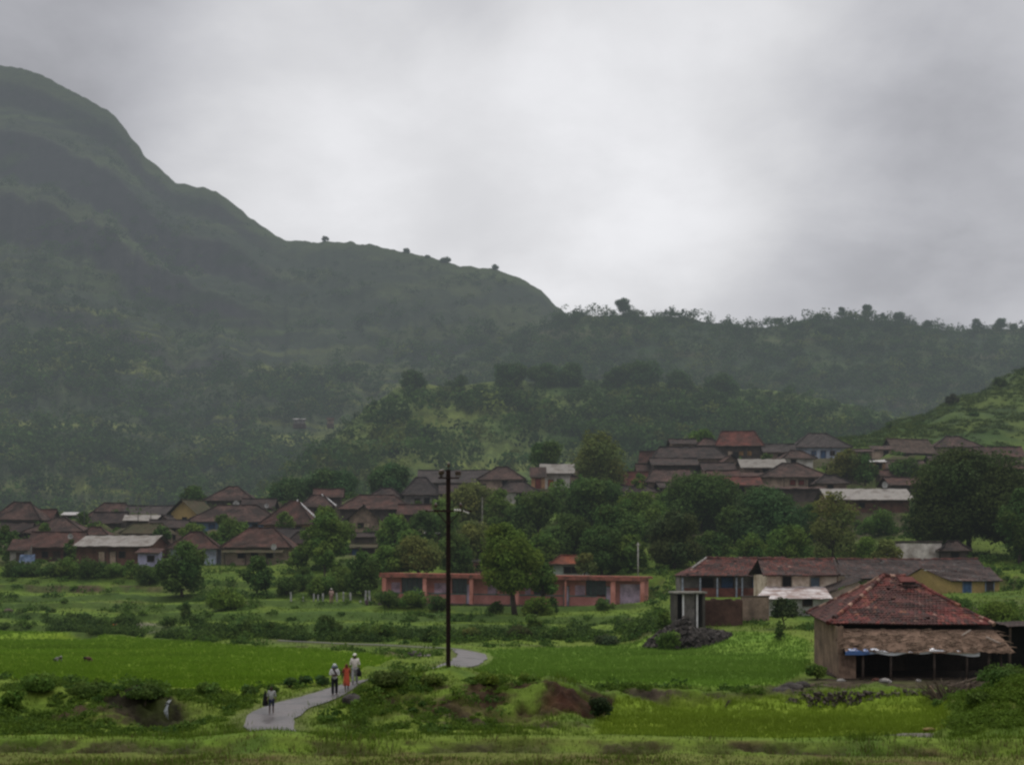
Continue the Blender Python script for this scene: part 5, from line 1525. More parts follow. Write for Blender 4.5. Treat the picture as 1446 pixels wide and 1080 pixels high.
    R = MB(); R.slope((xa - .3, -3.3, PZ(838, Y - 3) - zb), (xb - .1, -3.3, PZ(819, Y - 3) - zb), (xb - .1, .0, PZ(819, Y - 3) - zb + .3), (xa - .3, .0, PZ(838, Y - 3) - zb + .3), 0, .5, .03)
    R.build('wing_roof', ROOF['dark'](), root)
    # long dark roof behind the farmhouse
    Y = 130; x0, x1 = PX(1196, Y), PX(1408, Y); cx = (x0 + x1) / 2; hw = (x1 - x0) / 2; zb = 5.6
    root = empty('long_house', (cx, Y + 4, zb), math.radians(-1), 'long low house with a dark tiled roof directly behind the farmhouse peak', 'house')
    ze = PZ(817, Y) - zb; zr = PZ(789.5, Y + 4) - zb
    R = MB(); tiled(R, (-hw, -4, ze), (hw, -4, ze), (hw - .6, 0, zr), (-hw, 0, zr), 'dark', 41, .28, .33); tiled(R, (hw, 4, ze), (-hw, 4, ze), (-hw, 0, zr), (hw - .6, 0, zr), 'dark', 42, .5, .5)
    ro = R.build('roof', tile_mat(), root, colors=True)
    K = MB(); ridge_tiles(K, (-hw, 0, zr), (hw - .6, 0, zr), 43, 'house'); K.build('ridge_tiles', tile_mat(), ro, colors=True)
    m = MB(); m.box((0, -3.3, ze / 2 - .3), (2 * hw - .8, .25, ze + .5), 0); m.box((0, 3.3, ze / 2 - .3), (2 * hw - .8, .25, ze + .5), 0)
    for s in (-1, 1): m.face([(s * (hw - .5), -3.3, -.5), (s * (hw - .5), 3.3, -.5), (s * (hw - .5), 3.3, ze), (s * (hw - .5), 0, zr - .15), (s * (hw - .5), -3.3, ze)])
    m.build('wall', WALL['mud'](), root)
    opening('door', root, -2, -3.43, 0, .9, 1.6, VOID()); opening('window', root, 1.5, -3.43, .7, .8, .6, VOID())
    # yellow house
    Y = 121; zb = 4.95; x0, x1 = PX(1284, Y), PX(1414, Y); cx = (x0 + x1) / 2; hw = (x1 - x0) / 2
    root = empty('yellow_house', (cx, Y + 3.5, zb), 0, 'yellow painted house with blue doors on the far side of the farmhouse', 'house')
    at = lambda px, yy=Y: PX(px, yy) - cx
    ze = PZ(820, Y) - zb; zp = PZ(803, Y + .4) - zb
    yel = WALL['yellow']()
    m = MB()
    # front wall with the doors, and the gable end turned towards the paddies
    m.face([(at(1346), -3.2, -.6), (at(1413), -3.2, -.6), (at(1413), -3.2, ze), (at(1346), -3.2, ze)])
    g0, g1 = Vector((at(1346), -3.2, 0)), Vector((at(1280, Y + 5), 2.4, 0)); gp = Vector((at(1308, Y + 2), -.2, 0))
    m.face([(g1.x, g1.y, -.6), (g0.x, g0.y, -.6), (g0.x, g0.y, ze), (gp.x, gp.y, zp), (g1.x, g1.y, PZ(817, Y + 4) - zb)])
    m.face([(at(1413), -3.2, -.6), (at(1413), 3.0, -.6), (at(1413), 3.0, ze), (at(1413), -3.2, ze)])
    m.face([(at(1413), 3.0, -.6), (g1.x, 3.2, -.6), (g1.x, 3.2, ze), (at(1413), 3.0, ze)])
    m.build('wall', yel, root)
    R = MB(); tiled(R, (at(1343), -3.6, ze - .02), (at(1416), -3.6, ze - .02), (at(1404, Y + 3), .6, zp + .15), (gp.x - .1, gp.y - .1, zp + .1), 'dark', 51, .28, .33)
    tiled(R, (at(1416), 3.4, ze), (g1.x - .3, 2.9, ze), (gp.x - .1, gp.y, zp + .1), (at(1404, Y + 3), .6, zp + .15), 'dark', 52, .4, .4)
    ro = R.build('roof', tile_mat(), root, colors=True)
    K = MB(); K.col = (.62, .61, .60)
    rnd = random.Random(2)
    for k in range(9): K.box((at(1312 + 4.4 * k, Y + 1.5), -.9 + .03 * k, zp - .13 - .012 * k), (.26, .2, .05 + .03 * rnd.random()), 0, rz=rnd.random())
    K.build('whitewashed_tiles', tile_mat(), ro, colors=True)
    for px, c in ((1367, BLUEPAINT()), (1399, surf('door_dark', (.06, .05, .055), scale=2))):
        opening('door', root, at(px), -3.2, 0, .75, 1.65, c, surf('blue_frame', (.20, .26, .36), scale=2))
    # whitewashed water tank under the big tree
    Y = 143; zb = 7.3
    root = empty('water_tank', (PX(1297, Y), Y + 2, zb), math.radians(4), 'stained whitewashed masonry tank above the long dark roof', 'tank')
    hw = (PX(1329, Y) - PX(1265, Y)) / 2
    m = MB(); th = PZ(767, Y) - zb; m.box((0, 0, (th - .8) / 2), (2 * hw, 4, th + .8), 0); m.build('wall', surf('tank_white', (.66, .60, .54), var=.35, scale=.7, dirt=(.24, .20, .17)), root)
    m = MB(); m.box((0, 0, PZ(766, Y) - zb + .12), (2 * hw + .2, 4.2, .18), 0); m.build('coping', WALL['dark'](), root)
    # dark barn roof right of the tank
    make_house(('dark barn roof under the big dark tree right of the white tank', 1330, 1374, 764, 786, 800, 141, 'hip', 'dark', 'dark', .3, -6, [('door', 0, 'void')]))
    # narrow concrete outhouse and roofless brick stall
    Y = 100.5; zb = 2.95
    root = empty('outhouse', (PX(973.5, Y), Y + 1.1, zb), math.radians(3), 'narrow concrete outhouse with two white posts beside the black rubble heap', 'outhouse')
    w = PX(996, Y) - PX(953, Y); hh = PZ(836, Y) - zb
    m = MB(); m.box((-w / 2 + .1, 0, hh / 2 - .3), (.2, 2.2, hh + .4), 0); m.box((w / 2 - .1, 0, hh / 2 - .3), (.2, 2.2, hh + .4), 0); m.box((0, 1.0, hh / 2 - .3), (w - .1, .2, hh + .4), 0); m.build('wall', surf('wet_concrete', (.10, .09, .075), scale=1), root)
    m = MB(); m.box((0, -.05, hh - .02), (w + .25, 2.5, .14), 0); m.build('roof_slab', surf('grey_slab', (.30, .28, .25), scale=1.4, dirt=(.12, .11, .08)), root)
    m = MB(); m.box((.02, -.55, hh / 2 - .3), (.95, .08, hh + .3), 0); m.build('door', surf('grey_door', (.25, .225, .20), scale=1), root)
    for x in (-.55, .60):
        m = MB(); m.box((x, -.98, hh / 2 - .3), (.13, .14, hh + .3), 0); m.build('post', WHITEPAINT(), root)
    Y = 102.5; zb = 3.05
    root = empty('brick_stall', (PX(1021, Y), Y + 1.3, zb), math.radians(-3), 'roofless dark brick stall between the outhouse and the cream house', 'stall')
    w = PX(1049, Y) - PX(996, Y); hh = PZ(845, Y) - zb
    m = MB()
    rnd = random.Random(6)
    for (p, q) in (((-w / 2, -1.3), (w / 2, -1.3)), ((w / 2, -1.3), (w / 2, 1.4)), ((-w / 2, 1.4), (w / 2, 1.4)), ((-w / 2, -1.3), (-w / 2, 1.4))):
        n = 7
        for k in range(n):
            a = Vector((*p, 0)).lerp(Vector((*q, 0)), (k + .5) / n); dx = abs(q[0] - p[0]) / n or .24; dy = abs(q[1] - p[1]) / n or .24
            top = hh - .25 * rnd.random()
            m.box((a.x, a.y, top / 2 - .4), (dx + .002 * k, dy + .002 * k, top + .8), 0)
    m.build('wall', surf('sooty_brick', (.105, .055, .040), var=.4, scale=1.1, fine=12), root)
    # low pale wall between the stall and the cream house
    Y = 106; root = empty('compound_wall', (PX(1066, Y), Y, PZ(868, Y)), math.radians(2), 'short pinkish boundary wall between the brick stall and the cream house', 'wall')
    m = MB(); m.box((0, 0, .55), (2.4, .3, 2.0), 0); m.build('masonry', surf('pinkish_wall', (.28, .20, .15), scale=1), root)
    m = MB(); m.box((0, 0, 1.6), (2.5, .36, .12), 0); m.build('coping', WALL['dark'](), root)


# ------------------------------------------------------------------ electricity pole and lesser poles
def build_poles():
    Y = 66.5; X = PX(633, Y); g = float(H(X, Y)[0])
    rust = surf('rusty_iron', (.030, .015, .012), var=.4, scale=3, rough=.8)
    root = empty('electricity_pole', (X, Y, g), math.radians(6), 'tall rusty electricity pole with two crossarms standing in the fields', 'utility pole')
    top = PZ(663, Y) - g
    m = MB()
    for sx in (-1, 1): m.box((sx * .10, 0, top / 2 - .5), (.035, .20, top + 1), 0)
    m.box((0, 0, top / 2 - .5), (.17, .035, top + .998), 0)
    m.build('mast', rust, root)
    por = surf('porcelain', (.09, .055, .045), var=.2, rough=.3, bump=0); porw = surf('white_porcelain', (.55, .52, .48), var=.15, rough=.3, bump=0)
    def insulator(x, y, z, up=1, mat=por, r=.095):
        i = MB(); i.tube([(x, y, z), (x, y, z + up * .16)], .02, 6)
        i.lathe((x, y, z + up * .14), [(.03, 0), (r, up * .03), (r * .55, up * .10), (r * .9, up * .13), (r * .5, up * .22), (.02, up * .27)], 10)
        return i.build('insulator', mat, root, smooth=True)
    # upper bracket
    z = PZ(675, Y) - g
    m = MB(); m.box((.02, -.12, z), (1.12, .07, .08), 0); m.build('bracket', rust, root)
    for k in range(4): insulator(-.40 + .045 * (k - 1), -.12 - .02 * k, z + .03 + .01 * k, 1, por, .11)
    for x in (.42, .52, .62): insulator(x, -.12, z + .02, 1, por, .07)
    insulator(.02, 0, top - .02, 1, por, .10)
    # main crossarm
    z = PZ(721.5, Y) - g
    m = MB(); m.box((.02, -.13, z), (2.5, .08, .10), 0); m.build('cross_arm', rust, root)
    m = MB(); m.tube([(0, -.12, z - .75), (.62, -.14, z - .04)], .025, 6); m.tube([(0, -.12, z - .75), (-.62, -.14, z - .04)], .025, 6); m.build('brace', rust, root)
    insulator(-.68, -.13, z + .03, 1, por, .11); insulator(.66, -.13, z + .03, 1, por, .11)
    for s, y in ((-1, -.2), (1, -.2)):
        i = MB()
        for k in range(4): i.lathe((0, 0, k * .09), [(.02, 0), (.06, .025), (.035, .07), (.02, .085)], 10)
        o = i.build('strain_insulator', por if s < 0 else porw, root, smooth=True)
        o.location = (s * .78, y, z); o.rotation_euler = (0, s * math.radians(90 if s < 0 else 112), 0)
    m = MB()
    for k in range(3): m.lathe((0, 0, k * .13), [(.03, 0), (.10, .03), (.05, .10), (.03, .12)], 10)
    o = m.build('strain_insulator', porw, root, smooth=True); o.location = (.30, -.2, z + .02); o.rotation_euler = (0, math.radians(88), 0)
    for (px, top_, bot, Y, r, c, lab) in ((901, 766, 812, 145, .075, (.42, .40, .36), 'slim pale concrete pole behind the right end of the school'),
                                          (681, 702, 775, 158, .09, (.17, .165, .13), 'weathered grey wooden pole among the trees right of the electricity pole'),
                                          (119, 706, 748, 190, .055, (.06, .06, .055), 'thin dark pole beside the white tin awning hut'),
                                          (195, 700, 745, 192, .05, (.06, .06, .055), 'thin dark pole in front of the blue tarpaulin roof'),
                                          (213, 712, 742, 186, .05, (.08, .07, .06), 'thin dark pole over the sand coloured tin roof')):
        X = PX(px, Y); g = float(H(X, Y)[0])
        root = empty('village_pole', (X, Y, g), 0, lab, 'pole', 'thin poles in the village')
        m = MB(); t = PZ(top_, Y) - g
        m.tube([(0, 0, -.4), (0, 0, t)], [r * 1.2, r * .85], 8); m.build('mast', surf('pole_%d' % px, c, var=.25, scale=2), root, smooth=True)
        m = MB(); m.box((0, -.06, t - .25), (.55, .05, .06), 0); m.build('cross_arm', surf('pole_%d' % px, c), root)


# ------------------------------------------------------------------ people
def skin_body(points, edges, radii, name, mat, parent, sub=1):
    me = bpy.data.meshes.new(name + '_tmp'); me.from_pydata(points, edges, [])
    ob = bpy.data.objects.new(name + '_tmp', me); COL.objects.link(ob)
    sk = ob.modifiers.new('skin', 'SKIN'); sk.use_smooth_shade = True
    for v, r in zip(me.skin_vertices[0].data, radii):
        v.radius = (r, r) if not hasattr(r, '__len__') else r
    me.skin_vertices[0].data[0].use_root = True
    ss = ob.modifiers.new('sub', 'SUBSURF'); ss.levels = sub; ss.render_levels = sub
    dg = bpy.context.evaluated_depsgraph_get(); dg.update()
    nm = bpy.data.meshes.new_from_object(ob.evaluated_get(dg))
    bpy.data.objects.remove(ob)
    nm.materials.clear(); nm.materials.append(mat)
    nm.polygons.foreach_set('use_smooth', [True] * len(nm.polygons))
    return link(name, nm, parent)


def person(label, px, Y, ht, yaw, skinc, shirt, legs, pose='walk', head=None, hair=True, group=None, sari=None, X=None, z=None, stride=.16, arms=None):
    X = PX(px, Y) if X is None else X
    g = float(H(X, Y)[0]) if z is None else z
    root = empty('person', (X, Y, g), yaw, label, 'person', group)
    s = ht / 1.7
    V = lambda x, y, z_: Vector((x * s, y * s, z_ * s))
    sk = surf('skin_%d' % int(skinc[0] * 1000), skinc, var=.12, bump=0, scale=6, fine=30)
    bend = pose == 'bend'
    # joints, facing -y
    if bend:
        pel = V(0, .10, .62); ch = V(0, -.30, .78); nk = V(0, -.46, .80); hd = V(0, -.58, .78)
        hip = [V(-.09, .08, .58), V(.09, .08, .58)]; kn = [V(-.11, -.08, .34), V(.11, -.06, .34)]; an = [V(-.11, .02, .07), V(.11, .04, .07)]
        sh = [V(-.17, -.36, .78), V(.17, -.36, .78)]; el = [V(-.2, -.42, .52), V(.2, -.42, .52)]; wr = [V(-.12, -.52, .30), V(.12, -.52, .30)]
    else:
        pel = V(0, 0, .92); ch = V(0, -.01, 1.26); nk = V(0, -.01, 1.45); hd = V(0, -.025, 1.56)
        hip = [V(-.09, 0, .86), V(.09, 0, .86)]
        kn = [V(-.10, -stride * .75, .48), V(.10, stride * .25, .47)]; an = [V(-.10, -stride, .08), V(.10, stride, .10)]
        sh = [V(-.175, 0, 1.39), V(.175, 0, 1.39)]
        el = [V(-.24, .06, 1.12), V(.24, .02, 1.12)]; wr = [V(-.25, -.06, .90), V(.25, -.10, .89)]
        if arms == 'folded':
            el = [V(-.25, -.03, 1.13), V(.25, -.03, 1.13)]; wr = [V(.04, -.24, 1.12), V(-.06, -.22, 1.06)]
        if arms == 'carry':
            wr = [V(-.27, -.03, .88), V(.24, -.16, .98)]
    P = [pel, ch, nk, hd + V(0, 0, -.03), hip[0], kn[0], an[0], an[0] + V(0, -.15, -.045), hip[1], kn[1], an[1], an[1] + V(0, -.15, -.045), sh[0], el[0], wr[0], sh[1], el[1], wr[1]]
    Ed = [(0, 1), (1, 2), (2, 3), (0, 4), (4, 5), (5, 6), (6, 7), (0, 8), (8, 9), (9, 10), (10, 11), (1, 12), (12, 13), (13, 14), (1, 15), (15, 16), (16, 17)]
    Rr = [.12, .13, .055, .075, .085, .055, .038, .032, .085, .055, .038, .032, .055, .040, .028, .055, .040, .028]
    body = skin_body(P, Ed, [r * s for r in Rr], 'body', sk, root)
    # head with nose and ears, palms with five fingers, joined to the body mesh
    m = MB()
    tiltv = V(0, -.02, -.02) if not bend else V(0, -.05, -.05)
    m.lathe(hd + V(0, 0, -.115), [(.02 * s, 0), (.052 * s, .02 * s), (.072 * s, .08 * s), (.078 * s, .14 * s), (.066 * s, .20 * s), (.03 * s, .235 * s)], 12, 0, 1, 1.18)
    m.tube([hd + V(0, -.085, .02), hd + V(0, -.108, -.025)], [.008 * s, .016 * s], 6)
    for sx in (-1, 1): m.ball(hd + V(sx * .078, .01, -.005), (.012 * s, .022 * s, .032 * s), 6)
    for w, e, sx in ((wr[0], el[0], -1), (wr[1], el[1], 1)):
        d = (w - e).normalized(); side = d.cross(Vector((0, 1, 0))).normalized() if abs(d.y) < .9 else Vector((1, 0, 0))
        up = d.cross(side)
        pc = w + d * .045 * s
        m.tube([w - d * .01, pc, w + d * .085 * s], [.026 * s, .036 * s, .034 * s], 8)
        for k, ln in enumerate((.070, .078, .073, .058)):
            b = w + d * .08 * s + up * (k - 1.5) * .019 * s
            m.tube([b, b + d * ln * .5 * s + side * .006 * s, b + d * ln * .9 * s + side * .024 * s], [.0095 * s, .0088 * s, .007 * s], 6)
        b = pc - up * .034 * s
        m.tube([b, b + d * .03 * s - up * .018 * s, b + d * .06 * s - up * .020 * s], [.011 * s, .010 * s, .008 * s], 6)
    extra = m.build('extra_tmp', sk, None, smooth=True)
    # merge the head and hands into the one body mesh
    import bmesh
    bm = bmesh.new(); bm.from_mesh(body.data); bm.from_mesh(extra.data)
    bm.to_mesh(body.data); bm.free(); bpy.data.objects.remove(extra)
    body.data.polygons.foreach_set('use_smooth', [True] * len(body.data.polygons))
    dark = surf('eye_dark', (.02, .017, .015), bump=0)
    for sx in (-1, 1):
        e = MB(); e.ball(hd + V(sx * .03, -.078, .022), (.012 * s, .008 * s, .008 * s), 6); e.build('eye', dark, body)
    e = MB(); e.box(hd + V(0, -.082, -.055), (.045 * s, .01 * s, .01 * s)); e.build('mouth', surf('lips', (.16, .06, .05), bump=0), body)
    if hair:
        h = MB(); h.lathe(hd + V(0, .012, -.02), [(.083 * s, 0), (.090 * s, .05 * s), (.078 * s, .10 * s), (.045 * s, .138 * s), (.01 * s, .148 * s)], 12, 0, 1, 1.12); h.build('hair', surf('hair', (.02, .016, .014), bump=.3), body, smooth=True)
    def cloth(name, c): return surf(name + '_%d_%d' % (int(c[0] * 1000), int(c[2] * 1000)), c, var=.25, scale=5, fine=16, bump=.35, dirt=tuple(x * .7 for x in c))
    if sari is None:
        sp = [pel + (V(0, 0, -.10) if not bend else V(0, .05, -.03)), ch, nk + V(0, 0, -.06), sh[0], el[0], el[0].lerp(wr[0], .35), sh[1], el[1], el[1].lerp(wr[1], .35)]
        skin_body(sp, [(0, 1), (1, 2), (1, 3), (3, 4), (4, 5), (1, 6), (6, 7), (7, 8)], [r * s for r in (.150, .165, .06, .085, .070, .062, .085, .070, .062)], 'shirt', cloth('shirt', shirt), root)
        lw = .085 if legs[1] == 'shorts' else .088
        end = .72 if legs[1] == 'shorts' else 1.0
        tp = [pel + V(0, 0, .02), hip[0], kn[0] if end == 1 else hip[0].lerp(kn[0], .75), an[0] if end == 1 else kn[0], hip[1], kn[1] if end == 1 else hip[1].lerp(kn[1], .75), an[1] if end == 1 else kn[1]]
        skin_body(tp, [(0, 1), (1, 2), (2, 3), (0, 4), (4, 5), (5, 6)], [r * s for r in (.135, .115, .085, .075, .115, .085, .075)], 'trousers' if end == 1 else 'shorts', cloth('legs', legs[0]), root)
    else:
        if bend:
            sp = [pel, ch, nk, sh[0], el[0], sh[1], el[1]]
            skin_body(sp, [(0, 1), (1, 2), (1, 3), (3, 4), (1, 5), (5, 6)], [r * s for r in (.20, .18, .08, .08, .06, .08, .06)], 'blouse', cloth('blouse', shirt), root)
            m = MB(); m.lathe(V(0, .05, .05), [(.20 * s, 0), (.23 * s, .2 * s), (.22 * s, .45 * s), (.15 * s, .62 * s)], 14); m.build('sari', cloth('sari', sari), root, smooth=True)
        else:
            sp = [pel, ch, nk + V(0, 0, -.05), sh[0], el[0], sh[1], el[1]]
            skin_body(sp, [(0, 1), (1, 2), (1, 3), (3, 4), (1, 5), (5, 6)], [r * s for r in (.14, .145, .06, .075, .055, .075, .055)], 'blouse', cloth('blouse', shirt), root)
            m = MB(); n = 18
            rings = []
            for (r, z_, fl) in ((.20, .34, .02), (.205, .55, .015), (.19, .80, .01), (.155, 1.02, 0), (.17, 1.25, 0), (.15, 1.40, 0)):
                rings.append([m.vert(V((r + fl * math.sin(5 * t)) * math.cos(t), (r * .8 + fl * math.cos(4 * t)) * math.sin(t) - .01, z_ + .02 * math.sin(3 * t))) for t in [2 * math.pi * j / n for j in range(n)]])
            for a, b in zip(rings, rings[1:]):
                for j in range(n): m.f.append([a[j], a[(j + 1) % n], b[(j + 1) % n], b[j]]); m.m.append(0); m.uv.append([(0, 0)] * 4)
            m.build('sari', cloth('sari', sari), root, smooth=True)
            m = MB(); m.lathe(hd + V(0, .03, -.14), [(.10 * s, 0), (.105 * s, .1 * s), (.095 * s, .2 * s), (.05 * s, .262 * s), (.01 * s, .27 * s)], 12, 0, 1, 1.0); m.build('head_veil', cloth('veil', tuple(x * .6 for x in sari)), root, smooth=True)
    if head:
        m = MB(); m.lathe(hd + V(0, .005, .045), [(.098 * s, 0), (.102 * s, .03 * s), (.09 * s, .085 * s), (.05 * s, .115 * s), (.01 * s, .12 * s)], 14, 0, 1, 1.12)
        m.tube([hd + V(-.1, .0, .05), hd + V(0, -.115, .055), hd + V(.1, 0, .05)], [.02 * s, .028 * s, .02 * s], 6)
        m.build('cap', cloth('cap', head), root, smooth=True)
    return root


def carried(name, label, cat, loc, build):
    root = MB(); build(root)
    o = root.build(name, surf(name + '_cloth', (.018, .018, .02), var=.3, scale=6, bump=.3), None, smooth=True)
    o.location = loc
    return tag(o, label, cat)


def build_people():
    brown = (.105, .06, .042); dk = (.07, .042, .03)
    wz = lambda px, Y: float(H(PX(px, Y), Y)[0]) - .30
    p = person('man in a white shirt and black trousers walking with folded arms on the road', 472.5, 63.4, 1.62, math.radians(8), brown, (.60, .58, .57), ((.018, .018, .022), 'long'), head=(.55, .56, .56), arms='folded', stride=.10)
    m = MB(); m.tube([(-.10, -.15, 1.44), (0, -.20, 1.28), (.12, -.17, 1.05)], [.04, .045, .04], 8); m.build('sling', surf('sling', (.07, .035, .035)), p, smooth=True)
    m = MB(); m.tube([(-.13, -.05, 1.47), (0, -.12, 1.45), (.13, -.05, 1.47), (0, .09, 1.50), (-.13, -.05, 1.47)], [.05] * 5, 8); m.build('scarf', surf('scarf', (.16, .19, .25)), p, smooth=True)
    person('woman wrapped in a bright orange red sari walking between the two men', 489.5, 64.1, 1.42, math.radians(15), brown, (.25, .06, .045), None, sari=(.52, .095, .052), stride=.14)
    person('man in a loose cream shirt, pale trousers and white cap holding a bag', 501, 65.8, 1.64, math.radians(5), dk, (.66, .60, .54), ((.30, .30, .30), 'long'), head=(.74, .72, .62), arms='carry', stride=.16)
    z = float(H(PX(501, 65.8), 65.8)[0])
    carried('cloth_bag', 'black cloth bag hanging from the hand of the white capped man', 'bag', (PX(507.6, 65.8), 65.7, z + .44), lambda m: (m.lathe((0, 0, 0), [(.07, 0), (.13, .03), (.125, .2), (.07, .34), (.03, .40)], 12, 0, 1.0, .55), m.tube([(-.03, 0, .39), (-.02, 0, .46), (.03, 0, .46), (.03, 0, .39)], .012, 6)))
    person('boy in a grey shirt and navy shorts standing on the road bend', 383.3, 57.5, 1.30, math.radians(5), (.09, .05, .036), (.34, .34, .32), ((.028, .032, .065), 'shorts'), stride=.05)
    z = float(H(PX(373.5, 57.6), 57.6)[0])
    carried('sack', 'black tapering sack carried beside the boy on the road bend', 'sack', (PX(374.6, 57.6), 57.6, z + .36), lambda m: m.lathe((0, 0, 0), [(.06, 0), (.14, .03), (.125, .25), (.075, .5), (.04, .66), (.02, .74)], 12, 0, 1.0, .6))
    person('stooping worker with a grey head cloth bent over in the left paddy', 79.5, 83, 1.35, math.radians(60), dk, (.24, .22, .21), ((.06, .06, .05), 'long'), pose='bend', head=(.26, .24, .22), z=wz(79.5, 83))
    person('stooping worker in dark red bent over in the left paddy', 127, 83, 1.35, math.radians(-30), dk, (.09, .035, .03), None, pose='bend', sari=(.08, .03, .028), z=wz(127, 83))
    person('crouching figure in an orange wrap beside the bush at the paddy edge', 161.5, 119.5, 1.45, math.radians(30), brown, (.55, .13, .04), None, pose='bend', sari=(.50, .12, .045), z=1.75)
    person('person in a pale pink shirt and white hat standing among the white fence posts', 468, 134.2, 1.62, 0, brown, (.46, .30, .26), ((.30, .17, .15), 'long'), head=(.66, .60, .54))
    person('figure in a mauve wrap sitting low at the right end of the fence posts', 518, 133, 1.15, 0, brown, (.20, .12, .16), None, pose='bend', sari=(.17, .10, .14))


# ------------------------------------------------------------------ small things
def build_small():
    rnd = random.Random(31)
    white = surf('weathered_white', (.42, .41, .39), scale=3, var=.3, bump=.1)
    posts = [(411, 836, 852), (428, 840, 851), (443, 838, 849), (449, 840, 849), (456, 838, 849), (476, 837, 853), (485, 836, 850), (495, 837, 852), (509, 848, 856), (516, 834, 842), (522, 834, 846)]
    first = None
    for k, (px, t, b) in enumerate(posts):
        Y = 135.3; X = PX(px, Y); g = float(H(X, Y)[0])
        m = MB(); h = PZ(t, Y) - g
        m.box((0, 0, h / 2 - .2), (.17, .15, h + .4), 0); m.box((0, 0, h + .025), (.13, .11, .05), 0)
        o = m.build('fence_post', white); o.location = (X, Y, g); o.rotation_euler = (.04 * (rnd.random() - .5), .1 * (rnd.random() - .5), rnd.random())
        labs = ['leftmost white fence post standing apart from the row', 'dull short fence post second from the row\'s left end'] + ['short white painted fence post in the row left of the school'] * 9
        tag(o, labs[k], 'fence post', 'white fence posts left of the school')
    # satellite dishes and roof odds
    for (px, py, Y, r, lab) in ((333.5, 711, 213, .55, 'white satellite dish below the tallest left hip roof'), (387, 772, 163.6, .42, 'white satellite dish on the lean-to of the big red hip roof'),
                                (99.5, 757, 167.6, .36, 'white satellite dish on the long brick house roof'), (1249, 684.5, 181, .48, 'white satellite dish above the long pale tin shed'), (376.5, 714, 205, .36, 'white satellite dish among the dark mango leaves')):
        root = empty('satellite_dish', (PX(px, Y), Y, PZ(py, Y)), rnd.random() * .6 - .3, lab, 'satellite dish', 'satellite dishes on the roofs')
        m = MB(); n = 16
        rg = [[m.vert((rr * math.cos(2 * math.pi * j / n), -.25 * (rr / r) ** 2 * r, rr * math.sin(2 * math.pi * j / n))) for j in range(n)] for rr in (r * .05, r * .5, r)]
        for a, b in zip(rg, rg[1:]):
            for j in range(n): m.f.append([a[j], a[(j + 1) % n], b[(j + 1) % n], b[j]]); m.m.append(0); m.uv.append([(0, 0)] * 4)
        m.build('reflector', white, root, smooth=True)
        m = MB(); m.tube([(0, .06, -.05), (0, .12, -r - .9)], .04, 6); m.tube([(0, -.02, -r * .8), (0, -r * .8, -.05)], .02, 5); m.build('mount', WALL['grey'](), root)
    m = MB(); m.slope((-.95, -.4, 0), (.95, -.4, .05), (.75, .5, .55), (-.8, .5, .5), 0, .3, .06)
    o = m.build('tarpaulin', surf('blue_tarp', (.10, .22, .44), rough=.5, var=.2, scale=3)); o.location = (PX(190.5, 207.5), 208.2, PZ(728.5, 207.5)); tag(o, 'small blue tarpaulin sheet spread on the greyish purple roof', 'tarpaulin')
    m = MB(); m.slope((-1.0, -.3, 0), (1.0, -.3, .05), (.95, .1, 1.05), (-1.0, .1, 1.0), 0, .3, .05)
    o = m.build('tarpaulin', surf('navy_tarp', (.10, .15, .26), rough=.5, var=.2, scale=3)); o.location = (PX(39, 158), 158, PZ(794, 158)); tag(o, 'dull navy tarpaulin hung beside the tiny orange roofed outhouse', 'tarpaulin')
    # rubble heap
    heap = MB(); n = 30
    cx, cy = PX(972, 96.5), 96.5; rr = random.Random(8)
    cells = []
    for k in range(520):
        a = rr.random() * 6.283; q = rr.random() ** .6
        x = cx + 3.3 * q * math.cos(a) * (1 + .2 * math.sin(a)); y = cy + 1.8 * q * math.sin(a)
        hgt = 1.55 * max(0, 1 - q) ** .8 * (1.15 - .35 * math.cos(a))
        g = float(H(x, y, False)[0]); s = .14 + .26 * rr.random()
        c = .35 + .7 * rr.random(); heap.col = (.052 * c, .043 * c, .037 * c)
        Rm = Matrix.Rotation(rr.random() * 6, 3, Vector((rr.random(), rr.random(), rr.random())))
        heap.box((x, y, g + hgt), (s * 1.3, s, s * .8), 0, M=Rm)
    core = []
    heap.col = (.028, .023, .02)
    heap.lathe((cx, cy, float(H(cx, cy, False)[0]) - .3), [(3.2, 0), (2.4, .6), (1.4, 1.2), (.5, 1.75), (.05, 1.85)], 22, 0, 1, .55)
    o = heap.build('rubble_heap', attr_mat('rubble', rough=.9, noise=4, var=.4, bump=.5), colors=True); tag(o, 'black heap of stone rubble in front of the outhouse', 'rubble heap')
    # dry stone retaining wall below the farmhouse yard
    w = MB()
    for k in range(620):
        t = rr.random(); px = 1010 + 320 * t
        Y = 62.9 + .5 * rr.random() + .35 * math.sin(t * 9); X = PX(px, Y)
        zz = .55 + .95 * rr.random() * (.55 + .55 * sstep(.25, .5, t))
        s = .07 + .12 * rr.random(); c = .5 + .8 * rr.random(); w.col = (.060 * c, .048 * c, .036 * c)
        w.box((X, Y + (zz - .6) * .5, float(zz)), (s * 1.4, s, s * .8), 0, M=Matrix.Rotation(rr.random() * 3, 3, Vector((rr.random(), rr.random(), rr.random() + .1))))
    tag(w.build('retaining_wall', attr_mat('rubble'), colors=True), 'low dry stone retaining wall between the lower paddy and the farmhouse yard', 'retaining wall')
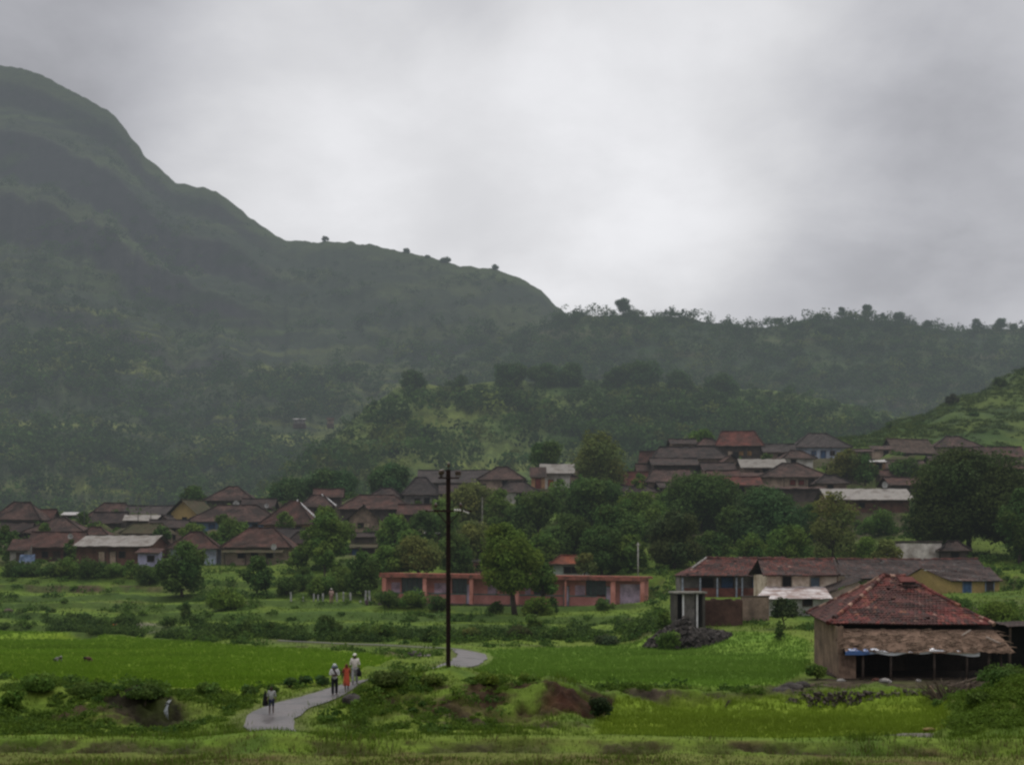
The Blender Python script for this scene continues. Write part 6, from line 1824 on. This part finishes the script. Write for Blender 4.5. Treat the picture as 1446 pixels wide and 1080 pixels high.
    rocks = [(1118, 66.5, .55, 'dark boulder at the lower left corner of the farmhouse yard'), (1133, 67.8, .42, 'grey boulder just above the corner boulder of the yard'), (1105, 64.6, .6, 'wide flat boulder at the paddy corner below the farmhouse'),
             (1250, 69.0, .28, 'pale flat stone lying on the farmhouse yard'), (1297, 69.2, .16, 'small whitish stone at a veranda post of the farmhouse'), (1188, 69.2, .2, 'upright pale stone by the mud wall corner'),
             (1165, 67.3, .4, 'brown boulder under the mud wall of the farmhouse'), (1415, 66.9, .22, 'light stone near the end of the veranda'), (497, 60.0, .5, 'dark wet boulder beside the road under the bush'), (585, 86.5, .45, 'dark boulder on the bund at the end of the left paddy'),
             (12, 131, .45, 'brownish boulder on the slope at the left edge'), (1237, 69.5, .2, 'brick coloured flat stone on the yard edge')]
    for px, Y, s, lab in rocks:
        m = MB(); g0 = float(H(PX(px, Y), Y)[0])
        nn, mm = 12, 8
        rings = []
        for j in range(mm + 1):
            ph = math.pi * j / mm
            rings.append([m.vert(((math.sin(ph) * math.cos(t) * s * 1.25) * (1 + .5 * float(fbm(3 + math.cos(t) * 1.2 + px, 3 + math.sin(t) * 1.2 + ph, 9, 3)[()])), math.sin(ph) * math.sin(t) * s * (1 + .5 * float(fbm(math.cos(t) + px, math.sin(t) * 1.2 - ph, 11, 3)[()])), -math.cos(ph) * s * .62 * (1 + .4 * float(fbm(math.cos(t) * 1.3 + ph, math.sin(t) + px, 12, 3)[()])))) for t in [2 * math.pi * k / nn for k in range(nn)]])
        for a, b in zip(rings, rings[1:]):
            for k in range(nn): m.f.append([a[k], a[(k + 1) % nn], b[(k + 1) % nn], b[k]]); m.m.append(0); m.uv.append([(0, 0)] * 4)
        col = (.30, .28, .26) if ('pale' in lab or 'whitish' in lab or 'light' in lab) else ((.16, .07, .05) if 'brick' in lab else ((.10, .07, .055) if 'brown' in lab or 'clod' in lab else (.055, .047, .042)))
        o = m.build('boulder', surf('rock_%d' % int(col[0] * 1000), col, var=.45, scale=2, fine=8, bump=.7)); o.location = (PX(px, Y), Y, g0 + s * .22); o.rotation_euler = (0, 0, rr.random() * 6)
        tag(o, lab, 'boulder', 'boulders about the fields and yard')
    # brushwood pile in front of the veranda
    b = MB(); bx, by = PX(1337, 62.5), 62.3; bz = .75
    for k in range(150):
        a = rr.random() * 6.283; q = rr.random()
        p = Vector((bx + .25 * math.cos(a), by + .4 * math.sin(a), bz + .25 * rr.random()))
        if rr.random() < .55: e = Vector((bx + (rr.random() - .5) * 3.4, by + (rr.random() - .2) * 1.6, bz + .9 + .75 * rr.random()))
        else:
            p = Vector((bx + .4 + 2.2 * (rr.random() - .35), by + 1.2 * rr.random(), bz + .9 + .45 * rr.random())); e = p + Vector((1.5 * (rr.random() - .5), .7 * (rr.random() - .5), .35 * (rr.random() - .4)))
        mid = p.lerp(e, .5) + Vector((.15 * (rr.random() - .5), .1, .12 * rr.random()))
        r = .012 + .028 * rr.random() ** 2; c = .45 + .9 * rr.random()
        b.col = (.085 * c, .062 * c, .045 * c)
        b.tube([p, mid, e], [r * 1.2, r, r * .5], 5, cap=False)
    for (p, e, c) in (((-.95, -.1, 1.35), (-.15, -.1, .15), (.20, .14, .10)), ((.30, -.2, 1.0), (.05, -.15, .35), (.42, .36, .30)), ((1.1, 0, 1.5), (.3, 0, .2), (.15, .11, .08)), ((.2, .3, 1.3), (2.6, .5, 2.0), (.10, .075, .055)), ((.6, .2, 1.1), (3.0, .4, 2.3), (.07, .05, .04))):
        b.col = c; b.tube([Vector(p) + Vector((bx, by, bz - .1)), Vector(e) + Vector((bx, by, bz - .1))], [.055, .045], 6)
    tag(b.build('brushwood_pile', attr_mat('twigs', rough=.95, noise=5, var=.3), colors=True), 'tangled pile of bare branches below the farmhouse veranda', 'brushwood')
    # little waterfall where the left paddy drains
    wf = MB(); x, y = PX(236, 58.6), 58.75
    for k in range(9):
        u = rr.random(); x0 = x + (u - .5) * .30; z1 = 1.66 - .10 * rr.random()
        pts = [Vector((x0 + .10 * math.sin(t * 5 + k) * t, y + .25 - .8 * t ** .7, z1 - .70 * t * t - .06 * t)) for t in (0, .25, .5, .75, 1)]
        wf.tube(pts, [.010, .018, .016, .020, .014], 5)
    mt, nn, ll = new_mat('white_water'); bs = nn.new('ShaderNodeBsdfPrincipled'); bs.inputs['Base Color'].default_value = (.26, .28, .29, 1); bs.inputs['Roughness'].default_value = .25; finish(mt, bs.outputs[0])
    tag(wf.build('waterfall', mt, smooth=True), 'thin white waterfall spilling from the left paddy into the dark hollow', 'waterfall')
    sheet('puddle', 1275, 52.7, 1.35, .32, water_mat(), .05, 4); sheet('puddle', 600, 86.5, .7, 1.0, water_mat(), .05, 5)
    # straw heap colour patch: yellow sack near the puddle
    m = MB(); m.ball((0, 0, 0), (.30, .2, .09), 8)
    o = m.build('straw_bundle', surf('straw_yellow', (.20, .14, .05), var=.4, scale=6, fine=20, bump=.6), smooth=True); o.location = (PX(1312, 53.4), 53.4, float(H(PX(1312, 53.4), 53.4)[0]) + .08); tag(o, 'small yellow straw bundle beside the muddy puddle', 'straw')


# ------------------------------------------------------------------ trees and bushes
DK, MD, OL, LT, BL = (.066, .112, .026), (.092, .150, .029), (.132, .152, .040), (.118, .174, .027), (.058, .106, .034)


def build_trees():
    T = [
     ('round dense dark tree standing alone left of the smaller round tree at the village foot', 257, 764, 836, 78, 143, DK, 16, 0),
     ('small round dark tree right of the larger dark tree at the village foot', 363, 784, 838, 50, 141, DK, 11, 0),
     ('wide domed tree in front of the stacked red and dark roofs', 461, 716, 788, 78, 158, MD, 18, 0),
     ('small rounded tree below the wide domed tree', 459, 764, 801, 38, 150, MD, 9, 0),
     ('dark bushy tree by the left corner of the school', 512, 778, 838, 52, 139, DK, 12, 0),
     ('low dark mango tree left of the ragged dark tree behind the village', 415, 676, 712, 74, 226, BL, 12, 0),
     ('broad dark mango tree behind the red and dark roofs', 470, 668, 706, 84, 228, BL, 14, 0),
     ('ragged dark tree with an open top behind the grey hip roof', 552, 655, 706, 66, 222, BL, 12, 0),
     ('green tree below the grey hip roof left of the pole', 556, 726, 790, 62, 166, MD, 12, 0),
     ('shadowy tree beside the white roofed shed', 596, 720, 780, 56, 168, DK, 11, 0),
     ('light green tree over the left half of the school roof', 590, 760, 806, 74, 146, OL, 12, 0),
     ('yellow green leafy tree right behind the electricity pole', 662, 684, 760, 86, 184, OL, 15, 0),
     ('soft olive tree by the weathered grey pole', 668, 735, 800, 64, 154, OL, 13, 0),
     ('tall narrow tree between the yellow green tree and the dark thicket', 705, 690, 775, 54, 178, MD, 12, 0),
     ('bright green tree with a leaning trunk in front of the school', 727, 739, 836, 92, 126.5, LT, 20, -1.0),
     ('round dark tree on the skyline left of the tall olive tree', 773, 624, 662, 52, 226, DK, 11, 0),
     ('tall wispy olive tree rising highest above the village', 846, 609, 690, 80, 203, OL, 16, 0),
     ('dark thicket tree under the tall wispy olive tree', 838, 676, 770, 92, 180, DK, 18, 0),
     ('dark tree left of the thicket behind the school', 760, 694, 778, 72, 172, DK, 14, 0),
     ('rounded dark green tree over the orange roofed pavilion', 800, 725, 800, 78, 160, DK, 15, 0),
     ('small pale bush tree at the right end of the pavilion', 826, 780, 810, 36, 147, OL, 8, 0),
     ('deep green tree behind the right end of the school', 868, 716, 808, 84, 158, DK, 16, 0),
     ('mid green tree below the narrow red roofed house', 905, 694, 780, 78, 172, MD, 15, 0),
     ('round olive green tree over the gap between school and brick house', 953, 722, 806, 88, 150, (.062, .083, .026), 18, 0),
     ('large dark spreading tree left of the other large dark tree below the hill cluster', 990, 671, 770, 112, 176, DK, 20, 0),
     ('large dark blue green tree below the bright red ridged roof', 1084, 690, 790, 116, 163, BL, 20, 0),
     ('low leafy tree just behind the long brick house', 1113, 741, 792, 64, 147, MD, 12, 0),
     ('drooping olive willow like tree left of the pale tin shed', 1177, 694, 790, 74, 152, OL, 15, 0),
     ('huge dark tree filling the right side above the long dark roof', 1368, 640, 765, 168, 152, (.046, .070, .018), 34, 0),
     ('dark tree at the right edge behind the lean-to shed', 1440, 690, 790, 70, 142, DK, 12, 0),
     ('olive bushy tree below the blue and white walled house', 1196, 634, 690, 56, 202, OL, 12, 0),
     ('dark round tree touching the olive bushy tree under the blue house', 1222, 640, 690, 40, 200, DK, 9, 0),
     ('compact round dark tree right of the tiny white roofed shack', 1278, 648, 690, 50, 200, DK, 10, 0),
     ('round tree on the skyline left of the topmost red roof', 992, 606, 640, 46, 236, MD, 11, 0),
     ('short bushy tree growing in front of the cream house lean-to', 1107, 845, 872, 42, 98, (.05, .075, .03), 11, 0),
     ('small yellow green tree right of the whitewashed tank', 1252, 762, 800, 44, 139, OL, 9, 0),
     ('green tree growing between the tin roofed brick house and the blue walled house', 272, 738, 768, 40, 180, MD, 9, 0),
     ('spreading green tree in the yard of the blue walled house', 328, 735, 768, 56, 177, MD, 11, 0),
     ('little dark tree before the very wide brown hip roof', 315, 726, 745, 26, 186, DK, 6, 0),
     ('dark tree cut by the left edge of the village', 12, 742, 792, 42, 165, DK, 9, 0),
     ('narrow dark tree beside the white tin awning hut', 119, 722, 752, 26, 197, DK, 7, 0),
     ('green tree peeping over the yellow gable house', 273, 686, 712, 36, 228, DK, 8, 0),
     ('round bush tree right of the large red hip roofed house', 421, 771, 800, 34, 158, MD, 8, 0),
     ('small dark tree on the slope between the right village and the big dark tree', 1310, 655, 690, 40, 196, DK, 8, 0),
     ('tree with a feathery crown left of the tall wispy olive tree', 790, 676, 720, 44, 197, MD, 9, 0),
     ('slender sapling standing before the school steps', 753, 868, 905, 30, 111, MD, 7, 0),
     ('green tree hiding the far left part of the hill cluster foot', 945, 690, 735, 52, 186, MD, 10, 0),
     ('dark rounded tree between the two large dark trees', 1038, 715, 785, 60, 165, DK, 12, 0),
    ]
    T += [
     ('tiny green tree between the leftmost roofs of the village', 62, 738, 765, 26, 181, MD, 6, 0),
     ('small tree at the left corner of the tin roofed brick house', 100, 762, 792, 22, 161, DK, 6, 0),
     ('bushy tree right of the lilac blue shed among the roofs', 228, 742, 772, 30, 176, DK, 7, 0),
     ('green tree filling the lane right of the red brown hip roof', 303, 750, 775, 26, 172, MD, 6, 0),
     ('small tree over the lane right of the very wide brown hip roof', 404, 722, 752, 30, 184, MD, 7, 0),
     ('little round tree between the red and dark hip roof and the grey hip roof', 590, 706, 735, 28, 196, DK, 6, 0),
     ('thin green tree at the left of the wide brown hill roof', 903, 668, 702, 26, 197, MD, 6, 0),
     ('small dark tree under the topmost red roof', 1082, 640, 664, 22, 212, DK, 6, 0),
     ('low spreading tree overlapping the right side of the leaning tree before the school', 768, 794, 838, 42, 128, MD, 12, 0),
     ('dense green tree directly behind the left end of the school', 548, 770, 812, 56, 146, MD, 12, 0),
     ('spreading dark tree behind the middle of the school', 640, 752, 812, 62, 149, DK, 13, 0),
     ('mid green tree left of the slender upright tree up the slope', 690, 745, 800, 56, 161, MD, 12, 0),
     ('slim upright dark tree between the two cross village thickets', 735, 700, 790, 46, 175, DK, 11, 0),
     ('bushy green tree above the school tree crown', 768, 752, 806, 54, 152, MD, 11, 0),
     ('wide shadowy tree behind the pavilion', 850, 742, 808, 70, 151, DK, 14, 0),
     ('leafy tree between the deep green tree and the slim concrete pole', 893, 756, 810, 56, 151, MD, 12, 0),
     ('tree in the gap below the wide brown hill roof', 925, 712, 780, 62, 168, MD, 12, 0),
     ('low tree in the gap right of the round olive green tree', 1005, 750, 800, 56, 156, DK, 11, 0),
     ('soft green tree at the foot of the large blue green tree', 1060, 752, 802, 50, 152, MD, 11, 0),
     ('tree filling the gap right of the white roofed shed', 625, 705, 770, 56, 174, MD, 12, 0),
     ('green tree left of the white roofed shed', 575, 748, 800, 50, 160, MD, 11, 0),
     ('dark tree down the slope from the bright red ridged roof', 1140, 712, 780, 50, 168, DK, 10, 0),
    ]
    for k, (lab, px, t, b, w, Y, c, n, lean) in enumerate(T):
        thin = 'wispy' in lab and lab.startswith('tall') or 'willow' in lab or 'feathery' in lab
        nm = 'mango_tree' if 'mango' in lab else 'tree'
        tree(lab, px, t, b, w, Y, c, n=n, lean=lean, name=nm, group='trees in and around the village', dens=.75 if thin else 1.5)
    # trees one can tell apart along the crests
    def crest(fn, px, top, w, lab, t, grp, c=BL):
        X, Y, Z = fn(np.array([float(px)]), np.array([t])); X, Y, Z = float(X[0]), float(Y[0]), float(Z[0])
        hz = PZ(top, Y) - Z
        tree(lab, px, top + (px * 7 % 5) - 2, top + w * (.7 + .75 * ((px * 13) % 7) / 6), w * (.8 + .55 * ((px * 5) % 9) / 8), Y, c, lean=((px * 3) % 5 - 2) * .4, leaf=max(w / F * Y * .065, .5), n=13, name='tree', group=grp, dens=1.2, ground=Z - .3)
    g1 = 'trees standing on the skyline of the right ridge'
    for px, top, w, lab in ((880, 427, 18, 'lone umbrella shaped tree on the skyline right of the mountain foot'), (950, 437, 10, 'first of three little trees on the skyline near the umbrella shaped tree'), (957, 438, 9, 'middle of three little trees on the skyline near the umbrella shaped tree'), (963, 436, 9, 'last of three little trees on the skyline near the umbrella shaped tree'),
                            (1098, 449, 24, 'broad low tree at the left shoulder of the right ridge crest'), (1157, 441, 14, 'small crooked tree on the crest left of the tall pair'), (1190, 434, 17, 'left tree of the tall pair on the ridge crest'), (1223, 430, 19, 'highest pointed tree on the ridge crest'), (1246, 441, 14, 'short tree between the highest tree and the domed tree on the crest'),
                            (1269, 439, 28, 'domed wide tree on the ridge crest'), (1310, 453, 14, 'small tree on the falling right part of the crest'), (1380, 451, 15, 'slim tree left of the last crest tree near the right edge'), (1411, 448, 18, 'rounded tree on the crest near the right edge'), (1432, 454, 13, 'bushy little tree at the crest\'s right end')):
        crest(RIDGE, px, top - 4 if 'lone' in lab else top + 1, w if 'lone' in lab else w * .85, lab, 1.0, g1)
    g2 = 'small trees on the mountain shoulder'
    for px, top, w, lab in ((460, 336, 9, 'low bush like tree on the flat mountain shoulder'), (575, 353, 10, 'left small tree on the sloping mountain shoulder'), (604, 360, 8, 'middle small tree on the sloping mountain shoulder'), (628, 366, 13, 'round tree on the sloping mountain shoulder'), (700, 376, 8, 'tiny tree right on the mountain shoulder')):
        crest(MOUNT, px, top, w, lab, 1.0, g2)
    g3_ = 'larger trees on the crest of the near wooded spur'
    for px, top, w, lab in ((585, 524, 48, 'leftmost dark tree on the crest of the wooded spur'), (648, 530, 30, 'small tree right of the leftmost spur crest tree'), (722, 512, 62, 'broad dark tree on the middle of the spur crest'), (770, 516, 40, 'dark tree touching the broad tree on the spur crest'), (803, 514, 52, 'rounded dark tree in the centre of the spur crest'), (866, 519, 40, 'upright dark tree on the spur crest'), (905, 512, 52, 'tall dark tree right of the upright spur crest tree'), (960, 528, 44, 'low dark tree on the right part of the spur crest'), (1020, 535, 46, 'wide dim tree on the right end of the spur crest')):
        crest(SPUR, px, top, w, lab, .96, g3_, (.052, .096, .024))
    # bushes
    B = [
     ('broad leaved hedge bush at the far left under the orange outhouse', 30, 797, 60, 156, DK), ('second hedge bush from the left under the long brick house', 72, 795, 44, 155, DK), ('pale tipped hedge bush before the long brick house', 98, 786, 38, 154.5, MD), ('thick hedge bush under the tin roofed brick house', 132, 793, 52, 154, DK),
     ('hedge bush right below the pale doors', 160, 795, 40, 154, MD), ('small bright hedge bush beside the lilac blue shed', 186, 790, 26, 153.5, MD), ('hedge bush at the left side of the round dense tree', 212, 800, 42, 151, DK),
     ('wide mounded green bush on the terraces below the small round tree', 318, 833, 62, 128, LT), ('dark bush left of the mounded green bush', 262, 850, 24, 126, DK), ('dark clump above the paddy edge next to the crouching figure', 176, 868, 34, 121, DK), ('leafy clump left of the crouching figure', 148, 872, 22, 121.5, MD),
     ('little dark bush on the far left terrace', 72, 864, 16, 130, DK), ('low bush on the left terrace path', 120, 868, 20, 127, DK), ('small upright bush over the grey pool', 278, 868, 24, 117, DK), ('brushy bush left in the hedge line beyond the left paddy', 240, 872, 26, 118, DK),
     ('wide brown green bush in the hedge line beyond the left paddy', 345, 874, 50, 109, DK), ('dark bush in the hedge line near the path bend', 382, 877, 26, 108, DK), ('tall dark bush in the middle of the hedge line', 462, 868, 44, 108, DK), ('low hedge bush right of the tall dark hedge bush', 505, 882, 36, 105, MD), ('grey green hedge bush left of the electricity pole', 540, 882, 40, 104, MD),
     ('dark hedge bush touching the electricity pole on its left', 612, 884, 32, 101, DK), ('round olive bush right of the electricity pole', 664, 886, 34, 103, OL), ('wide brownish bush above the right terrace paddy', 733, 887, 46, 103, (.06, .072, .028)), ('thorny bush right of the wide brownish bush', 788, 884, 32, 104, MD),
     ('grey mounded weed clump at the upper right paddy edge', 857, 900, 40, 99, (.06, .08, .035)), ('green bush growing on the black rubble heap', 945, 893, 40, 94.5, MD), ('dark bush before the school plinth right of the leaning trunk', 780, 843, 20, 127, DK), ('bushy plant at the foot of the school plinth left of the leaning trunk', 700, 850, 30, 127, DK),
     ('tall leafy plants in front of the school steps', 757, 843, 52, 124, LT), ('rounded shrub before the lilac shutter of the school', 853, 846, 32, 126, DK), ('shrub hiding the base of the school pillar on the left', 581, 835, 46, 131, MD), ('dark shrub next to the second school pillar', 617, 840, 36, 130, DK), ('leafy shrub at the left end of the school veranda', 549, 834, 42, 131, DK), ('shrub left of the outhouse', 938, 860, 26, 100, MD),
     ('big dark bush on the road bank beside the walkers', 548, 955, 70, 61.0, (.072, .105, .026)), ('weedy bush between the road bank and the red soil scar', 612, 961, 40, 60.5, (.085, .125, .026)), ('dark tufted bush at the lower paddy corner', 848, 985, 40, 58.6, (.030, .044, .018)), ('green bush on the bank left of the red soil scar', 690, 968, 40, 61, LT), ('creeping bush along the top of the red soil scar', 745, 967, 30, 62, LT),
     ('roadside bush at the paddy edge behind the boy', 352, 968, 32, 63.8, DK), ('roadside bush left of the two leafy roadside bushes', 385, 966, 22, 64.4, DK), ('left leafy roadside bush beyond the boy', 410, 957, 22, 66, BL), ('right leafy roadside bush beyond the boy', 432, 954, 24, 66.8, BL), ('dark roadside bush just left of the walking man', 455, 953, 22, 67.2, BL),
     ('dark bush crowning the hollow of the waterfall', 295, 966, 40, 61.5, MD), ('overhanging bush left of the waterfall', 205, 976, 54, 58.6, (.060, .098, .022)), ('grassy bush on the far left bank', 60, 970, 76, 60.5, (.085, .150, .024)), ('tall grass clump at the left edge of the bank', 18, 974, 46, 58, (.085, .150, .024)), ('dark trailing bush in the middle of the left bank', 128, 977, 60, 59.8, (.070, .118, .024)),
     ('small dark bush on the grass knoll beside the cream house', 1101, 876, 18, 93, DK), ('dark shrub against the left mud wall of the farmhouse', 1152, 938, 34, 70.6, MD), ('bright leafy bush growing beside the farmhouse roof', 1405, 857, 80, 97, LT), ('fresh green bush behind the right hip of the farmhouse roof', 1352, 846, 50, 106, MD), ('grassy mound bush at the right edge foreground', 1420, 962, 80, 57.5, (.07, .115, .025)), ('lush clump in front of the right edge mound', 1385, 985, 50, 56, (.06, .105, .022)),
     ('bushy plant at the foot of the branch pile', 1325, 1000, 22, 61.2, MD), ('dark shrub left on the grassy hill crest', 1256, 596, 15, 268, DK), ('brown shrub patch high on the grassy hill', 1345, 556, 22, 284, (.05, .055, .025)), ('dark shrub at the top right of the grassy hill', 1412, 534, 24, 292, DK), ('low shrub on the middle of the grassy hill', 1375, 594, 18, 262, DK), ('small shrub at the foot of the grassy hill', 1300, 604, 26, 262, DK),
     ('thorny clump under the wide domed tree', 430, 800, 40, 144, DK), ('large leafed clump below the lowest mossy shed', 478, 800, 60, 143, MD), ('low green clump left of the school', 455, 815, 50, 140, MD), ('green clump behind the fence posts', 405, 815, 40, 141, DK),
     ('leafy bush on the slope under the pale tin shed', 1240, 725, 60, 168, MD), ('bright bush in the meadow above the long dark roof', 1220, 758, 50, 150, LT),
    ]
    for lab, px, t, w, Y, c in B: bush(lab, px, t, w, Y, c, 'bushes on the terraces and banks')


# ------------------------------------------------------------------ sky, sun, camera
def build_world():
    w = bpy.data.worlds.new('World'); scene.world = w; w.use_nodes = True
    n, l = w.node_tree.nodes, w.node_tree.links; n.clear()
    out = n.new('ShaderNodeOutputWorld')
    sky = n.new('ShaderNodeTexSky'); sky.sky_type = 'NISHITA'; sky.sun_disc = False
    sky.sun_elevation = math.radians(SUN_EL); sky.sun_rotation = math.radians(SUN_AZ); sky.dust_density = 4; sky.air_density = 1.2
    tc = n.new('ShaderNodeTexCoord')
    d = n.new('ShaderNodeVectorMath'); d.operation = 'NORMALIZE'; l.new(tc.outputs['Generated'], d.inputs[0])
    sep = n.new('ShaderNodeSeparateXYZ'); l.new(d.outputs[0], sep.inputs[0])
    def math_(op, a, b=None, clamp=False):
        k = n.new('ShaderNodeMath'); k.operation = op; k.use_clamp = clamp
        for s, v in ((0, a), (1, b)):
            if v is None: continue
            if hasattr(v, 'is_linked'): l.new(v, k.inputs[s])
            else: k.inputs[s].default_value = v
        return k.outputs[0]
    def rng_(v, a, b, c, e, smooth=True):
        k = n.new('ShaderNodeMapRange'); k.interpolation_type = 'SMOOTHSTEP' if smooth else 'LINEAR'
        l.new(v, k.inputs[0])
        for i, x in zip((1, 2, 3, 4), (a, b, c, e)): k.inputs[i].default_value = x
        return k.outputs[0]
    # cloud deck: the view direction projected on a flat layer
    den = math_('ADD', math_('MAXIMUM', sep.outputs['Z'], 0.0), 0.34)
    cx = math_('DIVIDE', sep.outputs['X'], den); cy = math_('DIVIDE', sep.outputs['Y'], den)
    comb = n.new('ShaderNodeCombineXYZ'); l.new(cx, comb.inputs[0]); l.new(cy, comb.inputs[1])
    n1 = n.new('ShaderNodeTexNoise'); n1.inputs['Scale'].default_value = 1.1; n1.inputs['Detail'].default_value = 5; n1.inputs['Roughness'].default_value = .5; n1.inputs['Distortion'].default_value = .1
    l.new(comb.outputs[0], n1.inputs['Vector'])
    n2 = n.new('ShaderNodeTexNoise'); n2.inputs['Scale'].default_value = 3.6; n2.inputs['Detail'].default_value = 6; n2.inputs['Roughness'].default_value = .55; n2.inputs['Distortion'].default_value = .15
    l.new(comb.outputs[0], n2.inputs['Vector'])
    L = math_('ADD', rng_(n1.outputs[0], .3, .7, -.08, .08), rng_(n2.outputs[0], .3, .7, -.065, .065))
    def blob(px, py, width, amp):
        global _
        v = Vector(((px - CXP) / F, 1, (HY - py) / F)).normalized()
        dt = n.new('ShaderNodeVectorMath'); dt.operation = 'DOT_PRODUCT'; l.new(d.outputs[0], dt.inputs[0]); dt.inputs[1].default_value = v
        return rng_(dt.outputs['Value'], math.cos(width), 1.0, 0, amp)
    for b in SKY_BLOBS: L = math_('ADD', L, blob(*b))
    L = math_('ADD', L, SKY_BASE)
    up = rng_(sep.outputs['Z'], .42, .95, 0, SKY_ZENITH)
    L = math_('ADD', L, up)
    dn = rng_(sep.outputs['Z'], -.25, -.01, .25, 1.0)
    L = math_('MULTIPLY', L, dn)
    tint = n.new('ShaderNodeMix'); tint.data_type = 'VECTOR'
    tint.inputs[4].default_value = (.966, .976, 1.045); tint.inputs[5].default_value = (.99, .993, 1.022)
    l.new(rng_(L, .42, .78, 0, 1), tint.inputs[0])
    col = n.new('ShaderNodeVectorMath'); col.operation = 'SCALE'; l.new(tint.outputs[1], col.inputs[0])
    l.new(L, col.inputs['Scale'])
    bg1 = n.new('ShaderNodeBackground'); l.new(sky.outputs[0], bg1.inputs[0]); bg1.inputs[1].default_value = .05
    bg2 = n.new('ShaderNodeBackground'); l.new(col.outputs[0], bg2.inputs[0]); bg2.inputs[1].default_value = 1
    mx = n.new('ShaderNodeMixShader'); mx.inputs[0].default_value = .93
    l.new(bg1.outputs[0], mx.inputs[1]); l.new(bg2.outputs[0], mx.inputs[2]); l.new(mx.outputs[0], out.inputs[0])
    w.cycles.sampling_method = 'MANUAL'; w.cycles.sample_map_resolution = 512
    sun = bpy.data.lights.new('sun', 'SUN'); sun.energy = SUN_E; sun.angle = math.radians(25); sun.color = (1, .94, .83)
    so = bpy.data.objects.new('sun', sun); COL.objects.link(so)
    el, az = math.radians(SUN_EL), math.radians(SUN_AZ)
    dirv = Vector((math.sin(az) * math.cos(el), math.cos(az) * math.cos(el), math.sin(el)))
    so.rotation_euler = dirv.to_track_quat('Z', 'Y').to_euler(); so.location = dirv * 200


SUN_EL, SUN_AZ, SUN_E = 62, 12, 1.1
SKY_BASE, SKY_ZENITH = .54, 1.12
SKY_BLOBS = [(740, 310, .34, .20), (400, 150, .17, .09), (890, 330, .12, .045), (30, -20, .16, -.11), (1270, 270, .15, -.065), (600, -10, .10, -.07), (950, 130, .2, .05)]


def build_camera():
    c = bpy.data.cameras.new('camera'); c.sensor_width = 36; c.lens = 36 * F / 1446; c.shift_y = (HY - 540) / 1446
    c.clip_start = .5; c.clip_end = 8000
    o = bpy.data.objects.new('camera', c); COL.objects.link(o)
    o.location = (0, 0, CZ); o.rotation_euler = (math.radians(90), 0, 0)
    scene.camera = o


# ------------------------------------------------------------------ build it all
build_world()
build_camera()
build_ground()
build_plain()
build_hills()
build_road()
build_grass()
for h in HOUSES: make_house(h)
build_farmhouse()
build_school()
build_right_group()
build_poles()
build_people()
build_small()
build_trees()

scene.render.engine = 'CYCLES'
scene.view_settings.view_transform = 'Standard'
scene.view_settings.look = 'None'
scene.view_settings.exposure = 0
scene.view_settings.gamma = 1
scene.cycles.use_denoising = True
scene.cycles.max_bounces = 5
scene.cycles.diffuse_bounces = 3
scene.cycles.transparent_max_bounces = 4
scene.cycles.pixel_filter_type = 'BLACKMAN_HARRIS'
scene.cycles.filter_width = 2.5
